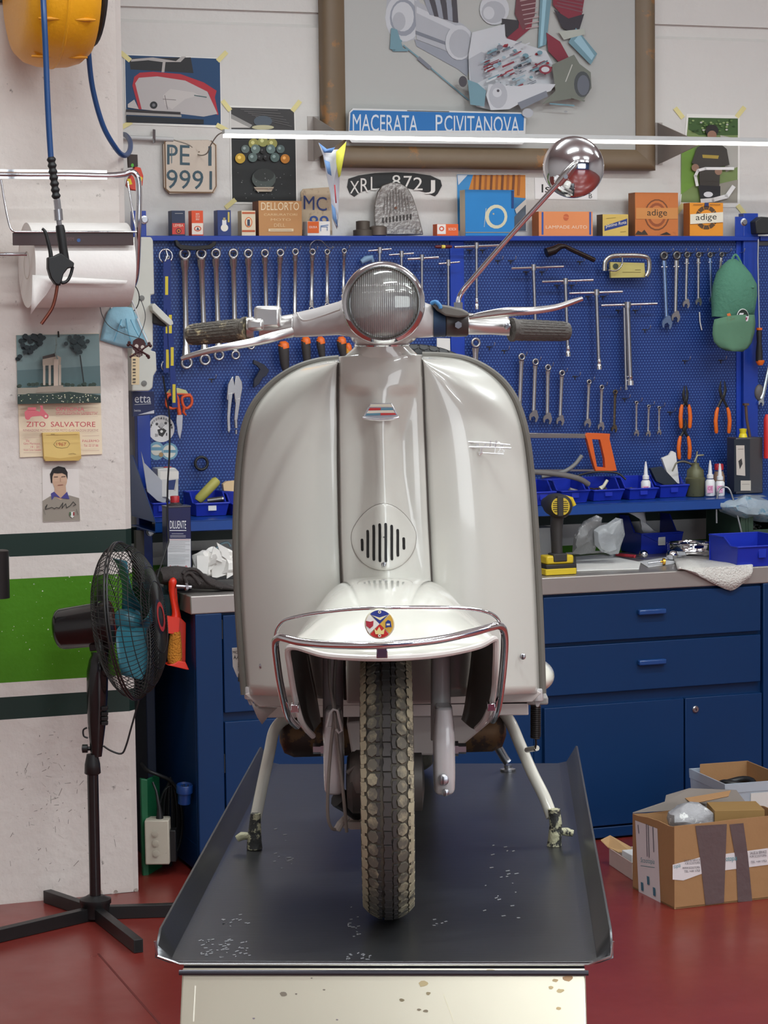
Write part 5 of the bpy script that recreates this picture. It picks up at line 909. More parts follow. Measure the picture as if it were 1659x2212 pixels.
b, a = lbox(1302, 463, 1357, 507, .60, .05, M((214, 184, 96), .5), M((90, 76, 60), .6)); a.p((36, 60, 130), 1306, 488, 1355, 472, 1355, 486, 1306, 499).t('platino Rota', (235, 230, 210), 1309, 494, 1353, 485, -9); a.ln((150, 130, 60), 1, 1310, 472, 1330, 470).ln((150, 130, 60), 1, 1340, 501, 1352, 500); solo('contact_box', 'small yellow carton with a blue slanted label band', 'box', 'W', b)
b, a = lbox(1372, 416, 1465, 507, .60, .055, M((198, 116, 58), .6, wear=(160, 84, 40), ws=18, wt=.6, wv=.2), M((150, 96, 56), .6)); a.c((120, 70, 40), 1419, 464, 27, 34).c((198, 116, 58), 1419, 464, 24, 31).c((150, 80, 44), 1419, 464, 20, 26).c((198, 120, 66), 1419, 464, 15, 20).q((206, 140, 76), 1374, 449, 1464, 473).t('adige', (44, 40, 34), 1398, 470, 1441, 452)
a.p((60, 50, 40), 1372, 507, 1378, 498, 1386, 502, 1392, 496, 1400, 507).p((40, 36, 34), 1425, 507, 1440, 501, 1450, 507); solo('clutch_disc_box', 'large worn orange-brown clutch disc carton with a frayed left edge', 'box', 'W', b)
b, a = lbox(1490, 438, 1562, 508, .60, .05, M((232, 150, 40), .5), M((200, 110, 40), .6)); a.c((90, 66, 44), 1526, 470, 24, 26).c((232, 150, 40), 1526, 470, 15, 17)
for k in range(10): an = k*math.pi/5; a.ln((232, 150, 40), 1, 1526+16*math.cos(an), 470+18*math.sin(an), 1526+24*math.cos(an), 470+26*math.sin(an))
a.p((232, 226, 206), 1491, 463, 1562, 458, 1562, 480, 1491, 484).t('adige', (44, 40, 34), 1503, 480, 1548, 463, -2).q((44, 60, 110), 1522, 438, 1531, 445).ln((120, 80, 40), 1.2, 1498, 442, 1518, 442).ln((120, 80, 40), 1.2, 1534, 442, 1556, 442); solo('clutch_disc_box', 'smaller bright yellow clutch disc carton with a white band', 'box', 'W', b)
# ================================================================ things on the back wall
NW_ = BW-.0025
def tapes(b, lst):
    for x, y, an in lst:
        ca, sa = math.cos(an), math.sin(an); b.prism([P(x+u*ca-v*sa, y+u*sa+v*ca, NW_-.001) for u, v in ((-14, -5), (14, -5), (14, 5), (-14, 5))], (0, .0006, 0), TAPE)
def taped(name, label, cat, quad, tl, draw, border=(226, 224, 218)):
    b = sheet(NW_, .0008, *quad, m=PAPER); a = Art(b, NW_-.0003); draw(a); pr = [('print', b)]
    for k in tl: t = B(); tapes(t, [k]); pr.append(('tape', t, dict(label='strip of yellowed tape')))
    if len(pr) > 1: thing(name, label, cat, 'W', pr)
    else: solo(name, label, cat, 'W', b)
def d1_(a):
    a.p((22, 64, 104), 270, 119, 475, 127, 477, 271, 273, 264).p((34, 34, 36), 279, 126, 412, 124, 418, 158, 282, 150).p((176, 170, 166), 283, 128, 330, 124, 380, 132, 392, 122, 402, 122, 390, 134, 350, 134, 320, 130, 283, 133).p((178, 172, 168), 352, 130, 358, 130, 355, 156, 349, 156)
    a.p((176, 40, 52), 286, 185, 290, 166, 302, 157, 330, 155, 390, 160, 440, 178, 468, 196, 464, 210, 472, 248, 468, 248, 450, 200, 400, 175, 340, 165, 300, 170, 294, 185, 306, 236, 300, 236)
    a.p((184, 178, 176), 292, 180, 300, 168, 340, 165, 400, 174, 448, 198, 470, 246, 440, 252, 306, 236).p((196, 190, 186), 352, 206, 368, 192, 420, 200, 430, 206, 400, 214, 372, 236, 356, 226).ln((60, 90, 90), 2, 420, 206, 446, 210).ln((120, 112, 110), 1.2, 352, 214, 380, 216).ln((120, 112, 110), 1.2, 356, 206, 362, 236)
    a.c((30, 30, 34), 332, 227, 8).c((110, 110, 114), 332, 227, 3.5).p((44, 38, 40), 272, 236, 390, 242, 390, 248, 272, 242).p((160, 156, 152), 272, 242, 392, 248, 392, 253, 272, 248).p((20, 24, 32), 272, 250, 440, 258, 440, 268, 273, 264).p((190, 184, 182), 276, 225, 290, 215, 300, 236, 276, 232)
taped('scooter_photo', 'taped photo of a red and white scooter side panel on blue', 'photo', (268, 117, 477, 125, 479, 276, 271, 268), [(480, 122, -.8), (271, 122, .7), (480, 276, .5), (272, 270, -.5)], d1_)
def d2_(a):
    a.p((58, 56, 56), 499, 232, 635, 236, 640, 438, 502, 436).p((30, 32, 32), 500, 298, 638, 298, 640, 438, 502, 436).p((150, 148, 144), 499, 246, 545, 270, 540, 276, 499, 258).p((206, 202, 196), 499, 256, 540, 276, 499, 276)
    for k in range(6): a.ln((110, 108, 106), 1, 520+k*8, 236+k*4, 600+k*6, 238+k*7)
    a.c((80, 90, 100), 568, 262, 20, 12).c((190, 186, 150), 568, 275, 24, 5)
    for x, y, r, c in ((548, 310, 11, (150, 146, 76)), (568, 306, 11, (150, 150, 84)), (588, 310, 11, (150, 146, 76)), (530, 322, 9, (90, 104, 100)), (552, 322, 10, (100, 118, 112)), (585, 322, 10, (96, 116, 112)), (606, 322, 9, (80, 96, 94)), (519, 342, 11, (196, 158, 50)), (616, 343, 10, (186, 118, 36)), (546, 340, 10, (86, 104, 100)), (594, 340, 10, (80, 100, 96)), (568, 326, 6, (16, 16, 16)), (562, 340, 6, (14, 14, 14)), (575, 340, 6, (14, 14, 14))): a.c(c, x, y, r).c(tuple(min(255, v+60) for v in c), x-2, y-2, r*.35)
    a.c((70, 78, 74), 570, 386, 26, 22).c((44, 48, 46), 570, 378, 22, 14).p((176, 160, 140), 548, 404, 592, 404, 586, 414, 556, 414).ln((90, 60, 50), 1.5, 550, 408, 590, 408)
    for k in range(26): a.c((70+random.randrange(60),)*3, 510+random.random()*120, 370+random.random()*60, 1.2)
taped('mirror_photo', 'taped dark fisheye photo of a scooter covered in lamps', 'photo', (496, 228, 637, 233, 643, 441, 499, 441), [(489, 228, .9), (640, 229, -.9), (498, 440, -.7)], d2_)
# embossed plate PE 1 / 9991
b = B(bev=.0015); b.prism([P(x, y, BW-.02) for x, y in [(352, 312), (361, 303), (450, 302), (469, 312), (469, 404), (463, 417), (366, 419), (360, 410), (354, 405)]], (0, .01, 0), M((206, 192, 176), .55, wear=(120, 84, 56), ws=14, wt=.63, wv=.08), M((110, 84, 60), .7)); a = Art(b, BW-.0205)
a.t('PE', (58, 84, 96), 361, 355, 410, 312, 2).t('1', (58, 84, 96), 450, 358, 457, 316).t('9991', (58, 84, 96), 360, 407, 458, 366, 3).ln((120, 90, 62), 3, 356, 306, 358, 408, 366, 415, 460, 416).ln((120, 90, 62), 2, 456, 304, 466, 314, 467, 402, 460, 414)
a.ln((86, 116, 128), 1.5, 371, 320, 371, 352).c((206, 192, 176), 427, 322, 3).c((110, 90, 70), 430, 328, 1.5); solo('number_plate', 'embossed cream number plate with rusty edges reading PE 1 9991', 'number plate', 'W', b)
# conduit and its wire
b = B(mat=M((196, 196, 194), .4), smooth=60); b.tube([P(262, 296, BW-.02), P(374, 301, BW-.02)], .0075, seg=14); q = B(mat=STEEL); q.tube([P(333, 280, BW-.01), P(333, 300, BW-.03), P(333, 308, BW-.012)], .005, seg=8, flat=.4); thing('conduit', 'short grey plastic conduit clipped to the wall by the pillar', 'pipe', 'W', [('tube', b), ('clip', q)])
# LED bar on two brackets
LN = .36; LB = .0; zb0 = P(1000, 296.5, LN)[2]; xL0 = P(485, 290, LN)[0]; hb = 17*ms(LN)
b = B(bev=.001, mat=M((206, 208, 206), .4, .3)); b.box((xL0, LN, zb0-hb*.02), (XR, LN+.028, zb0+hb*.55))
e = B(); e.box((xL0+.002, LN+.001, zb0-hb*.45), (XR, LN+.024, zb0-hb*.02), M((255, 252, 244), .5, var=0, emit=5.0))
w_ = B(mat=M((150, 142, 130), .5), smooth=70); w_.tube([P(*p) for p in spl([(374, 302, BW-.02), (410, 314, BW-.02), (428, 334, BW-.02), (446, 332, .6), (456, 312, .5), (470, 292, .42), (485, 285, LN+.02)], 6)], .0022, seg=8)
def brk(pts, n0): 
    x = P(pts, 290, LN+.01)[0]; q = B(mat=M((168, 160, 154), .45, .5)); q.prism([(x, LN+.02, zb0+.0), (x, BW, zb0+.09), (x, BW, zb0-.06), (x, LN+.02, zb0-.012)], (.003, 0, 0)); q.box((x-.02, BW-.003, zb0-.06), (x+.02, BW, zb0+.09)); return q
thing('led_bar', 'long thin glowing LED bar held out from the wall on brackets', 'lamp', 'W', [('housing', b), ('diffuser', e, dict(label='glowing white strip')), ('cable', w_), ('bracket', brk(745, 0)), ('bracket', brk(1512, 0))])
# framed engine cutaway print
FN = BW-.055; FM = M((116, 98, 76), .5, wear=(150, 108, 66), ws=9, wt=.6, wv=.06, vs=6, var=.12); xa, xb = P(702, 340, FN)[0], P(1419, 340, FN)[0]; ia, ib = P(752, 310, FN)[0], P(1380, 310, FN)[0]; z0, z1 = P(1060, 364, FN)[2], P(1060, 318, FN)[2]; zt2 = 3.06; fw = ia-xa
fp = []
def rail(p4, nm):
    q = B(smooth=50); o, i_, i2, o2 = p4; mid = lambda a_, c_, t: tuple(u+(v-u)*t for u, v in zip(a_, c_))
    rings = []
    for A_, C_ in ((o, i_), (o2, i2)):
        rings.append([(mid(A_, C_, t)[0], FN+dd, mid(A_, C_, t)[1]) for t, dd in ((0, .05), (0, .012), (.12, .002), (.35, 0), (.6, .004), (.85, .014), (1, .022), (1, .05))])
    q.dm = FM; q.loft(rings); fp.append((nm, q))
rail(((xa, z0), (ia, z1), (ia, zt2-fw), (xa, zt2)), 'rail'); rail(((xb, z0), (ib, z1), (ib, zt2-fw), (xb, zt2)), 'rail'); rail(((xa, z0), (ia, z1), (ib, z1), (xb, z0)), 'rail'); rail(((xa, zt2), (ia, zt2-fw), (ib, zt2-fw), (xb, zt2)), 'rail')
b = B(); AN = BW-.028; b.box((ia-.01, AN, z1-.01), (ib+.01, AN+.004, zt2-fw+.01), M((176, 176, 172), .5, vs=2, var=.03)); a = Art(b, AN-.0002)
G1, G2, G3, RD, TL_, DK, GN, G4 = (172, 174, 180), (146, 150, 160), (196, 198, 202), (128, 40, 56), (110, 146, 158), (70, 66, 72), (112, 116, 106), (120, 124, 134)
a.p(G1, 838, -30, 870, -40, 905, -10, 908, 30, 896, 85, 870, 92, 842, 60, 834, 20).c(G3, 872, 38, 40, 52).c(G2, 872, 38, 30, 40).c(G3, 870, 36, 24, 32).c(G1, 862, 46, 14, 20)
a.p(G1, 895, 0, 1000, 52, 1018, 68, 1016, 130, 900, 85).p(G3, 900, 14, 990, 58, 988, 70, 900, 28).p(G2, 895, 84, 1020, 132, 1008, 165, 990, 150, 900, 100).p(G4, 898, 66, 1000, 104, 1000, 110, 898, 74)
for k in range(6): a.p(DK if k % 2 else G2, 905+k*14, -30, 915+k*14, -30, 940+k*10, 34+k*3, 928+k*10, 32+k*3)
a.c(G3, 992, 92, 30, 38).c(G1, 994, 94, 24, 31).c(G3, 1068, 20, 32, 34).c(G1, 1066, 26, 26, 24).c(G3, 1056, 28, 12, 14).p((52, 48, 52), 1084, 40, 1122, 44, 1120, 76, 1100, 82, 1084, 70)
a.ln(TL_, 6, 866, 88, 850, 108, 880, 108).p(TL_, 845, 60, 858, 64, 872, 108, 842, 106).ln(TL_, 3, 872, 98, 905, 125, 932, 148, 1012, 216).ln(G4, 8, 905, 126, 928, 146)
a.p(RD, 1128, -30, 1160, -30, 1148, 60, 1110, 92, 1090, 110, 1070, 100, 1090, 86, 1120, 60).p((108, 60, 66), 1118, -30, 1160, -30, 1155, 34, 1130, 66, 1112, 30)
for k in range(9): a.ln((176, 150, 150), 2, 1120+k*2, -18+k*10, 1152+k*2, -24+k*10)
a.p(TL_, 1168, -30, 1194, -30, 1180, 96, 1162, 104).p((150, 190, 204), 1174, -30, 1183, -30, 1172, 98, 1166, 100)
a.p(RD, 1194, 10, 1250, 74, 1262, 0, 1228, -30, 1196, -30).p((52, 46, 54), 1196, 20, 1228, 40, 1262, 30, 1248, 76, 1214, 60)
for k in range(8): a.ln((120, 70, 80), 3, 1200+k*4, 12-k*6, 1258, 26-k*8)
a.p(RD, 1180, 70, 1210, 90, 1232, 130, 1216, 144, 1184, 110).p(TL_, 1244, 60, 1290, 116, 1276, 140, 1228, 92).p((150, 186, 200), 1252, 74, 1284, 120, 1278, 130, 1240, 88).p((176, 180, 170), 1206, 68, 1262, 62, 1264, 74, 1218, 86)
a.p(G3, 1020, 70, 1090, 52, 1092, 82, 1180, 110, 1200, 150, 1206, 186, 1140, 204, 1096, 200, 1060, 238, 1028, 230, 1014, 180, 1012, 120).p(G1, 1012, 128, 1040, 112, 1062, 120, 1050, 170, 1018, 186)
random.seed(11)
for k in range(150):
    x, y = 1050+random.random()*140, 90+random.random()*100
    if abs(x-1110)/90+abs(y-140)/60 > 1.1: continue
    c = random.choice([RD, (150, 34, 46), TL_, G3, DK, (200, 206, 208), G4, (92, 112, 122), (150, 170, 180), G1]); r = 2+random.random()*6
    if k % 3: a.ln(c, 1.5+random.random()*2.5, x-r*1.6, y+r, x+r*1.6, y-r*.4)
    else: a.c(c, x, y, r*.9, r*.7, 8)
a.p(GN, 1192, 140, 1240, 118, 1252, 138, 1276, 156, 1278, 190, 1262, 214, 1240, 212, 1190, 220, 1170, 226, 1200, 196).c((70, 74, 76), 1258, 182, 18, 28).c((98, 102, 112), 1260, 184, 13, 22).ln((190, 190, 182), 2, 1236, 140, 1222, 176)
a.p(G3, 1056, 182, 1120, 186, 1160, 180, 1200, 182, 1190, 196, 1140, 214, 1100, 236, 1060, 238, 1050, 206).c(G1, 1076, 206, 20, 28).c(G3, 1074, 200, 10).c(DK, 1076, 196, 3).p(G4, 1118, 222, 1180, 196, 1184, 208, 1126, 236).c(G1, 1140, 244, 12, 10)
a.p(TL_, 1010, 172, 1032, 180, 1050, 196, 1046, 230, 1016, 226).c(DK, 1000, 176, 9, 12).ln(TL_, 3, 1188, 224, 1240, 228).ln(GN, 4, 1236, 210, 1262, 218).c(RD, 1178, 150, 14, 10).c(G3, 1178, 150, 9, 6).c((150, 150, 152), 1222, 241, 4, 2)
fp.append(('engine_print', b, dict(label='cutaway engine drawing on grey')))
thing('picture_frame', 'big worn wooden frame around a cutaway engine drawing', 'picture', 'W', fp)
# blue town sign leaning on the frame
b = B(bev=.001); b.prism([P(x, y, FN-.012) for x, y in [(754, 243), (762, 234), (1126, 243), (1136, 252), (1134, 306), (1128, 312), (760, 308), (753, 300)]], (0, .008, 0), M((206, 206, 204), .4, .2)); a = Art(b, FN-.0125)
a.p((26, 108, 176), 757, 244, 763, 238, 1126, 246, 1132, 252, 1131, 282, 755, 282).t('MACERATA', (206, 214, 220), 762, 283, 902, 246, 3).t('P', (206, 214, 220), 941, 284, 956, 248).t('CIVITANOVA', (206, 214, 220), 960, 285, 1122, 249, 3).ln((80, 80, 76), 1.5, 880, 239, 970, 241); solo('town_sign', 'blue metal direction sign with tall pale lettering behind the LED bar', 'sign', 'W', b)
# black curved plate
b = B(bev=.001); arc = [(750, 404), (753, 386), (775, 379), (810, 374), (852, 372), (895, 374), (930, 379), (952, 389), (955, 401), (946, 418), (940, 424)]; arc2 = [(915, 414), (880, 406), (852, 404), (815, 406), (780, 414), (766, 425), (756, 418)]
b.prism([P(x, y, NW_-.001) for x, y in arc+arc2], (0, .002, 0), M((26, 26, 26), .4)); a = Art(b, NW_-.0015); WHT = (226, 222, 216)
for ch, x0, y0, x1, y1 in (('X', 756, 418, 776, 391), ('R', 779, 415, 796, 385), ('L', 801, 411, 814, 382), ('8', 847, 404, 865, 378), ('7', 872, 407, 890, 380), ('2', 893, 411, 913, 383), ('J', 918, 419, 940, 389)): a.t(ch, WHT, x0, y0, x1, y1)
solo('number_plate', 'curved black number plate with white characters XRL 872J', 'number plate', 'W', b)
# postcard
b = sheet(NW_, .001, 986, 376, 1136, 377, 1138, 500, 988, 499); a = Art(b, NW_-.0004); a.p((60, 140, 200), 987, 377, 1135, 378, 1136, 498, 989, 498).p((206, 130, 50), 1022, 378, 1135, 378, 1135, 428, 1010, 418)
for k in range(9): a.ln((120, 66, 34) if k % 2 else (160, 92, 40), 5, 1026+k*12, 379, 1024+k*12, 420)
a.p((206, 212, 220), 988, 378, 1010, 378, 990, 400).p((90, 100, 112), 1110, 470, 1136, 440, 1136, 498, 1100, 498).p((230, 225, 215), 1112, 452, 1136, 430, 1136, 442, 1116, 462); solo('postcard', 'colour print of an orange slatted roof pinned behind the blue box', 'photo', 'W', b)
# paper with lettering behind the mirror
b = sheet(NW_, .0006, 1155, 384, 1290, 386, 1290, 432, 1156, 430, m=M((232, 230, 228), .7)); a = Art(b, NW_-.0004); a.t('Is', (30, 30, 30), 1170, 416, 1188, 398); a.t('B', (60, 60, 60), 1272, 428, 1279, 418); solo('paper_strip', 'white paper strip with black print behind the round mirror', 'paper', 'W', b)
def d3_(a):
    a.p((120, 140, 84), 1487, 254, 1594, 256, 1593, 438, 1471, 437).p((62, 92, 44), 1487, 254, 1594, 256, 1594, 292, 1510, 292, 1487, 280).p((176, 174, 166), 1556, 292, 1594, 300, 1594, 360, 1568, 372).p((112, 152, 60), 1472, 310, 1500, 312, 1500, 400, 1471, 420)
    a.p((152, 148, 136), 1540, 400, 1594, 388, 1593, 438, 1530, 438)
    for k in range(40): a.c(random.choice([(90, 120, 60), (44, 74, 34), (150, 170, 110), (190, 190, 180)]), 1490+random.random()*100, 258+random.random()*30, 3, 2, 6)
    a.c((36, 32, 30), 1538, 282, 14, 13).c((150, 112, 92), 1538, 292, 10, 10).p((34, 30, 30), 1526, 296, 1550, 296, 1552, 316, 1538, 322, 1524, 316)
    a.p((62, 58, 52), 1506, 318, 1522, 310, 1556, 310, 1570, 322, 1576, 356, 1556, 360, 1554, 404, 1512, 402, 1510, 360, 1494, 352).p((170, 146, 60), 1517, 334, 1553, 336, 1551, 343, 1518, 341).p((34, 34, 38), 1508, 400, 1556, 402, 1556, 434, 1514, 434)
    a.c((150, 116, 96), 1502, 362, 8).c((150, 116, 96), 1552, 370, 8).ln((232, 232, 230), 6, 1506, 400, 1502, 380, 1508, 368, 1524, 364, 1584, 364).ln((232, 232, 230), 9, 1516, 434, 1540, 432, 1570, 424, 1584, 404).c((214, 214, 218), 1530, 420, 10, 6)
taped('portrait_photo', 'taped outdoor photo of a bearded person in dark shirt holding white parts', 'photo', (1483, 246, 1598, 249, 1598, 448, 1468, 448), [(1467, 244, .9), (1600, 242, -.9), (1468, 452, -.9), (1602, 454, .9)], d3_)
# pennant hung on a cord from the bracket
b = B(smooth=60, solid=.001); 
b.poly([P(*p) for p in [(688, 308, .40), (706, 325, .41), (735, 322, .42), (748, 305, .40), (744, 330, .43), (734, 380, .45), (732, 440, .46), (731, 470, .46), (728, 495, .47), (717, 470, .46), (714, 420, .45), (704, 370, .43), (698, 335, .41)]], M((214, 218, 226), .6)); a = Art(b, .398)
a.p((206, 206, 70), 726, 328, 748, 306, 745, 326, 735, 380, 731, 384, 726, 350).p((90, 130, 186), 688, 308, 706, 322, 724, 318, 716, 330, 700, 330).p((110, 150, 200), 700, 345, 712, 350, 716, 380, 708, 375).p((110, 150, 200), 716, 440, 724, 450, 730, 492, 719, 472).ln((196, 60, 70), 2.5, 723, 400, 726, 438)
solo('pennant', 'small blue and yellow pennant hanging from the LED bar', 'pennant', 'W', b)
# ================================================================ things on and before the pillar
# hose reel
RN = -.36; x0, x1_ = P(33, 100, RN)[0], P(193, 100, RN)[0]; hw = (x1_-x0)/2; cx = (x0+x1_)/2; zb_ = P(112, 149, RN)[2]; R0 = .235; cz = zb_+R0
YEL = M((232, 162, 26), .38, var=.04, bump=.1, bs=120)
b = B(mat=YEL, smooth=35, bev=.003); RC_ = RN
b.lathe((cx-hw, RC_, cz), (1, 0, 0), [(.02, .0), (R0*.72, .0), (R0*.84, hw*.08), (R0*.93, hw*.3), (R0*.975, hw*.62), (R0*.985, hw*.97), (R0, hw*.98), (R0, hw*1.03), (R0*.985, hw*1.04), (R0*.975, hw*1.4), (R0*.93, hw*1.72), (R0*.84, hw*1.94), (R0*.72, hw*2), (.02, hw*2)], seg=48)
rib = B(mat=M((214, 142, 20), .4), smooth=60)
for sx_ in (-1, 1):
    for an in (-.55, -1.18): 
        rr = R0*.965; x_ = cx+sx_*hw*.45; rib.tube([(x_+dx*sx_*hw, RC_-rr*math.cos(an)*-(-1), cz+rr*math.sin(an)) for dx in (-.3, 0, .3)], [.003, .006, .003], seg=8)
sd = B(mat=M((44, 42, 40), .6), smooth=40); sd.lathe((cx+hw*1.0, RC_, cz+.02), (1, 0, 0), [(.05, 0), (R0*.80, .0), (R0*.82, .008), (R0*.80, .016), (.05, .016)], seg=36)
arm_ = B(mat=M((60, 60, 60), .5, .5), bev=.002); arm_.box((cx+hw+.016, RC_-.02, cz+.0), (cx+hw+.022, PN-.001, cz+.06)); arm_.box((cx-hw-.03, PN-.012, cz-.02), (cx+hw+.03, PN-.001, cz+.1))
thing('hose_reel', 'yellow plastic air hose reel mounted high on the pillar', 'hose reel', 'W', [('drum_case', b, dict(sub=[('case_rib', rib)])), ('side_disc', sd), ('wall_bracket', arm_)])
HB = M((24, 66, 118), .4); n0 = RN-.26
hs = B(mat=HB, smooth=80); hs.tube([P(x, y, n_) for x, y, n_ in spl([(91, -60, n0+.05), (95, 30, n0), (99, 120, n0), (102, 200, n0), (106, 280, n0), (110, 342, n0)], 5)], 6.2*ms(n0), seg=12)
bd_ = B(mat=M((26, 26, 27), .55), smooth=60); rr = []; pp = []
for k in range(15): t = k/14; pp.append(P(110+12*t, 338+92*t, n0)); rr.append((9.5 if k % 2 else 6.8)*ms(n0)*(1.0 if 0 < k < 14 else .8))
bd_.tube(spl(pp, 3), [max(.001, v[0]) for v in spl([(q,) for q in rr], 3)], seg=14)
cn = B(mat=STEEL, smooth=30); cn.tube([P(x, y, n0) for x, y in ((122, 430), (123, 433), (125, 452))], 7.5*ms(n0), seg=6); cn.tube([P(x, y, n0) for x, y in ((125, 452), (125.5, 455), (127, 476))], 9*ms(n0), seg=14); cn.tube([P(127, 476, n0), P(129, 490, n0)], 5.5*ms(n0), seg=10)
gb = B(mat=M((20, 20, 21), .5), smooth=40, bev=.003); gpp = lambda l: [P(x, y, n0-.012) for x, y in l]
gb.tube([P(129, 486, n0), P(131, 500, n0), P(135, 530, n0), P(141, 565, n0)], [.011, .013, .012, .012], seg=14)
gb.prism(gpp([(104, 556), (118, 553), (132, 546), (150, 560), (161, 568), (159, 578), (147, 580), (138, 592), (134, 606), (129, 616), (120, 614), (110, 600), (104, 580)]), (0, .026, 0)); gb.tube([P(125, 608, n0), P(125, 617, n0)], .008, seg=12)
gd = B(mat=M((20, 20, 21), .5), smooth=60); gd.tube([P(x, y, n0) for x, y in spl([(157, 576), (153, 592), (146, 606), (136, 611), (131, 608)], 3)], .0045, seg=8)
tr = B(mat=M((20, 20, 21), .5), smooth=60); tr.tube([P(x, y, n0) for x, y in spl([(91, 494), (97, 500), (103, 520), (109, 545), (110, 560)], 4)], [.004, .004, .004, .004, .005, .005, .005, .005, .0055, .0055, .0055, .0055, .006, .006, .006, .006, .006], seg=8)
nz = B(mat=M((120, 66, 52), .35, .7), smooth=60); nz.tube([P(x, y, n0) for x, y in spl([(124, 614), (120, 640), (113, 664), (102, 682), (89, 700)], 4)], .0048, seg=10)
thing('air_blow_gun', 'blue air hose ending in a black blow gun with bent nozzle', 'air gun', 'W', [('hose', hs, dict(label='blue hose')), ('strain_relief', bd_, dict(label='black ribbed sleeve')), ('coupling', cn, dict(label='steel coupling')), ('gun_body', gb, dict(sub=[('finger_guard', gd)])), ('trigger_lever', tr), ('nozzle_tube', nz, dict(label='bent copper-coloured nozzle'))])
b = B(mat=HB, smooth=80); b.tube([P(*p) for p in spl([(189, 62, -.30), (191, 110, -.30), (200, 190, -.28), (222, 270, -.26), (250, 320, -.22), (268, 336, -.15), (280, 326, -.02), (281, 306, .2), (272, 292, .5), (262, 290, .66)], 6)], 5.6*ms(-.3), seg=12); solo('air_hose', 'blue feed hose looping from the reel round the pillar edge', 'hose', 'W', b)
# paper towel holder
tn = -.335; C2 = M((210, 210, 214), .12, 1)
fr1 = B(mat=C2, smooth=60); fr1.tube([P(*p) for p in spl([(-12, 376, tn), (60, 377, tn), (150, 377, tn), (230, 379, tn), (268, 376, tn), (284, 371, tn), (296, 382, tn), (300, 410, tn), (299, 480, tn), (297, 540, tn+.02), (294, 590, tn+.05), (287, 616, tn+.08), (272, 622, tn+.1)], 4)], .009, seg=14)
fr1.box((P(-12, 372, tn)[0], tn-.006, P(0, 386, tn)[2]), (P(230, 372, tn)[0], tn+.004, P(0, 366, tn)[2]))
wr = B(mat=C2, smooth=70); wr.tube([P(*p) for p in spl([(2, 388, tn), (12, 450, tn-.02), (22, 492, tn-.04), (32, 501, tn-.04)], 3)]+[P(295, 501, tn-.04)]+[P(288, 470, tn-.02), P(276, 392, tn)], .0032, seg=8)
bar = B(mat=M((52, 26, 26), .35), bev=.001); q0, q1 = P(28, 530, tn-.035), P(288, 503, tn-.035); bar.box((q0[0], tn-.035, q0[2]), (q1[0], tn-.031, q1[2])); aa = Art(bar, tn-.0355); aa.t('EVEMI', (110, 84, 84), 145, 520, 160, 513).c((50, 84, 140), 170, 519, 4)
rd = B(mat=C2, smooth=60); rd.tube([P(-10, 549, -.24), P(60, 549, -.24), P(62, 560, -.24), P(62, 574, -.24), P(290, 576, -.24)], .006, seg=10); rd.tube([P(270, 549, -.26), P(298, 549, -.26)], .005, seg=10)
leg2 = B(mat=C2, smooth=60); leg2.tube([P(-12, 376, tn), P(-12, 376, PN+.0)], .008, seg=10); leg2.tube([P(298, 480, tn+.01), P(296, 480, PN)], .006, seg=10)
thing('towel_holder', 'chrome wall holder for paper towels with a dark tear bar', 'towel holder', 'W', [('tube_frame', fr1), ('wire_frame', wr), ('tear_bar', bar, dict(label='dark brown serrated tear bar')), ('roll_axle', rd), ('wall_stay', leg2)])
RL = M((236, 231, 226), .85, var=.02, bump=.15, bs=30); b = B(mat=RL, smooth=50); c0_ = P(58, 573, -.24); c1_ = P(272, 574, -.24); RR = 87*ms(-.24); b.lathe(c0_, (1, 0, 0), [(RR*.32, .0), (RR, .0), (RR, c1_[0]-c0_[0]), (RR*.32, c1_[0]-c0_[0])], seg=44); cr = B(mat=M((190, 178, 164), .8), smooth=50).lathe((c0_[0]-.0005, c0_[1], c0_[2]), (1, 0, 0), [(RR*.31, 0), (RR*.33, 0), (RR*.33, c1_[0]-c0_[0]+.001), (RR*.31, c1_[0]-c0_[0]+.001), (RR*.31, 0)], seg=28, cap=False)
sh = B(mat=RL, smooth=60, solid=.0006); yy = -.24-RR*.99; sh.poly([P(*p) for p in [(70, 594, yy), (275, 606, yy), (272, 614, yy), (115, 612, yy-.004), (100, 636, yy-.006), (80, 660, yy-.008), (66, 680, yy-.004), (69, 640, yy-.003)]])
thing('paper_towel_roll', 'big white paper towel roll with a torn corner hanging down', 'paper roll', 'W', [('roll', b, dict(sub=[('core', cr)])), ('loose_sheet', sh)])
# mask, wire rings, skull tag
mk = B(mat=M((158, 206, 224), .8, bump=.2, bs=50), smooth=60, solid=.002); mp_ = [(238, 664), (262, 662), (285, 664), (300, 690), (318, 730), (322, 745), (300, 752), (270, 752), (245, 745), (216, 735), (222, 705), (230, 680)]
mk.loft([[P(268+(x-268)*f, 708+(y-708)*f, PN-.012-.02*(1-f)-.006*math.sin(x*.25)) for x, y in mp_] for f in (1, .8, .5, .2, .03)], cap=False)
ml = B(mat=M((228, 230, 232), .8), smooth=60); ml.tube([P(x, y, PN-.02) for x, y in spl([(240, 666), (255, 645), (270, 636), (284, 648), (300, 690)], 4)], .0022, seg=6); ml.tube([P(x, y, PN-.02) for x, y in ((296, 688), (306, 712), (320, 742))], .003, seg=6)
mf = B(mat=M((120, 186, 214), .8), smooth=60); [mf.tube([P(x, y, PN-.036) for x, y in l], .0016, seg=6) for l in (((262, 690), (254, 716), (246, 738)), ((272, 688), (276, 714), (284, 742)), ((282, 690), (292, 712), (304, 734)))]
thing('face_mask', 'pale blue disposable face mask hung under the towel roll', 'face mask', 'W', [('mask_body', mk), ('ear_loop', ml), ('pleat', mf)])
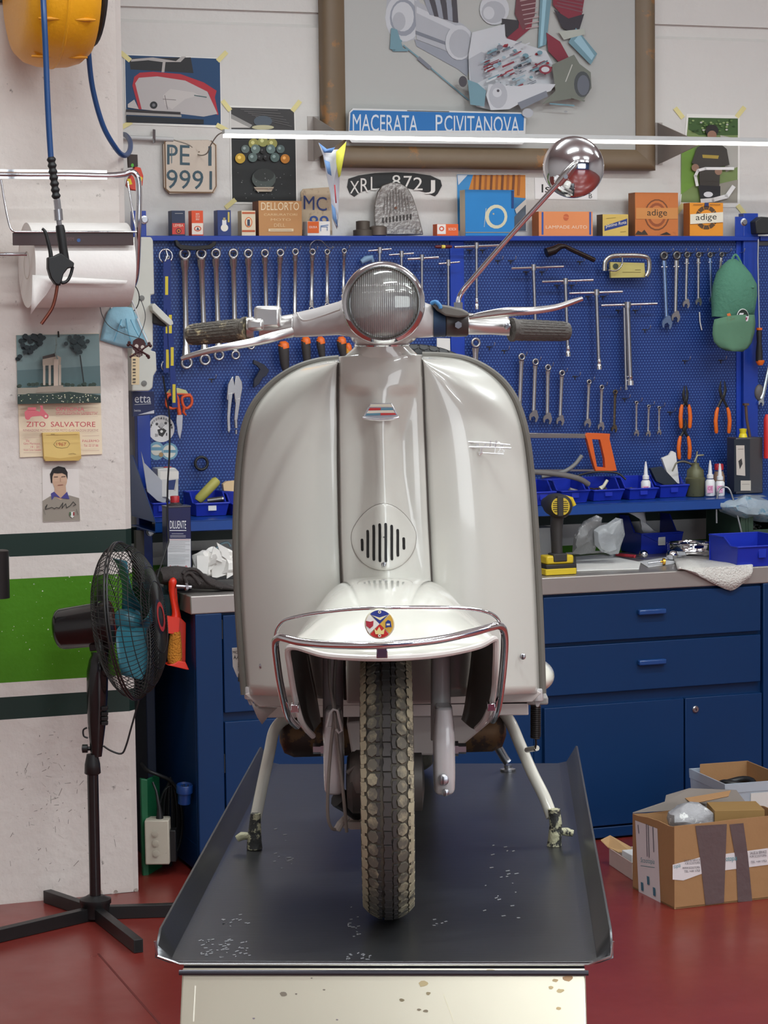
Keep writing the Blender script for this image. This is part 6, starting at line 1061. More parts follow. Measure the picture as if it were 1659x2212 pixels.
b = B(mat=M((24, 24, 24), .5), smooth=70); c = P(272, 643, PN-.004); b.tube([(c[0]+28*PX*.93*math.cos(t), c[1], c[2]+34*PX*.9*math.sin(t)) for t in [2*math.pi*k/32 for k in range(32)]], .0016, seg=6, closed=True); solo('cable_ring', 'thin black ring hanging beneath the chrome towel holder', 'ring', 'W', b)
sk = B(mat=M((58, 14, 16), .4, .2), bev=.0008, smooth=40); n = PN-.06
sk.prism([P(x, y, n) for x, y in [(286, 747), (288, 736), (295, 731), (303, 730), (311, 734), (315, 742), (314, 752), (309, 757), (308, 768), (301, 772), (294, 770), (291, 758), (287, 754)]], (0, .0025, 0))
cb1 = B(mat=M((58, 14, 16), .4, .2), smooth=60); cb1.tube([P(278, 742, n+.001), P(323, 770, n+.001)], .003, seg=8); cb1.tube([P(280, 772, n+.001), P(323, 744, n+.001)], .003, seg=8)
for x, y in ((277, 745), (279, 740), (322, 742), (325, 747), (321, 772), (318, 768)): cb1.ell(P(x, y, n+.001), (.005, .002, .005), None, 8, 5)
a_ = Art(sk, n-.0005); a_.c((206, 196, 186), 295, 748, 4.2, 4.6).c((206, 196, 186), 308, 750, 4, 4.4).p((206, 196, 186), 300, 755, 304, 755, 302, 760).ln((206, 196, 186), .9, 296, 764, 296, 768).ln((206, 196, 186), .9, 300, 765, 300, 770).ln((206, 196, 186), .9, 304, 765, 304, 770)
wi = B(mat=M((70, 70, 70), .4, .6), smooth=60); wi.tube([P(x, y, n+.01) for x, y in spl([(300, 730), (270, 722), (238, 706), (222, 684), (216, 662), (216, 655)], 4)], .0012, seg=5); wi.tube([P(x, y, n+.01) for x, y in spl([(300, 730), (310, 705), (314, 680), (306, 652), (300, 644)], 4)], .0012, seg=5)
thing('skull_tag', 'dark red metal skull and crossbones tag on thin wire', 'tag', 'W', [('skull', sk), ('crossbones', cb1), ('wire', wi)])
# calendar with block, portrait card
b = sheet(PN-.004, .003, 35, 724, 214, 720, 221, 981, 43, 988, m=M((232, 214, 186), .7)); a = Art(b, PN-.0045)
a.p((118, 140, 140), 35, 724, 214, 721, 218, 870, 38, 873).p((92, 116, 118), 37, 800, 216, 790, 218, 846, 38, 846)
random.seed(3)
for k in range(46): x = 38+random.random()*56; y = 724+random.random()*(62-(x-38)*.9); a.c((26, 40, 44), x, y, 6, 5, 7)
for k in range(34): x = 168+random.gauss(0, 11); a.c((36, 52, 54), x, 726+random.random()*36, 5, 5, 7)
a.ln((40, 46, 46), 3, 173, 768, 180, 820, 186, 868)
for k in range(30): a.c((44, 60, 50), 40+random.random()*176, 829+random.random()*6, 5, 4, 7)
a.p((150, 142, 128), 38, 838, 217, 834, 218, 850, 38, 852).p((166, 152, 136), 92, 772, 120, 766, 132, 772, 131, 788, 92, 790).p((64, 54, 50), 92, 770, 118, 763, 120, 770, 92, 776)
for x in (93, 105, 127): a.q((180, 166, 150), x, 788, x+5, 832)
a.q((190, 172, 156), 116, 776, 126, 842).p((150, 138, 124), 82, 836, 136, 832, 140, 846, 78, 848).p((38, 56, 50), 38, 858, 60, 850, 110, 850, 150, 846, 217, 854, 218, 870, 38, 873)
for k in range(60): a.c(random.choice([(210, 206, 170), (90, 110, 80), (200, 196, 180)]), 40+random.random()*176, 852+random.random()*18, 1.5, 1.2, 5)
a.ln((110, 124, 120), 3, 121, 728, 122, 745, 119, 762, 124, 775)
PK = (196, 80, 96); a.t('OFFICINA', PK, 121, 888, 182, 880).t('SPECIALIZZATA IN "LAMBRETTA"', PK, 121, 896, 211, 889.5).t('ZITO  SALVATORE', (186, 44, 66), 57, 922, 206, 911).t('RIPARAZIONE MOTOSCOOTER MOTO ELABORAZIONI SPORTIVE', (176, 120, 116), 50, 932, 212, 927)
a.t('Via', PK, 56, 955, 63, 949).t('Gino Marinuzzi,', PK, 51, 961, 87, 956).t('19 - 21', PK, 66, 968, 84, 963).t('Vicolo Corso Calatafimi', PK, 51, 974, 89, 970).t('PALERMO', PK, 178, 955, 214, 950).t('Tel. 22 37 88', PK, 181, 965, 212, 960)
for y in (882, 893, 900): a.ln((200, 176, 156), .6, 186 if y < 890 else 121, y, 211, y-.5)
for y in (945, 978): a.ln((190, 150, 136), .7, 51, y, 88, y)
for y in (942, 974): a.ln((190, 150, 136), .7, 178, y, 214, y-1)
a.p((204, 100, 110), 53, 890, 60, 884, 76, 886, 86, 890, 88, 882, 86, 876, 92, 876, 93, 884, 100, 892, 104, 898, 96, 902, 88, 898, 70, 900, 62, 904, 54, 900).c((204, 100, 110), 60, 901, 6).c((204, 100, 110), 99, 899, 6).c((236, 200, 186), 99, 899, 2.5).q((204, 100, 110), 60, 880, 78, 886)
p_ = B(bev=.001, mat=M((222, 190, 116), .65)); p_.prism([P(x, y, PN-.02) for x, y in [(92, 935), (172, 933), (176, 990), (170, 995), (98, 996), (95, 990)]], (0, .014, 0)); a2 = Art(p_, PN-.0205); a2.t('1967', (196, 100, 70), 122, 963, 143, 956).ln((150, 130, 80), .9, 116, 960, 122, 952, 134, 950, 146, 952, 151, 959, 146, 966, 134, 968, 122, 966, 116, 960).ln((180, 140, 80), .8, 100, 940, 168, 938).ln((150, 130, 80), .8, 148, 981, 158, 979, 164, 981).p((200, 164, 90), 97, 986, 130, 990, 176, 984, 171, 995, 98, 996).ln((110, 90, 50), 1, 110, 938, 118, 938)
nl = B(mat=BLACK).tube([P(126, 716, PN-.004), P(127, 728, PN-.012)], .0022, seg=6)
thing('wall_calendar', 'old workshop calendar with temple ruin photo and red print', 'calendar', 'W', [('backing_card', b), ('date_block', p_, dict(label='small yellowed date block')), ('nail', nl)])
b = sheet(PN-.002, .0015, 91, 1010, 170, 1008, 173, 1125, 93, 1128, m=M((222, 214, 208), .6)); a = Art(b, PN-.0024)
a.p((150, 140, 128), 92, 1082, 108, 1072, 150, 1070, 171, 1076, 173, 1124, 93, 1127).p((196, 160, 134), 118, 1050, 142, 1050, 144, 1072, 131, 1080, 117, 1072).c((202, 166, 140), 129, 1036, 16, 23).p((196, 160, 134), 113, 1040, 118, 1055, 128, 1062, 140, 1056, 145, 1040)
a.p((26, 22, 22), 110, 1042, 108, 1024, 114, 1012, 126, 1007, 140, 1010, 146, 1020, 146, 1036, 142, 1026, 134, 1022, 124, 1023, 116, 1022, 113, 1030, 113, 1044).p((70, 66, 136), 110, 1066, 117, 1062, 131, 1076, 118, 1072, 112, 1080).p((70, 66, 136), 145, 1062, 150, 1078, 131, 1076)
a.ln((60, 44, 40), 1.2, 117, 1030, 125, 1030).ln((60, 44, 40), 1.2, 133, 1030, 141, 1029).ln((150, 96, 84), 1.4, 125, 1048, 136, 1047).ln((160, 120, 100), 1, 130, 1032, 131, 1041)
a.ln((40, 38, 36), 1.3, 98, 1096, 102, 1090, 98, 1100, 106, 1098, 112, 1096, 118, 1099, 122, 1096, 128, 1098, 136, 1086, 134, 1098, 142, 1088, 144, 1097, 152, 1092, 158, 1084, 164, 1090, 158, 1093).p((226, 226, 220), 150, 1106, 161, 1105, 161, 1114, 156, 1119, 151, 1114).q((60, 100, 60), 150, 1106, 153.6, 1114).q((150, 60, 60), 157.5, 1106, 161, 1114)
a.ln((120, 114, 108), 1, 94, 1100, 98, 1112).ln((90, 86, 82), 1, 165, 1100, 169, 1112); solo('portrait_card', 'portrait card of a dark-haired person in grey jersey with blue collar', 'card', 'W', b)
# electrical enclosure beyond the pillar edge, dark blue sign
EM = M((206, 206, 196), .45); n = .30; b = B(mat=EM, bev=.004, smooth=30); b.prism([P(x, y, n) for x, y in [(285, 512), (327, 512), (331, 520), (334, 636), (326, 637), (326, 655), (331, 664), (331, 750), (326, 757), (337, 760), (339, 800), (332, 812), (330, 838), (322, 845), (285, 845)]], (0, .12, 0))
a = Art(b, n-.0005); lb_ = a.q((226, 204, 164), 284, 764, 301, 831)
for k in range(9): a.q((90, 84, 76), 287, 768+k*7, 293, 768+k*7+(2, 4, 3)[k % 3])
fl_ = B(mat=EM, bev=.002); fl_.prism([P(x, y, n-.04) for x, y in [(328, 660), (334, 655), (373, 693), (375, 700), (368, 704), (350, 690), (330, 670)]], (0, .08, 0)); fk = B(mat=M((34, 34, 34), .6), bev=.002); fk.prism([P(x, y, n-.01) for x, y in [(331, 676), (352, 694), (362, 706), (340, 700), (331, 698)]], (0, .06, 0))
lt = [('latch', (lambda c: B(mat=M((120, 120, 116), .5)).lathe(c, (0, -1, 0), [(.009, 0), (.009, .003), (.003, .004)], seg=12))(P(x, y, n))) for x, y in ((306, 644), (311, 828))]
thing('electrical_box', 'light grey plastic socket enclosure between pillar and pegboard', 'electrical box', 'W', [('enclosure', b), ('socket_flap', fl_, dict(label='raised grey socket flap')), ('flap_seal', fk)]+lt)
b = B(mat=M((22, 34, 84), .4), bev=.001); b.prism([P(x, y, .40) for x, y in [(286, 846), (333, 846), (334, 895), (288, 900)]], (0, .02, 0)); a = Art(b, .3995); a.t('etta', (220, 222, 226), 291, 870, 326, 855).ln((220, 222, 226), 1, 291, 874, 326, 872).t('betta', (200, 202, 210), 290, 889, 304, 884).p((210, 212, 220), 298, 896, 333, 886, 333, 893); solo('blue_sign', 'dark blue sign with white lettering under the socket enclosure', 'sign', 'W', b)
# small red tool hung up behind the chrome holder
b = B(mat=M((212, 62, 34), .4), smooth=60, bev=.002); n = .30; b.prism([P(x, y, n) for x, y in [(278, 388), (292, 360), (304, 362), (310, 380), (308, 400), (300, 412), (284, 410), (275, 400)]], (0, .03, 0)); c_ = B(mat=M((50, 34, 28), .5)); c_.prism([P(x, y, n) for x, y in [(277, 333), (297, 334), (298, 360), (279, 362)]], (0, .02, 0)); y_ = B(); a = Art(y_, n-.0006); a.p((230, 210, 50), 275, 386, 282, 386, 286, 398, 276, 400).p((230, 210, 50), 302, 380, 308, 384, 306, 392); a.c((90, 190, 60), 286, 357, 3, 4)
thing('key_fob', 'red and yellow hanging packet half behind the chrome towel frame', 'packet', 'W', [('packet', b), ('card_top', c_), ('print', y_)])
# dark gap filler: wall pipe behind the pillar
b = B(mat=M((92, 88, 84), .6)); b.box((P(305, 1700, .5)[0], .5, 0), (P(322, 1700, .5)[0], .53, 1.05)); solo('wall_duct', 'grey vertical duct in the gap behind the pillar', 'duct', 'W', b)
b = B(mat=M((22, 22, 24), .5), smooth=50); b.tube([P(*p) for p in spl([(352, 812, .30), (358, 850, .30), (366, 900, .30), (366, 980, .28), (362, 1050, .2), (362, 1120, .08), (364, 1170, 0.02)], 4)], .003, seg=6); b.tube([P(*p) for p in spl([(364, 1170, .02), (352, 1210, .0), (342, 1240, -.01), (334, 1275, -.01), (328, 1330, .1), (326, 1420, .2)], 4)], .003, seg=6); solo('black_cable', 'thin black cable hanging before the stickers down to the bench end', 'cable', 'W', b)
b = B(mat=M((26, 22, 22), .45), smooth=50); b.lathe(H(3, 1, 1.0)[:0]+P(-6, 1292, -.35), (0, 0, 1), [(.036, 0), (.036, .004), (.036, .135), (.033, .137), (.002, .137)], seg=28); br = B(mat=DSTEEL); c = P(-6, 1240, -.35); br.box((c[0]-.05, c[1]-.01, c[2]-.01), (c[0], PN, c[2]+.01)); thing('black_canister', 'black cylinder cut off by the left edge of the photo', 'canister', 'W', [('cylinder', b), ('bracket', br)])
# ================================================================ pedestal fan
FY = 6.9; b_c = Vector(GS(207, 1985, 0)); FX = b_c.x; FY = b_c.y
BK = M((20, 19, 20), .22, coat=.4); BK2 = M((26, 25, 26), .42)
gx = lambda px, py, Y=FY: at(px, py, Y)
zf = lambda py: at(207, py, FY)[2]
base_c = (FX, FY, 0)
hubb = B(mat=BK2, smooth=50).lathe((FX, FY, 0.004), (0, 0, 1), [(.036, 0), (.042, .004), (.042, .04), (.046, .044), (.046, .056), (.03, .062), (.024, .066)], seg=28)
legs = []
for (px, py) in ((-60, 2033), (305, 2048), (430, 1963), (102, 1935)):
    e = Vector(GS(px, py, .02)); d = (e-Vector((FX, FY, .02))); d.z = 0; L_ = min(d.length, .42); d.normalize(); sd_ = Vector((-d.y, d.x, 0)); q = B(mat=BK2, bev=.001)
    c = Vector((FX, FY, 0)); w_ = .0135; z0, z1 = .001, .038
    ring = lambda p: [tuple(p+sd_*w_+Vector((0, 0, z0))), tuple(p-sd_*w_+Vector((0, 0, z0))), tuple(p-sd_*w_+Vector((0, 0, z1))), tuple(p+sd_*w_+Vector((0, 0, z1)))]
    q.loft([ring(c+d*.03), ring(c+d*max(L_, d.length*L_))]); 
    in_ = [tuple(Vector(p)*.0+c+d*(L_+.0004)+sd_*u*(w_-.003)+Vector((0, 0, zz_))) for u, zz_ in ((1, .004), (-1, .004), (-1, .035), (1, .035))]; q.poly(in_, M((6, 6, 6), .8)); legs.append(('foot_bar', q))
pole = B(mat=BK, smooth=60); pole.tube([(FX, FY, .06), (FX, FY, zf(1660))], 12.5/5200*FY, seg=20)
cl = B(mat=BK2, smooth=60); px_ = FY/5200; cl.lathe((FX, FY, zf(1672)), (0, 0, 1), [(15*px_, 0), (18*px_, 0.003), (17*px_, (1672-1650)*px_), (13*px_, (1672-1632)*px_), (12.5*px_, (1672-1628)*px_)], seg=24)
bodyf = B(mat=BK, smooth=60)
bodyf.loft([[(at(x0, y, FY)[0]/2+at(x1, y, FY)[0]/2+(at(x1, y, FY)[0]-at(x0, y, FY)[0])/2*math.cos(t), FY+d*math.sin(t), at(207, y, FY)[2]) for t in [2*math.pi*j/20 for j in range(20)]] for x0, x1, y, d in ((196, 220, 1634, .014), (193, 224, 1600, .02), (189, 229, 1560, .026), (187, 233, 1500, .03), (187, 234, 1450, .03), (192, 233, 1425, .028), (197, 230, 1415, .02), (196, 236, 1408, .02))])
kn = [('knob', B(mat=BK2, smooth=50).lathe(at(190, 1617, FY), (-1, 0, 0), [(.006, -.01), (.006, .0), (.0125, .001), (.0125, .016), (.004, .018)], seg=18))]
bts = [('speed_button', B(mat=BK2, bev=.001).box(at(219, y+5, FY-.028), tuple(v+dv for v, dv in zip(at(232, y-3, FY-.028), (0, .02, 0))))) for y in (1530, 1542, 1552, 1562)]
tj = B(mat=BK2, smooth=50, bev=.003); tj.prism([at(x, y, FY-.02) for x, y in ((194, 1408), (236, 1402), (238, 1370), (228, 1365), (196, 1378), (192, 1395))], (0, .04, 0))
FC_ = Vector(at(276, 1341, FY)); FNr = Vector((.985, -.13, .125)).normalized(); FU = Vector((0, 0, 1)); FU = (FU-FNr*FU.dot(FNr)).normalized(); FV = FNr.cross(FU); FR = .2285
def fpt(r, a, h): return tuple(FC_+(FU*math.cos(a)+FV*math.sin(a))*r+FNr*h)
mot = B(mat=BK, smooth=50); m0 = FC_-FNr*.05; mot.lathe(tuple(FC_-FNr*.215), tuple(FNr), [(.01, 0), (.045, .001), (.056, .008), (.060, .02), (.064, .14), (.064, .165), (.05, .168), (.01, .168)], seg=32)
mk_ = B(mat=BK2, smooth=50); kk = Vector(at(151, 1328, FY)); mk_.lathe(tuple(kk), (-.1, 0, 1), [(.004, -.012), (.004, .004), (.008, .005), (.008, .013), (.003, .014)], seg=12)
WRM = M((40, 38, 37), .45, .3)
def cage(front):
    q = B(mat=WRM, smooth=80); s = 1 if front else -1; dep = .088 if front else .07; hub_r = .05 if front else .066
    def prof(t): # t 0 rim ->1 hub
        r = FR-(FR-hub_r)*t; h = s*(.006+dep*(1-(1-min(1, t*1.05))**2.3)**.7 if t < .96 else .006+dep); return r, h
    n = 84
    for k in range(n):
        a = 2*math.pi*k/n; tw = .32*s
        q.tube([fpt(prof(t)[0], a+tw*t, prof(t)[1]) for t in [j/8 for j in range(9)]], .0010, seg=4, cap=False)
    for t in (.08, .2, .45, .7): r, h = prof(t); q.tube([fpt(r, 2*math.pi*j/48, h) for j in range(48)], .0013, seg=4, closed=True)
    return q
gf, gr = cage(True), cage(False); rimr = B(mat=M((34, 32, 32), .4), smooth=60); [rimr.tube([fpt(FR, 2*math.pi*j/56, h) for j in range(56)], .0032, seg=6, closed=True) for h in (-.004, .004)]
ctr = B(mat=M((30, 30, 32), .4), smooth=50).lathe(fpt(0, 0, .086), tuple(FNr), [(.002, 0), (.052, 0), (.052, .008), (.045, .012), (.002, .012)], seg=32); rl = B(mat=M((170, 36, 36), .4)); rl.lathe(fpt(0, 0, .0985), tuple(FNr), [(.03, 0), (.043, 0), (.043, .0008), (.03, .0008)], seg=30, cap=False)
TEAL = M((42, 100, 114), .35); bh = B(mat=TEAL, smooth=50).lathe(fpt(0, 0, -.03), tuple(FNr), [(.004, 0), (.03, 0), (.036, .01), (.036, .05), (.022, .066), (.002, .068)], seg=24)
bl3 = []
for k in range(3):
    a0 = .1+k*2*math.pi/3; q = B(mat=TEAL, smooth=60, solid=.002)
    grid(q, lambda u, v: fpt(.03+.165*u, a0+(v-.5)*(1.15*math.sin(math.pi*min(1, .25+u*.7)))+.25*u, .02+(v-.5)*.07*(1-.3*u)), 8, 8); bl3.append(('blade', q, dict(label='teal blade')))
cordf = B(mat=BLACK, smooth=60); cordf.tube([at(*p, FY) for p in spl([(223, 1611), (240, 1622), (262, 1628), (272, 1612), (284, 1570), (298, 1520), (300, 1512)], 4)], .0028, seg=8); cordf.tube([at(*p, FY) for p in spl([(190, 1594), (181, 1590), (180, 1577), (188, 1572)], 4)], .0026, seg=8)
thing('pedestal_fan', 'black pedestal fan with teal blades facing right beside the pillar', 'fan', 'S', [('hub', hubb)]+legs+[('pole', pole), ('collar', cl), ('control_body', bodyf, dict(sub=kn+bts)), ('tilt_joint', tj), ('motor_housing', mot, dict(sub=[('oscillation_knob', mk_)])), ('front_guard', gf), ('rear_guard', gr), ('guard_rim', rimr), ('centre_cap', ctr, dict(sub=[('red_label', rl, dict(label='red ring label'))])), ('blade_hub', bh, dict(label='teal hub'))]+bl3+[('cord', cordf)])
# ================================================================ brush, rod, socket board in the gap
n = .08; rd_ = B(mat=STEEL, smooth=40); rd_.tube([P(380, 1266, n-.04), P(413, 1268, n-.04)], .006, seg=10); rd_.lathe(P(400, 1268, n-.04), (1, 0, 0), [(.012, 0), (.012, .008)], seg=6); rd_.tube([P(410, 1268, n-.04), P(410, 1268, .12)], .005, seg=8)
solo('hanger_bolt', 'steel bolt sticking out of the bench end above the red brush', 'bolt', 'W', rd_)
RED = M((218, 48, 26), .35, coat=.3); dp = B(mat=RED, smooth=60, bev=.002); dp.prism([P(x, y, n) for x, y in [(383, 1338), (392, 1336), (402, 1346), (401, 1432), (386, 1428), (378, 1370)]], (0, .012, 0)); dp.prism([P(x, y, n-.05) for x, y in [(386, 1428), (401, 1430), (409, 1447), (404, 1447), (362, 1437), (376, 1434)]], (0, .06, 0)); dp.tube([P(x, y, n+.01) for x, y in ((376, 1262), (380, 1300), (386, 1340))], [.008, .006, .01], seg=12)
bh_ = B(mat=RED, smooth=60); bh_.tube([P(x, y, n-.03) for x, y in spl([(371, 1249), (373, 1256), (371, 1275), (374, 1300), (379, 1325), (377, 1345)], 3)], [v[0] for v in spl([(.006,), (.013,), (.010,), (.0085,), (.011,), (.015,)], 3)], seg=14); bh_.prism([P(x, y, n-.045) for x, y in [(361, 1331), (388, 1334), (386, 1370), (363, 1368)]], (0, .03, 0))
br_ = B(mat=M((206, 130, 34), .8, bump=1, bs=200, wear=(90, 84, 50), ws=20, wt=.6, wv=.2), smooth=60); br_.loft([[((P(x0, y, n)[0]+P(x1, y, n)[0])/2+(P(x1, y, n)[0]-P(x0, y, n)[0])/2*math.cos(t), n-.03+.018*math.sin(t), P(370, y, n)[2]) for t in [2*math.pi*j/16 for j in range(16)]] for x0, x1, y in ((362, 384, 1362), (359, 387, 1390), (356, 388, 1415), (357, 387, 1428), (366, 382, 1434))])
thing('brush_and_dustpan', 'red hand brush and dustpan set with yellow bristles on the bench end', 'brush', 'W', [('dustpan', dp), ('brush_handle', bh_), ('bristles', br_, dict(label='yellow bristles'))])
gp_ = B(mat=M((16, 92, 56), .5, wear=(40, 60, 50), ws=30, wt=.62), bev=.003); n = .10; gp_.prism([P(x, y, n) for x, y in [(304, 1682), (318, 1684), (322, 1934), (310, 1932)]], (.0, .02, 0)); gp_.prism([P(318, 1684, n), P(344, 1672, n+.10), P(352, 1915, n+.10), P(322, 1934, n)], (0, .015, 0)); 
bx = B(mat=M((190, 182, 166), .5, wear=(110, 100, 86), ws=30, wt=.66), bev=.004); n2 = .05; a1, a2_ = P(323, 1870, n2), P(372, 1770, n2); bx.box((a1[0], n2, a1[2]), (a2_[0], n2+.07, a2_[2]), rz=-.35); 
kos = [('knockout', (lambda c: B(mat=M((176, 168, 152), .5)).lathe(c, (-.35, -.94, 0), [(.0105, 0), (.0105, .001), (.009, .0015), (.0005, .0015)], seg=20))(P(335+k, y, n2-.004))) for k, y in enumerate((1801, 1822, 1844))]
sk_ = B(mat=BLACK, bev=.002); q = P(374, 1825, n2+.03); sk_.box((q[0]-.012, q[1]-.02, q[2]-.05), (q[0]+.012, q[1]+.03, q[2]+.05), rz=-.35)
gl_ = B(mat=BLACK, smooth=50); gl_.tube([P(345, 1774, n2+.03), P(345, 1760, n2+.03), P(344, 1745, n2+.03), P(338, 1710, n2+.03), P(330, 1690, n2+.05)], [.013, .011, .007, .004, .004], seg=12)
thing('socket_board', 'green board with a grey socket box leaning in the gap by the pillar', 'socket board', 'W', [('board', gp_), ('socket_box', bx, dict(sub=kos+[('socket_face', sk_)])), ('cable_gland', gl_)])
b = B(mat=M((20, 20, 22), .5), smooth=60)
for k in range(7): r = .9+.07*k; b.tube([P(368+(4+k*3.6)*math.cos(t)*1.0, 1775+(95-k*3)*math.sin(t), .16+.01*(k % 3)) for t in [2*math.pi*j/28 for j in range(28)]], .0045, seg=6, closed=True)
b.tube([P(*p) for p in spl([(306, 1650, .2), (320, 1665, .15), (345, 1675, .14), (372, 1690, .15), (395, 1730, .16)], 4)], .006, seg=8); solo('cable_coil', 'coil of black cable hanging in the dark gap beside the bench', 'cable', 'W', b)
b = B(mat=M((18, 54, 112), .4), smooth=50); c = P(398, 1735, .06); b.lathe(c, (0, -.15, 1), [(.02, 0), (.021, .035), (.026, .036), (.026, .06), (.024, .062), (.022, .056), (.0005, .05)], seg=22); [b.tube([(c[0]+dx, c[1]-.01+dy, c[2]+.05), (c[0]+dx, c[1]-.012+dy, c[2]+.06)], .0025, STEEL, seg=6) for dx, dy in ((-.01, 0), (.01, 0), (0, .01))]
solo('blue_plug', 'round blue industrial plug hanging beside the cable coil', 'plug', 'W', b)
# ================================================================ bins on the shelf
def tray(x0, x1, yb, yf, ytop, z, dep, m, lab=None, zb=None):
    # open-fronted plastic bin: front face spans x0..x1, yf..yb in the photo; rim of the back at ytop
    n = H((x0+x1)/2, yb, z)[1]; a0, a1 = P(x0, yb, n)[0], P(x1, yb, n)[0]; hf = P((x0+x1)/2, yf, n)[2]-z; hb_ = P((x0+x1)/2, ytop, n+dep)[2]-z; t = .0025; hb_ = max(hb_, hf*1.3); z += .0008
    b = B(mat=m, bev=.0012); fl = .012
    b.box((a0+.006, n+fl, z), (a1-.006, n+dep, z+t)); b.box((a0, n+dep-t, z), (a1, n+dep, z+hb_))
    b.prism([(a0+.006, n+fl, z), (a1-.006, n+fl, z), (a1, n-.006, z+hf), (a0, n-.006, z+hf)], (0, t*1.3, 0))
    for s, a in ((1, a0), (-1, a1)):
        b.prism([(a+s*.005, n+fl, z), (a+s*.005, n+dep, z), (a, n+dep, z+hb_), (a, n+dep*.45, z+hb_), (a, n+dep*.22, z+hf*1.0), (a, n-.006, z+hf)], (s*t, 0, 0))
        b.tube([(a, n-.006, z+hf), (a, n+dep*.22, z+hf), (a, n+dep*.45, z+hb_), (a, n+dep, z+hb_)], .0032, seg=6)
    b.tube([(a0, n-.006, z+hf), (a1, n-.006, z+hf)], .0036, seg=6); b.tube([(a0, n+dep, z+hb_), (a1, n+dep, z+hb_)], .0032, seg=6)
    r = B(bev=.001); am = (a0+a1)/2; r.box((am-.014, n-.003, z+hf*.42), (am+.014, n+.0015, z+hf*.86), M((226, 224, 218), .6) if lab else m)
    return [('tray', b), ('label_holder', r)], (a0, a1, n, hf, hb_, z)
zz1 = zs1+.0005; BINS = 'blue plastic bins on the wall shelf'
info = []
for k, (x0, x1, yb, yf, yt, lab, d) in enumerate([(330, 372, 1118, 1088, 1052, 0, 'blue shelf bin behind the diluent can'), (423, 494, 1115, 1088, 1060, 1, 'blue shelf bin with white label holding a yellow tube'), (503, 560, 1113, 1088, 1062, 0, 'blue shelf bin mostly hidden behind the leg shield'),
        (1148, 1200, 1092, 1064, 1036, 0, 'blue shelf bin right beside the leg shield edge'), (1212, 1273, 1087, 1061, 1034, 0, 'blue shelf bin under the grey hose end'), (1282, 1347, 1082, 1059, 1030, 0, 'blue shelf bin holding a white plastic nozzle'), (1360, 1421, 1079, 1056, 1028, 0, 'blue shelf bin holding a white glue bottle'), (1426, 1487, 1075, 1049, 1026, 0, 'blue shelf bin holding folded papers')]):
    pr, inf = tray(x0, x1, yb, yf, yt, zz1, .15, BIN, lab); info.append(inf); thing('storage_bin', d, 'bin', 'W', pr, BINS)
def junk(inf, n, seed, cols=((40, 40, 42), (90, 90, 92), (150, 148, 145), (70, 60, 50))):
    random.seed(seed); out = []
    a0, a1, d0, hf, hb_, z = inf
    for k in range(n):
        b = B(mat=M(random.choice(cols), .45, .4), smooth=50); x = a0+.018+(a1-a0-.036)*random.random(); y = d0+.03+.08*random.random(); h = z+hf*.55+random.random()*.012
        an = random.random()*3.1; l = .012+random.random()*.016
        if k % 3 == 0: b.tube([(x-l*math.cos(an), y-l*math.sin(an)*.5, h), (x+l*math.cos(an), y+l*math.sin(an)*.5, h+.012*random.random())], .004+.003*random.random(), seg=8)
        elif k % 3 == 1: b.lathe((x, y, h), (math.cos(an), -.6, math.sin(an)), [(.004, 0), (.011, 0), (.011, .005), (.004, .005), (.004, 0)], seg=14, cap=False)
        else: b.tube([(x+l*math.cos(t+an), y+.4*l*math.sin(t), h+l*.5*math.sin(t)) for t in [j*.7 for j in range(7)]], .003, seg=6)
        out.append(b)
    return out
for nb_, cnt, sd_, where in ((3, 6, 1, 'in the bin beside the leg shield'), (4, 7, 2, 'in the bin under the grey hose end'), (5, 3, 3, 'in the bin with the white nozzle'), (6, 4, 4, 'in the bin with the glue bottle'), (1, 2, 5, 'in the bin with the yellow tube')):
    for b in junk(info[nb_], cnt, sd_): solo('small_part', 'small loose metal or rubber part '+where, 'machine part', 'W', b, 'loose parts '+where)
def lz(x, y0, y1, n, prof, m, seg=20):  # bottle profile between pixel rows; prof (halfwidth px, y px)
    b = B(mat=m, smooth=45); s = ms(n); c = P(x, prof[0][1], n); b.lathe(c, (0, 0, 1), [(max(.0005, r*s), (prof[0][1]-y)*s) for r, y in prof], seg=seg); return b
nsh = .40
# yellow tube
c = info[1]; b = B(mat=M((178, 172, 86), .5, wear=(90, 90, 60), ws=60, wt=.66), smooth=50); n_ = c[2]+.06; b.tube([P(427, 1082, n_), P(430, 1078, n_), P(466, 1040, n_), P(470, 1036, n_)], [.012, .0165, .0165, .012], seg=16); solo('yellow_tube', 'hand-labelled yellow tube sticking out of the left shelf bin', 'tube', 'W', b)
b = B(mat=M((110, 108, 104), .35, .8), smooth=50); b.tube([P(448, 1082, n_-.02), P(480, 1078, n_-.03)], .009, seg=14); b.lathe(P(480, 1078, n_-.031), (.95, -.2, .1), [(.0095, 0), (.0095, .004), (.006, .004), (.006, -.01)], STEEL, seg=14, cap=False); solo('socket_piece', 'round steel socket lying beside the yellow tube', 'socket', 'W', b)
b = B(mat=M((226, 196, 150), .7)); b.prism([P(x, y, .50) for x, y in [(482, 1046), (490, 1040), (512, 1038), (516, 1062), (484, 1060)]], (0, .02, 0)); solo('beige_packet', 'beige packet peeking out left of the leg shield', 'packet', 'W', b)
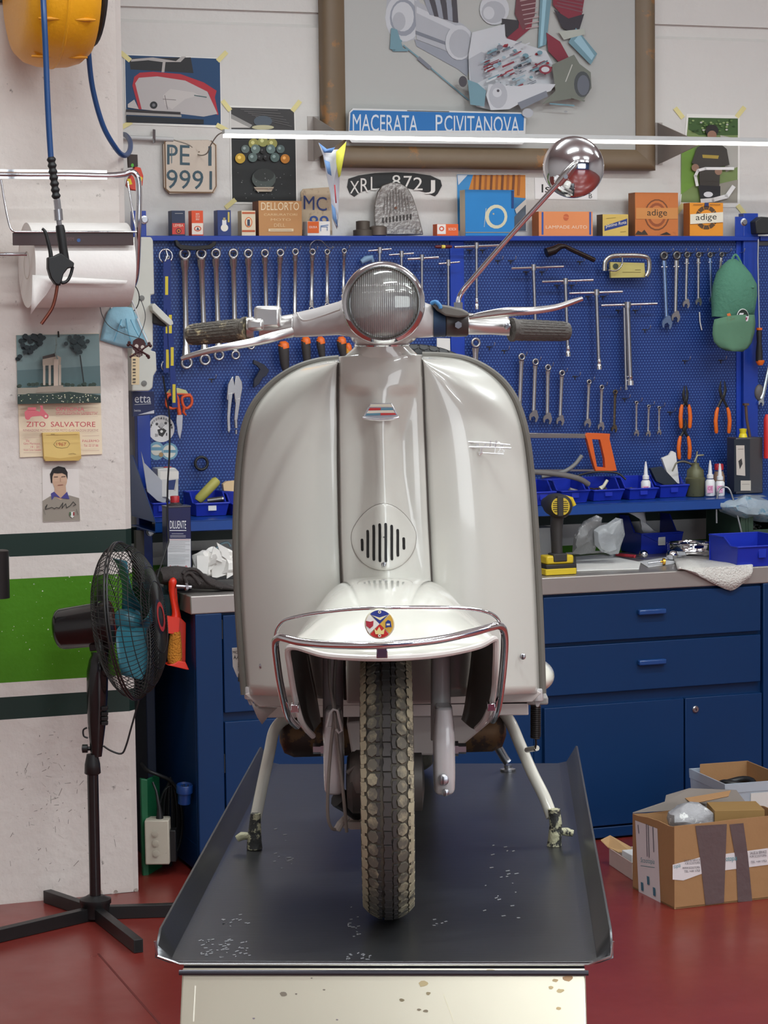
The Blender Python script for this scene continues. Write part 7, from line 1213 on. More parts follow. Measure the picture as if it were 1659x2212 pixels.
# envelope and small can on the left of the shelf
b = B(mat=M((176, 178, 184), .7), bev=.001); b.prism([P(x, y, .42+.001*(x-300)) for x, y in [(305, 975), (312, 1000), (340, 1028), (362, 1050), (358, 1088), (340, 1082), (318, 1062)]], (0, .004, 0)); solo('grey_envelope', 'crumpled grey envelope standing in the left shelf corner', 'envelope', 'W', b)
cn_ = B(mat=M((206, 206, 200), .35, .5), bev=.003, smooth=40); n_ = .47; cn_.prism([P(x, y, n_) for x, y in [(340, 1012), (378, 1010), (386, 1018), (386, 1075), (342, 1075)]], (0, .07, 0)); a = Art(cn_, n_-.0005); a.p((230, 226, 216), 346, 1018, 386, 1018, 386, 1034, 346, 1036).p((44, 60, 110), 362, 1038, 380, 1036, 376, 1058, 364, 1058).p((190, 186, 176), 380, 1036, 385, 1036, 380, 1060, 376, 1060)
cp_ = B(mat=M((196, 70, 76), .5), smooth=50); cp_.lathe(P(362, 1012, n_+.03), (0, 0, 1), [(.014, -.002), (.014, .004), (.012, .006), (.0005, .006)], seg=18); thing('small_can', 'small square metal can with pink cap behind the diluent can', 'can', 'W', [('can', cn_), ('cap', cp_)])
b = B(bev=.001, mat=M((226, 226, 224), .5)); b.prism([P(x, y, .33) for x, y in [(362, 1074), (379, 1072), (380, 1088), (372, 1088)]], (0, .02, 0)); solo('white_packet', 'white packet corner beside the red cap of the diluent can', 'packet', 'W', b)
# diluent can on the bench
nd = .17; cb_ = B(mat=M((22, 26, 74), .3, coat=.3), bev=.003, smooth=30); q0 = P(361, 1200, nd)[0]; q1 = P(414, 1200, nd)[0]; zt_ = P(392, 1094, nd)[2]; cb_.box((q0, nd, ZT+.001), (q1, nd+.055, zt_))
tp_ = B(mat=M((90, 88, 92), .3, .8), bev=.002, smooth=40); tp_.box((q0-.001, nd-.001, zt_-.003), (q1+.001, nd+.056, zt_+.002)); cc_ = ((q0+q1)/2-.004, nd+.028, zt_); tp_.lathe(cc_, (0, 0, 1), [(.026, 0), (.022, .006), (.015, .010), (.0145, .012)], seg=24)
rc = B(mat=M((176, 34, 44), .4), smooth=40).lathe((cc_[0], cc_[1], zt_+.011), (0, 0, 1), [(.0135, 0), (.0145, .001), (.0145, .019), (.013, .021), (.0005, .021)], seg=24)
lb2 = B(); a = Art(lb2, nd-.0008); a.t('DILUENTE', (236, 236, 240), 367, 1142, 402, 1125).ln((226, 226, 230), 1.6, 367, 1146, 402, 1146).ln((200, 200, 210), .8, 371, 1153, 396, 1153).ln((200, 200, 210), .8, 368, 1157, 401, 1157).ln((200, 200, 210), .8, 368, 1160, 401, 1160)
a.q((204, 204, 206), 362, 1164, 412, 1232).ln((170, 60, 70), .8, 362, 1166, 410, 1166)
for k in range(13): a.ln((150, 150, 152), .6, 364, 1169+k*3.6+(4 if k > 6 else 0), 366+random.choice((34, 42, 44)), 1169+k*3.6+(4 if k > 6 else 0))
for x in (368, 384, 402): a.ln((190, 60, 70), 1.3, x-7, 1232, x, 1222, x+7, 1232)
thing('diluent_can', 'tall dark blue metal can with red cap reading DILUENTE', 'can', 'W', [('can', cb_), ('top', tp_, dict(sub=[('cap', rc, dict(label='red screw cap'))])), ('label_print', lb2)])
# crumpled paper and dark rag
b = B(mat=M((236, 232, 226), .85), smooth=22); random.seed(8); nd2 = H(470, 1268, ZT)[1]; ctr_ = P(472, 1222, nd2+.02); 
for k in range(7):
    b2 = B(mat=b.dm); c = P(440+k*9, 1216+10*math.sin(k*2.2), nd2+.03+.02*(k % 2)); b2.ell(c, (.034, .03, .036), None, 12, 8); b2.rough_(.026, k+1, 26); b.add([(x, y, max(ZT+.012, z)) for x, y, z in b2.v], b2.f, b.dm)
for pts in ([(455, 1205), (462, 1180), (478, 1192), (480, 1215)], [(478, 1200), (468, 1172), (492, 1185), (500, 1215)], [(425, 1200), (452, 1202), (448, 1240), (426, 1236)], [(492, 1215), (508, 1196), (507, 1240), (490, 1250)]): b.prism([P(x, y, nd2+.0) for x, y in pts], (0, .004, 0))
solo('crumpled_paper', 'heap of crumpled white paper towel beside the diluent can', 'paper', 'W', b)
b = B(mat=M((62, 56, 54), .9, bump=.6, bs=90), smooth=70); nr_ = H(430, 1282, ZT)[1]; rr = []
for x, y0, y1 in ((348, 1232, 1262), (362, 1226, 1266), (385, 1224, 1268), (405, 1226, 1270), (425, 1232, 1274), (450, 1244, 1275), (480, 1258, 1276), (508, 1268, 1277)):
    a, c = P(x, y0, nr_+.02), P(x, y1, nr_+.02); h = (a[2]-c[2])/2; rr.append([(a[0], nr_+.05+.05*math.cos(t), max(ZT+.001, (a[2]+c[2])/2+h*math.sin(t))) for t in [2*math.pi*j/16 for j in range(16)]])
b.loft(rr); b.tube([P(x, y, nr_) for x, y in spl([(395, 1240), (405, 1230), (425, 1232), (440, 1246), (450, 1258), (480, 1270)], 4)], .006, seg=8); b.tube([P(x, y, nr_) for x, y in spl([(404, 1260), (398, 1244), (412, 1238), (432, 1262)], 4)], .006, seg=8); b.v = [(x, y, max(ZT+.001, z)) for x, y, z in b.v]; solo('dark_rag', 'folded dark grey rag on the left end of the bench', 'rag', 'W', b)
b = B(mat=M((30, 30, 32), .4), smooth=50); c = P(440, 1190, .45); b.box((c[0]-.03, .42, ZT+.001), (c[0]+.10, .52, ZT+.09)); b.tube([P(*p) for p in spl([(462, 1190, .40), (478, 1175, .40), (492, 1172, .40), (498, 1180, .40)], 4)], .004, M((150, 180, 190), .4), seg=8); solo('black_case', 'black case in the shade under the shelf behind the paper', 'case', 'W', b)
# grey hose ends over the bins
b = B(mat=M((108, 104, 102), .6), smooth=60); n_ = info[3][2]+.01; b.tube([P(*p) for p in spl([(1120, 1018, n_+.03), (1160, 1020, n_), (1210, 1025, n_-.01), (1250, 1034, n_-.01), (1271, 1046, n_)], 5)], .0095, seg=12); solo('rubber_hose', 'thick grey rubber hose lying across the first shelf bins', 'hose', 'W', b)
b = B(mat=M((124, 124, 122), .5), smooth=60); b.tube([P(*p) for p in spl([(1170, 1030, n_+.07), (1215, 1020, n_+.06), (1240, 1005, n_+.06), (1257, 984, n_+.06)], 5)], .007, seg=10); solo('rubber_hose', 'thinner grey hose whose end points up beside the hacksaw', 'hose', 'W', b)
b = B(mat=BLACK, smooth=60); b.tube([P(*p) for p in spl([(1240, 1030, .40), (1280, 1020, .40), (1330, 1021, .38), (1352, 1036, .36)], 5)], .0035, seg=8); solo('black_hose', 'thin black hose arching over the middle shelf bins', 'hose', 'W', b)
GW = M((236, 236, 234), .4)
def glue(x, yb, yt, n, label, fr_in=False):
    s = ms(n); hw_ = 11; b = lz(x, 0, 0, n, [(hw_*.9, yb), (hw_, yb-2), (hw_, yb-(yb-yt)*.42), (hw_*.7, yb-(yb-yt)*.48)], GW); t = lz(x, 0, 0, n, [(7.5, yb-(yb-yt)*.48), (7.5, yb-(yb-yt)*.58), (5, yb-(yb-yt)*.6), (3.4, yt+12), (1.4, yt)], GW)
    l = B(); a = Art(l, n-hw_*s-.0008); a.q((226, 170, 196), x-hw_*.6, yb-22, x+hw_*.6, yb-6).t('CE', (190, 70, 130), x-5, yb-12, x+5, yb-20)
    thing('glue_bottle', label, 'bottle', 'W', [('bottle', b), ('nozzle_cap', t), ('label_print', l)])
ng = H(1534, 1073, zz1)[1]; glue(1534, 1071, 992, ng, 'white glue bottle with pink label and pointed cap beside the oil can'); glue(1555, 1071, 999, ng+.02, 'white glue bottle with pink label standing before the red-capped jar'); c = info[6]; glue(1395, P(1395, 1070, c[2]+.05) and 1072, 995, c[2]+.05, 'white glue bottle standing inside a blue shelf bin')
b = lz(1553, 0, 0, ng+.08, [(11, 1066), (13, 1064), (13, 1025), (11, 1020), (10, 1015)], M((150, 120, 96), .4)); c_ = lz(1553, 0, 0, ng+.08, [(10.5, 1015), (10.5, 1003), (9, 1001), (1, 1001)], M((176, 40, 50), .4)); thing('jar', 'brown jar with red cap behind the glue bottles', 'jar', 'W', [('jar', b), ('cap', c_)])
# oil can, square tin
OL_ = M((98, 98, 70), .45, .2, wear=(50, 52, 44), ws=26, wt=.62); no = H(1502, 1074, zz1)[1]
b = lz(1502, 0, 0, no+.03, [(20, 1072), (22, 1070), (22, 1036), (23, 1034), (23, 1030), (20, 1028), (19, 1012), (10, 1004), (9, 1000), (9, 996), (1, 995)], OL_, 28); s_ = B(mat=M((120, 116, 100), .35, .7), smooth=60); s_.tube([P(x, y, no+.03) for x, y in spl([(1494, 1003), (1478, 997), (1462, 1000), (1456, 1010), (1452, 1018)], 4)], [.0045-.00012*k for k in range(17)], seg=8)
l_ = B(mat=M((150, 146, 120), .35, .6), smooth=60); l_.tube([P(1500, 998, no+.03), P(1506, 984, no+.03), P(1520, 983, no+.03)], [.004, .004, .003], seg=8); l_.tube([P(1503, 1000, no+.03), P(1506, 975, no+.03)], .003, seg=8); thing('oil_can', 'olive green pump oil can with a thin curved spout', 'oil can', 'W', [('can', b), ('spout', s_), ('pump_lever', l_)])
nt_ = H(1625, 1066, zz1)[1]; TIN = M((96, 96, 98), .35, .7, wear=(130, 128, 124), ws=14, wt=.6, wv=.2); b = B(mat=TIN, bev=.003); q0, q1 = P(1590, 1060, nt_)[0], P(1648, 1060, nt_-.0)[0]; zt_ = P(1620, 945, nt_)[2]; b.box((q0, nt_, zz1), (q1, nt_+.07, zt_)); a = Art(b, nt_-.0005); a.q((34, 42, 52), 1586, 949, 1620, 1062).p((206, 196, 184), 1590, 962, 1608, 962, 1610, 1028, 1591, 1026).p((60, 56, 54), 1595, 996, 1602, 990, 1604, 1002, 1598, 1014).ln((120, 110, 104), .8, 1594, 970, 1606, 970).q((206, 196, 180), 1600, 1038, 1622, 1060).ln((120, 110, 104), .8, 1603, 1046, 1619, 1046)
c_ = B(mat=M((236, 214, 40), .4), smooth=40); cc_ = P(1605, 945, nt_+.03); c_.lathe((cc_[0], cc_[1], zt_), (0, 0, 1), [(.016, 0), (.013, .012), (.011, .014), (.014, .030), (.0005, .032)], seg=20); thing('square_oil_tin', 'tall square grey oil tin with yellow pouring cap on the shelf', 'tin', 'W', [('tin', b), ('pouring_cap', c_, dict(label='yellow pouring cap'))])
# papers in bin
b = B(mat=PAPER, bev=.0006); c = info[7]; n_ = c[2]+.06; b.prism([P(x, y, n_) for x, y in [(1430, 990), (1446, 983), (1452, 974), (1460, 978), (1468, 1045), (1448, 1040)]], (0, .012, 0)); solo('folded_paper', 'folded white papers standing in the last shelf bin', 'paper', 'W', b)
b = B(mat=M((34, 44, 56), .5), bev=.001); b.prism([P(x, y, n_-.02) for x, y in [(1405, 1012), (1430, 1008), (1464, 1044), (1440, 1050), (1418, 1040)]], (0, .02, 0)); solo('dark_packet', 'dark blue-grey packet lying in the last shelf bin', 'packet', 'W', b)
b = B(mat=M((230, 226, 200), .4), smooth=50); n_ = info[5][2]+.04; b.tube([P(1296, 1056, n_), P(1304, 1050, n_), P(1312, 1037, n_)], [.009, .006, .0055], seg=12); solo('white_nozzle', 'cream plastic nozzle in a blue shelf bin', 'nozzle', 'W', b)
# ================================================================ on the bench, right
pr, big = tray(1384, 1474, 1197, 1152, 1106, ZT, .22, BIN, 1); thing('storage_bin', 'large blue bin with white label standing on the bench', 'bin', 'W', pr, 'bins standing on the bench')
GB = M((44, 66, 50), .5); pr, grn = tray(1482, 1543, 1177, 1148, 1118, ZT, .18, GB, 0); crd = B(mat=M((190, 160, 120), .7)); nn = grn[2]-.008; crd.prism([P(x, y, nn) for x, y in [(1514, 1146), (1543, 1146), (1543, 1165), (1514, 1164)]], (0, .002, 0)); a = Art(crd, nn-.0004); a.t('GUARNIZIONI', (50, 40, 34), 1517, 1160, 1541, 1155).t('LAMPADINE', (50, 40, 34), 1518, 1153, 1540, 1148); pr.append(('card', crd, dict(label='hand-lettered brown card'))); thing('storage_bin', 'green bin with a hand-lettered card between the blue bin and green box', 'bin', 'W', pr, 'bins standing on the bench')
ngx = H(1572, 1206, ZT)[1]; b = B(mat=GB, bev=.002); q0 = P(1600, 1200, ngx)[0]; q1 = q0+.05; zt_ = P(1572, 1110, ngx)[2]
b.box((q0, ngx, ZT+.001), (q1, ngx+.004, zt_)); b.box((q0, ngx, ZT+.001), (q0+.004, ngx+.26, zt_)); b.box((q1+.12, ngx, ZT+.001), (q1+.124, ngx+.26, zt_-.03)); b.box((q0, ngx+.256, ZT+.001), (q1+.124, ngx+.26, zt_)); b.box((q1, ngx, ZT+.001), (q1+.12, ngx+.004, zt_-.06)); b.box((q0, ngx, ZT+.001), (q1+.124, ngx+.26, ZT+.005)); [b.box((x, ngx-.003, ZT+.01), (x+.005, ngx, zt_-.01)) for x in (q0+.02, q1-.02)]
wh = B(mat=M((156, 158, 160), .3, .8), smooth=60); wh.tube([P(*p) for p in spl([(1548, 1130, ngx+.02), (1548, 1085, ngx+.02), (1553, 1058, ngx+.02), (1566, 1052, ngx+.02), (1578, 1062, ngx+.01), (1592, 1110, ngx), (1604, 1160, ngx-.01)], 5)], .0035, seg=8)
thing('green_crate', 'tall dark green plastic box with a wire handle on the bench', 'crate', 'W', [('crate', b), ('wire_handle', wh)])
pr, rb = tray(1592, 1700, 1224, 1180, 1150, ZT, .20, BIN, 0)
thing('storage_bin', 'empty blue bin at the right edge standing near the bench front', 'bin', 'W', pr, 'bins standing on the bench')
for b in junk((P(1610, 1150, ngx)[0], P(1680, 1150, ngx)[0], ngx+.04, .04, .1, ZT+.07), 9, 9, ((30, 30, 32), (120, 118, 116), (200, 200, 200))): solo('small_part', 'small dark metal part heaped in the green crate', 'machine part', 'W', b, 'parts heaped in the green crate')
BAG = M((206, 210, 212), .25, trans=.55, bump=.5, bs=30, alpha=.8)
def bag(pts, n, dep, seed, label, m=BAG, amp=.014):
    b = B(mat=m, smooth=40); cx_ = sum(p[0] for p in pts)/len(pts); cy_ = sum(p[1] for p in pts)/len(pts)
    pp = spl(pts, 2, True); b.loft([[P(cx_+(x-cx_)*f, cy_+(y-cy_)*f, n-dep*o) for x, y in pp] for f, o in ((.05, 1), (.4, .95), (.75, .7), (1, 0), (.75, -.6), (.4, -.9), (.05, -.95))]); b.rough_(amp, seed, 34); b.v = [(x, y, max(z, ZT+.002)) for x, y, z in b.v]; return b
nbk = .30
solo('plastic_bag', 'clear plastic bag with dark striped print behind the drill', 'bag', 'W', bag([(1240, 1160), (1262, 1125), (1302, 1113), (1296, 1150), (1280, 1190), (1238, 1190)], nbk, .03, 2, '', M((128, 128, 128), .3, alpha=.9, bump=.5, bs=30, wear=(210, 210, 210), ws=18, wt=.55)))
solo('plastic_bag', 'crumpled clear bag between the striped bag and the large blue bin', 'bag', 'W', bag([(1284, 1150), (1310, 1130), (1345, 1118), (1349, 1150), (1336, 1195), (1296, 1196)], nbk-.03, .03, 5, ''))
solo('plastic_bag', 'white padded bag drooping out of the large blue bin', 'bag', 'W', bag([(1338, 1098), (1370, 1092), (1392, 1106), (1402, 1140), (1422, 1152), (1390, 1152), (1378, 1115)], big[2]+.035, .03, 7, '', M((226, 226, 226), .5), .008))
solo('plastic_bag', 'clear bag of blue tubing lying on the green crate', 'bag', 'W', bag([(1546, 1085), (1580, 1076), (1610, 1068), (1680, 1078), (1690, 1120), (1640, 1126), (1590, 1118), (1556, 1104)], ngx+.03, .06, 4, '', M((196, 212, 222), .2, trans=.3, alpha=.85, bump=.5, bs=30, wear=(110, 176, 206), ws=20, wt=.55, wv=.1)))
solo('plastic_bag', 'clear bag standing up inside the green bin', 'bag', 'W', bag([(1490, 1130), (1510, 1105), (1540, 1096), (1546, 1110), (1540, 1140), (1510, 1144)], grn[2]+.09, .03, 6, ''))
b = B(mat=M((214, 214, 206), .4), smooth=50); b.lathe(P(1500, 1138, grn[2]+.03), (0, -.8, .5), [(.002, 0), (.026, 0), (.028, .004), (.026, .008), (.02, .006), (.002, .006)], seg=26); solo('pressure_gauge', 'round cream dial lying in the green bin', 'gauge', 'W', b)
# white box
n_ = H(1175, 1205, ZT)[1]; b = B(bev=.002, mat=M((222, 222, 218), .5)); q0, q1 = P(1150, 1200, n_)[0], P(1198, 1200, n_)[0]; b.box((q0, n_, ZT+.001), (q1, n_+.12, P(1175, 1140, n_)[2])); a = Art(b, n_-.0005); a.q((220, 190, 90), 1160, 1146, 1165, 1200); solo('white_carton', 'white carton with a yellow stripe between leg shield and drill', 'box', 'W', b)
b = bag([(1160, 1230), (1164, 1205), (1185, 1208), (1182, 1235)], H(1170, 1238, ZT)[1]+.02, .02, 3, '', M((226, 222, 216), .8), .008); solo('white_cloth', 'white cloth scrap on the bench left of the drill', 'cloth', 'W', b)
# cordless drill, seen from behind
nq = H(1212, 1243, ZT)[1]; YL = M((214, 184, 40), .45); DK_ = M((52, 50, 48), .6)
def pb(x0, y0, x1, y1, n, dep, m, bev=.003): q = B(bev=bev, smooth=35); return wbox(x0, y0, x1, y1, n, n+dep, m, q)
bat = pb(1179, 1228, 1246, 1242, nq, .075, YL); bt2 = pb(1180, 1219, 1246, 1229, nq+.001, .072, M((40, 38, 36), .5)); ft_ = pb(1181, 1200, 1240, 1219, nq+.006, .06, YL, .006); ft2 = pb(1196, 1196, 1226, 1214, nq+.003, .05, DK_, .004)
gr_ = B(mat=DK_, smooth=50); s = ms(nq); gr_.loft([[((P(x0, y, nq)[0]+P(x1, y, nq)[0])/2+(P(x1, y, nq)[0]-P(x0, y, nq)[0])/2*math.cos(t), nq+.03+off+.024*math.sin(t), P(1210, y, nq)[2]) for t in [2*math.pi*j/16 for j in range(16)]] for x0, x1, y, off in ((1201, 1222, 1200, 0), (1200, 1221, 1175, 0), (1198, 1222, 1145, 0), (1198, 1224, 1120, -.002), (1197, 1226, 1108, -.004))])
hd = B(mat=DK_, smooth=50); hc_ = P(1211, 1094, nq); hd.lathe((hc_[0], nq-.01, hc_[2]), (0.12, 1, 0), [(.02, -.004), (.034, 0), (.04, .012), (.041, .05), (.036, .10), (.028, .13), (.02, .14), (.02, .17), (.004, .172)], seg=28)
yv = B(smooth=30); a = Art(yv, nq-.0165); 
for sg in (-1, 1):
    a.p((206, 178, 50), *[v for t in [k*math.pi/8 for k in range(9)] for v in (1211+sg*(4+math.sin(t)*16), 1094-math.cos(t)*19)])
    for k in range(6): a.ln((30, 28, 26), 1.6, 1211+sg*6, 1083+k*4.4, 1211+sg*(16 if k in (1, 2, 3, 4) else 13), 1083+k*4.4)
cap_ = pb(1205, 1072, 1218, 1116, nq-.022, .02, DK_, .003); yt_ = B(mat=YL, smooth=50); yt_.tube([P(1196, 1076, nq+.03), P(1212, 1072, nq+.03), P(1234, 1078, nq+.03), P(1240, 1092, nq+.03)], .008, seg=10)
thing('cordless_drill', 'yellow and black cordless drill standing on its battery', 'drill', 'W', [('battery', bat, dict(label='yellow battery base', sub=[('battery_top', bt2)])), ('foot', ft_, dict(sub=[('foot_grip', ft2)])), ('grip', gr_), ('motor_housing', hd, dict(sub=[('vent', yv, dict(label='yellow vents')), ('rear_spine', cap_), ('side_cover', yt_)]))])
# sheets, towel, chrome ring, small things
def flat(pts, z0, th, m, name, label, cat, grp=None):
    b = B(mat=m, bev=0); p = [H(x, y, z0) for x, y in pts]; b.prism(p, (0, 0, th)); solo(name, label, cat, 'W', b, grp)
flat([(1244, 1204), (1300, 1199), (1384, 1216), (1380, 1230), (1300, 1232), (1246, 1234)], ZT+.001, .003, PAPER, 'paper_sheet', 'white paper sheets lying right of the drill', 'paper')
flat([(1380, 1214), (1470, 1200), (1480, 1214), (1400, 1226)], ZT+.001, .002, M((216, 216, 216), .6), 'paper_sheet', 'white sheet under the brass knob and lamp parts', 'paper')
b = B(mat=M((226, 222, 214), .9, bump=.8, bs=160), smooth=60, solid=.004); tw = [(1448, 1218, 1455, 1207), (1475, 1223, 1490, 1206), (1500, 1230, 1530, 1206), (1545, 1238, 1565, 1210), (1590, 1237, 1600, 1214), (1624, 1236, 1622, 1220)]
top_ = [H(x0, y0, ZT+.006) for x0, y0, x1, y1 in tw]; bk_ = [H(x1, y1, ZT+.006) for x0, y0, x1, y1 in tw]; low = [(1468, 1224), (1495, 1236), (1528, 1254), (1566, 1272), (1586, 1273), (1620, 1246)]
fe = [(t[0], -.006, ZT+.004) for t in [P(x, 1236, 0) for x in (1462, 1484, 1512, 1550, 1590, 1624)]]; lo = [P(x, y, -.010) for x, y in low]
md = [tuple((u+v)/2 for u, v in zip(a_, c_)) for a_, c_ in zip(fe, bk_)]; md = [(x, y, ZT+.007+.004*math.sin(i*2)) for i, (x, y, z) in enumerate(md)]; ml_ = [((a_[0]+c_[0])/2, -.012-.003*(i % 2), (a_[2]+c_[2])/2) for i, (a_, c_) in enumerate(zip(fe, lo))]
b.loft([spl(r, 4) for r in (bk_, md, fe, ml_, lo)], closed=False, cap=False); solo('towel', 'cream cloth hanging over the front edge of the worktop', 'cloth', 'W', b)
c = H(1513, 1206, ZT+.002); RRg = .078; b = B(mat=CHROME, smooth=60); b.lathe((c[0], c[1]+RRg, ZT+.010), (0, 0, 1), [(RRg-.004, 0), (RRg, .001), (RRg, .012), (RRg+.003, .014), (RRg+.003, .018), (RRg, .020), (RRg, .036), (RRg+.004, .038), (RRg+.003, .042), (RRg-.004, .042), (RRg-.006, .036), (RRg-.006, .002), (RRg-.004, 0)], seg=44, cap=False); b2 = B(mat=CHROME, smooth=60); b2.ell(P(1560, 1194, c[1]+.02), (.012, .012, .018)); thing('headlamp_ring', 'big chrome headlamp ring lying on the worktop', 'car part', 'W', [('ring', b), ('ring_clip', b2)])
for x, y, r, lab_ in ((1390, 1208, .017, 'small chrome lamp cup left of the brass knob'), (1452, 1212, .022, 'chrome lamp bowl against the big chrome ring')):
    c = H(x, y, ZT); b = B(mat=CHROME, smooth=60); b.lathe((c[0], c[1], ZT+.005), (0, 0, 1), [(.004, 0), (r*.7, .002), (r, r*.7), (r*.8, r*1.3), (r*.3, r*1.6), (.0005, r*1.62)], seg=22); solo('lamp_cup', lab_, 'lamp part', 'W', b)
c = H(1431, 1222, ZT); b = B(mat=M((196, 150, 60), .25, .9), smooth=50); b.lathe((c[0], c[1], ZT+.014), (1, -.3, 0), [(.004, -.012), (.004, 0), (.012, .001), (.012, .009), (.005, .011)], seg=16); b.tube([(c[0]-.05, c[1]+.01, ZT+.010), (c[0]-.008, c[1], ZT+.014)], .0035, STEEL, seg=8); solo('brass_knob', 'small brass knurled knob on a steel pin', 'knob', 'W', b)
b = B(mat=M((176, 50, 60), .4), smooth=50); b.tube([H(1332, 1198, ZT+.012), H(1372, 1202, ZT+.012)], .006, seg=8); b.tube([H(1372, 1202, ZT+.012), H(1392, 1204, ZT+.012)], .002, STEEL, seg=6); solo('red_file', 'red-handled small tool lying before the large blue bin', 'tool', 'W', b)
b = B(mat=M((226, 224, 214), .4), smooth=50); b.tube([H(1222, 1196, ZT+.010), H(1306, 1192, ZT+.010)], .005, seg=8); solo('white_rod', 'white plastic rod lying behind the drill', 'rod', 'W', b)
b = B(mat=BAG, smooth=50); c = H(1322, 1204, ZT); b.lathe((c[0], c[1], ZT+.001), (0, 0, 1), [(.010, 0), (.010, .05), (.0105, .05), (.0105, 0)], seg=18); solo('clear_tube', 'short clear plastic tube standing on the worktop', 'tube', 'W', b)
# ================================================================ boxes on the floor, right
def facef(p0, p1, ztop, x0, x1, off=1):     # maps photo pixels onto a vertical face through floor points p0 -> p1
    p0, p1 = Vector(p0), Vector(p1); d = (p1-p0); d.z = 0; d.normalize(); nrm = Vector((d.y, -d.x, 0))
    def f(x, y, n):
        r = ray(x, y); q = p0+nrm*(-n); t = (q-CAMP).dot(nrm)/r.dot(nrm); v = CAMP+r*t; return tuple(v)
    return f
KR = M((158, 118, 78), .75, vs=5, var=.08, bump=.15, bs=30); KRI = M((140, 104, 66), .8); 
A0, A1, A2 = Vector(GS(1457, 1965, 0)), Vector(GS(1367, 1919, 0)), Vector(GS(1655, 1942, 0))
dr = (A2-A0).normalized(); A2 = A0+dr*.40; A3 = A1+(A2-A0); hB = at(1452, 1786, A0.y)[2]; hL = at(1360, 1757, A1.y)[2]
up = lambda v, h: (v.x, v.y, h)
cen = (A0+A1+A2+A3)/4
def wall4(p, q, h0, h1, m, t=.004):
    b = B(mat=m); d = (q-p).normalized(); nn = Vector((-d.y, d.x, 0)); nn = nn if (cen-p).dot(nn) > 0 else -nn
    k = 8; top = [(p+(q-p)*(i/k)) for i in range(k+1)]; random.seed(int(abs(p.x)*1000)); pts = [up(p, .001), up(q, .001)]+[up(v, h0+(h1-h0)*(1-i/k)+(random.random()-.5)*.006) for i, v in zip(range(k+1), reversed(top))]
    pts = [up(p, .001), up(q, .001)]+[up(top[k-i], h0+(h1-h0)*(k-i)/k+(random.random()-.5)*.006) for i in range(k+1)]
    b.prism(pts, tuple(nn*t)); return b
fw_ = wall4(A0, A2, hB, hB+.004, KR); lw = wall4(A1, A0, hL, hB, KR); bw_ = wall4(A1, A3, hL, hL-.01, KR); rw = wall4(A2, A3, hB, hL, KR)
bot = B(mat=KRI); bot.prism([up(v, .002) for v in (A0, A2, A3, A1)], (0, 0, .004))
ff = facef(A0, A2, hB, 0, 0); fl2 = facef(A1, A0, hB, 0, 0)
GT = M((112, 98, 98), .25, .35, bump=.3, bs=30); WT = (214, 206, 206)
def tapef(pts, f, m, th=.0012):
    b = B(mat=m); b.prism([f(x, y, -.001) for x, y in pts], tuple(Vector(f(pts[0][0], pts[0][1], -.001-th))-Vector(f(pts[0][0], pts[0][1], -.001)))); return b
t1 = tapef([(1502, 1784), (1570, 1780), (1564, 1950), (1524, 1955), (1512, 1850)], ff, GT); t2 = tapef([(1576, 1781), (1606, 1778), (1616, 1850), (1625, 1946), (1594, 1949), (1590, 1860)], ff, GT)
bnd = B(); a = Art(bnd, -.0014, lambda x, y, n: ff(x, y, n)); 
def ArtF(b, f, base_):
    a = Art(b, base_, f); a.pt = lambda x, y: f(x, y, base_-.00025*a.l); return a
bnd = B(); a = ArtF(bnd, ff, -.0008); a.p(WT, 1453, 1868, 1512, 1852, 1659, 1832, 1659, 1868, 1520, 1886, 1476, 1902, 1453, 1900)
a.t('topia', (60, 130, 140), 1430+0, 1881, 1452, 1868) if 0 else None
a.t('topia', (60, 130, 140), 1455, 1879, 1470, 1868, -3).t('SALES & SERVICE', (90, 84, 90), 1478, 1862, 1512, 1857, -2).t('FOR SCOOTOPIA', (90, 84, 90), 1480, 1868, 1512, 1863, -2).t('WWW.SCOOTOPIA', (90, 84, 90), 1474, 1878, 1512, 1873, -2).t('TEL +44 1753', (90, 84, 90), 1478, 1885, 1512, 1880, -2)
a.t('otopia', (60, 130, 140), 1568, 1864, 1592, 1850, -2).t('SALES & SERVICE', (90, 84, 90), 1620, 1846, 1656, 1840, -3).t('FOR SCOOTOPIA', (90, 84, 90), 1620, 1853, 1656, 1848, -3).t('TEL +44 1753', (90, 84, 90), 1622, 1865, 1656, 1860, -3)
lbn = B(); a = ArtF(lbn, fl2, -.0008); a.p(WT, 1372, 1772, 1420, 1790, 1427, 1950, 1380, 1932).t('Scootopia', (60, 130, 140), 1384, 1866, 1414, 1852, 4).ln((60, 130, 140), 1, 1384, 1870, 1414, 1874)
for x, y0, y1 in ((1378, 1782, 1800), (1396, 1780, 1850), (1400, 1782, 1852), (1410, 1786, 1840)): a.ln((110, 104, 110), 1.6, x, y0, x+2, y1)
for x, y in ((1384, 1905), (1397, 1892), (1410, 1916)): a.p((60, 110, 130), x, y, x+5, y+2, x+6, y+20, x+1, y+18)
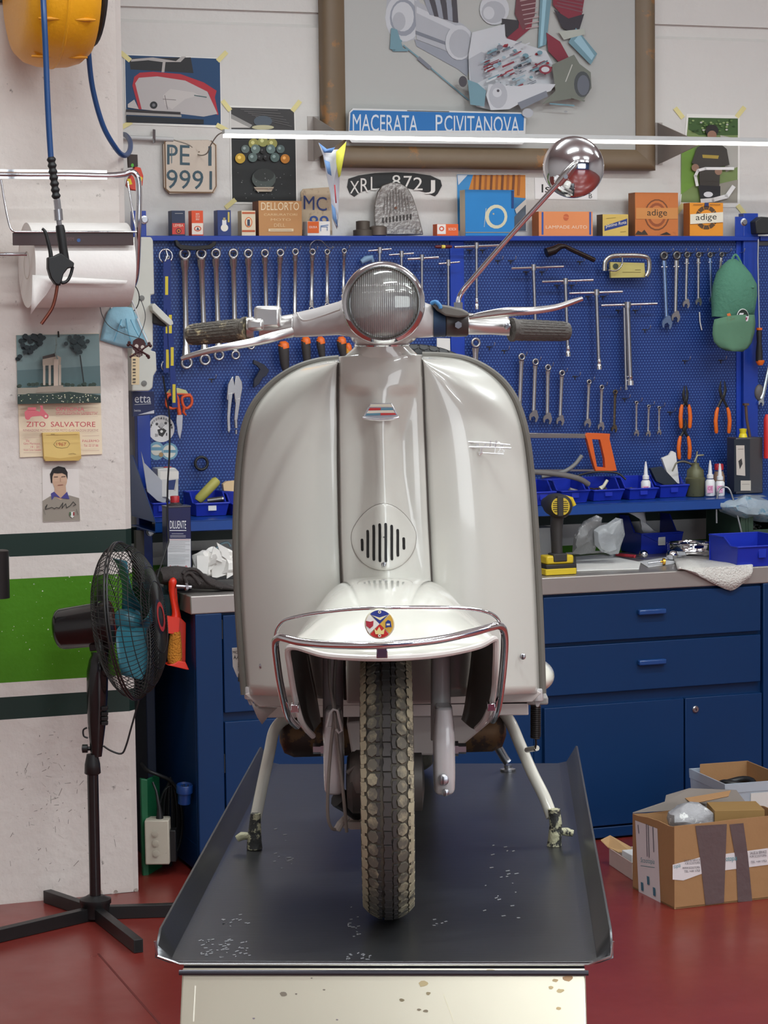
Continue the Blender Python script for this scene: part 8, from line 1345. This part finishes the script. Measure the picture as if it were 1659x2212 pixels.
# inner flaps and things inside
fi = B(mat=M((126, 116, 108), .6), bev=.001); c1 = A1+(A3-A1)*.12; fi.prism([up(A1, hL), up(A3, hL-.01), (A3.x-.03, A3.y+.03, hL+.03), (A1.x+(A3.x-A1.x)*.5, A1.y+(A3.y-A1.y)*.5+.03, hL+.052), (A1.x+(A3.x-A1.x)*.3, A1.y+(A3.y-A1.y)*.3+.04, hL+.035), (A1.x+.1, A1.y+.02, hL+.028)], (0, .004, .002))
fi2 = B(mat=KR); p_ = A1+(A3-A1)*.45; fi2.prism([(p_.x, p_.y-.0, hL+.03), (p_.x+.14, p_.y, hL+.052), (p_.x+.13, p_.y-.02, hL+.038), (p_.x+.02, p_.y-.02, hL+.016)], (0, -.003, .002))
thing('cardboard_box', 'open brown cardboard box mended with grey tape on the red floor', 'box', 'S', [('front_panel', fw_), ('side_panel', lw), ('back_panel', bw_), ('side_panel', rw), ('bottom', bot), ('grey_tape', t1, dict(label='wide strip of grey tape')), ('grey_tape', t2, dict(label='narrow strip of grey tape')), ('printed_tape', bnd, dict(label='white printed tape')), ('printed_tape', lbn, dict(label='white printed tape')), ('top_flap', fi), ('top_flap', fi2)])
b = B(mat=M((150, 116, 66), .7), bev=.001); q = A1*.25+A0*.2+A2*.25+A3*.3; q = cen+(A2-A0)*.05; b.box((q.x-.02, q.y-.05, .01), (q.x+.13, q.y+.08, hB+.012), rz=.05); solo('inner_carton', 'smaller ochre carton inside the taped cardboard box', 'box', 'S', b)
b = B(mat=M((170, 168, 170), .35, alpha=.9, bump=.5, bs=40, wear=(236, 236, 232), ws=24, wt=.55), smooth=40); q = A1*.4+A0*.3+A2*.3; b.ell((q.x, q.y+.04, hB-.02), (.075, .05, .05), None, 16, 8); b.rough_(.012, 4, 30); solo('plastic_wrap', 'crumpled clear wrapping stuffed in the cardboard box corner', 'wrapping', 'S', b)
# small carton behind on the left
B0, B1 = Vector(GS(1316, 1868, 0)), Vector(GS(1366, 1902, 0)); dB = (B1-B0); dB.z = 0; h_ = at(1316, 1832, B0.y)[2]; nn = Vector((-dB.y, dB.x, 0)).normalized()*.16; dB2 = dB.normalized()*.22
b = B(mat=M((196, 176, 166), .7), bev=.001); P4 = [B0, B0+dB2, B0+dB2+nn, B0+nn]
for i in range(4):
    p, q = P4[i], P4[(i+1) % 4]; b.prism([up(p, .001), up(q, .001), up(q, h_), up(p, h_)], tuple(((sum(P4, Vector())/4)-(p+q)/2).normalized()*.003))
b.prism([up(v, .001) for v in P4], (0, 0, .003)); f_ = B(mat=M((186, 150, 106), .7)); e = [at(1298, 1816, B0.y), at(1318, 1806, B0.y+.02), at(1364, 1832, B0.y-.03), at(1362, 1842, B0.y-.06), at(1335, 1842, B0.y-.05), at(1314, 1832, B0.y)]; f_.prism(e, (0, 0, .003))
w1 = B(mat=M((226, 226, 226), .6), bev=.002); c = B0+dB2*.5+nn*.5; w1.box((c.x-.06, c.y-.05, .01), (c.x+.02, c.y+.03, h_+.01), rz=.3); solo('white_packet', 'white packet inside the small pale carton on the floor', 'packet', 'S', w1)
w2_ = B(mat=M((26, 26, 28), .5), bev=.002); w2_.box((c.x+.02, c.y-.03, .01), (c.x+.05, c.y+.05, h_+.035), rz=.2); solo('black_packet', 'flat black object standing in the small pale carton', 'packet', 'S', w2_)
thing('small_carton', 'small pale open carton pushed behind the taped box', 'box', 'S', [('carton', b), ('open_flap', f_)])
# translucent tote
zt_ = .27; T0, T1, T2 = Vector(GS(1489, 1660, zt_)), Vector(GS(1566, 1694, zt_)), Vector(GS(1700, 1684, zt_)); T0.z = T1.z = T2.z = 0; T3 = T0+(T2-T1)
TT_ = M((196, 206, 218), .3, alpha=.55, var=.02, bump=.1, bs=10); b = B(mat=TT_, bev=.003, smooth=50); cz_ = (T0+T1+T2+T3)/4
def rr4(k, z): return [tuple(cz_+(v-cz_)*k+Vector((0, 0, z))) for v in (T0, T1, T2, T3)]
b.loft([rr4(.86, .003), rr4(.88, .002), rr4(.985, zt_-.03), rr4(1.0, zt_-.03), rr4(1.01, zt_), rr4(.965, zt_), rr4(.955, zt_-.028), rr4(.85, .008)], cap=False); bt = rr4(.86, .003); b.prism(bt, (0, 0, .004))
lb3 = B(mat=M((218, 212, 206), .7)); m0 = [cz_+(v-cz_)*.955 for v in (T1, T2)]; p = m0[0]+(m0[1]-m0[0])*.42; q = m0[1]; nf = Vector((0, -.006, 0)); lb3.prism([tuple(p+nf+Vector((0, .012, .13))), tuple(q+nf+Vector((0, .012, .13))), tuple(q+nf+Vector((0, 0, .235))), tuple(p+nf+Vector((0, 0, .235)))], (0, -.0015, 0))
thing('plastic_tote', 'translucent white plastic storage tub against the blue cabinet', 'storage tub', 'S', [('tub', b), ('paper_label', lb3)])
b = B(mat=KR, bev=.001); i4 = [cz_+(v-cz_)*.78 for v in (T0, T1, T2, T3)]
for k in range(4):
    p, q = i4[k], i4[(k+1) % 4]; b.prism([up(p, .02), up(q, .02), up(q, zt_-.012+(.03 if k in (2, 3) else 0)), up(p, zt_-.012+(.03 if k in (2, 3) else 0))], (.003, .003, 0))
b.prism([up(v, zt_-.08) for v in i4], (0, 0, .003)); solo('inner_cardboard', 'brown cardboard carton sitting inside the translucent tub', 'box', 'S', b)
b = B(mat=BLACK, smooth=50); q = cz_+(T2-T1)*.0; b.tube([(q.x+.05*math.cos(t), q.y+.04*math.sin(t), zt_-.03+.006*math.sin(2*t)) for t in [k*2*math.pi/18 for k in range(18)]], .012, seg=8, closed=True); solo('black_cable_bundle', 'black coiled cable lying in the tub by the right edge', 'cable', 'S', b)
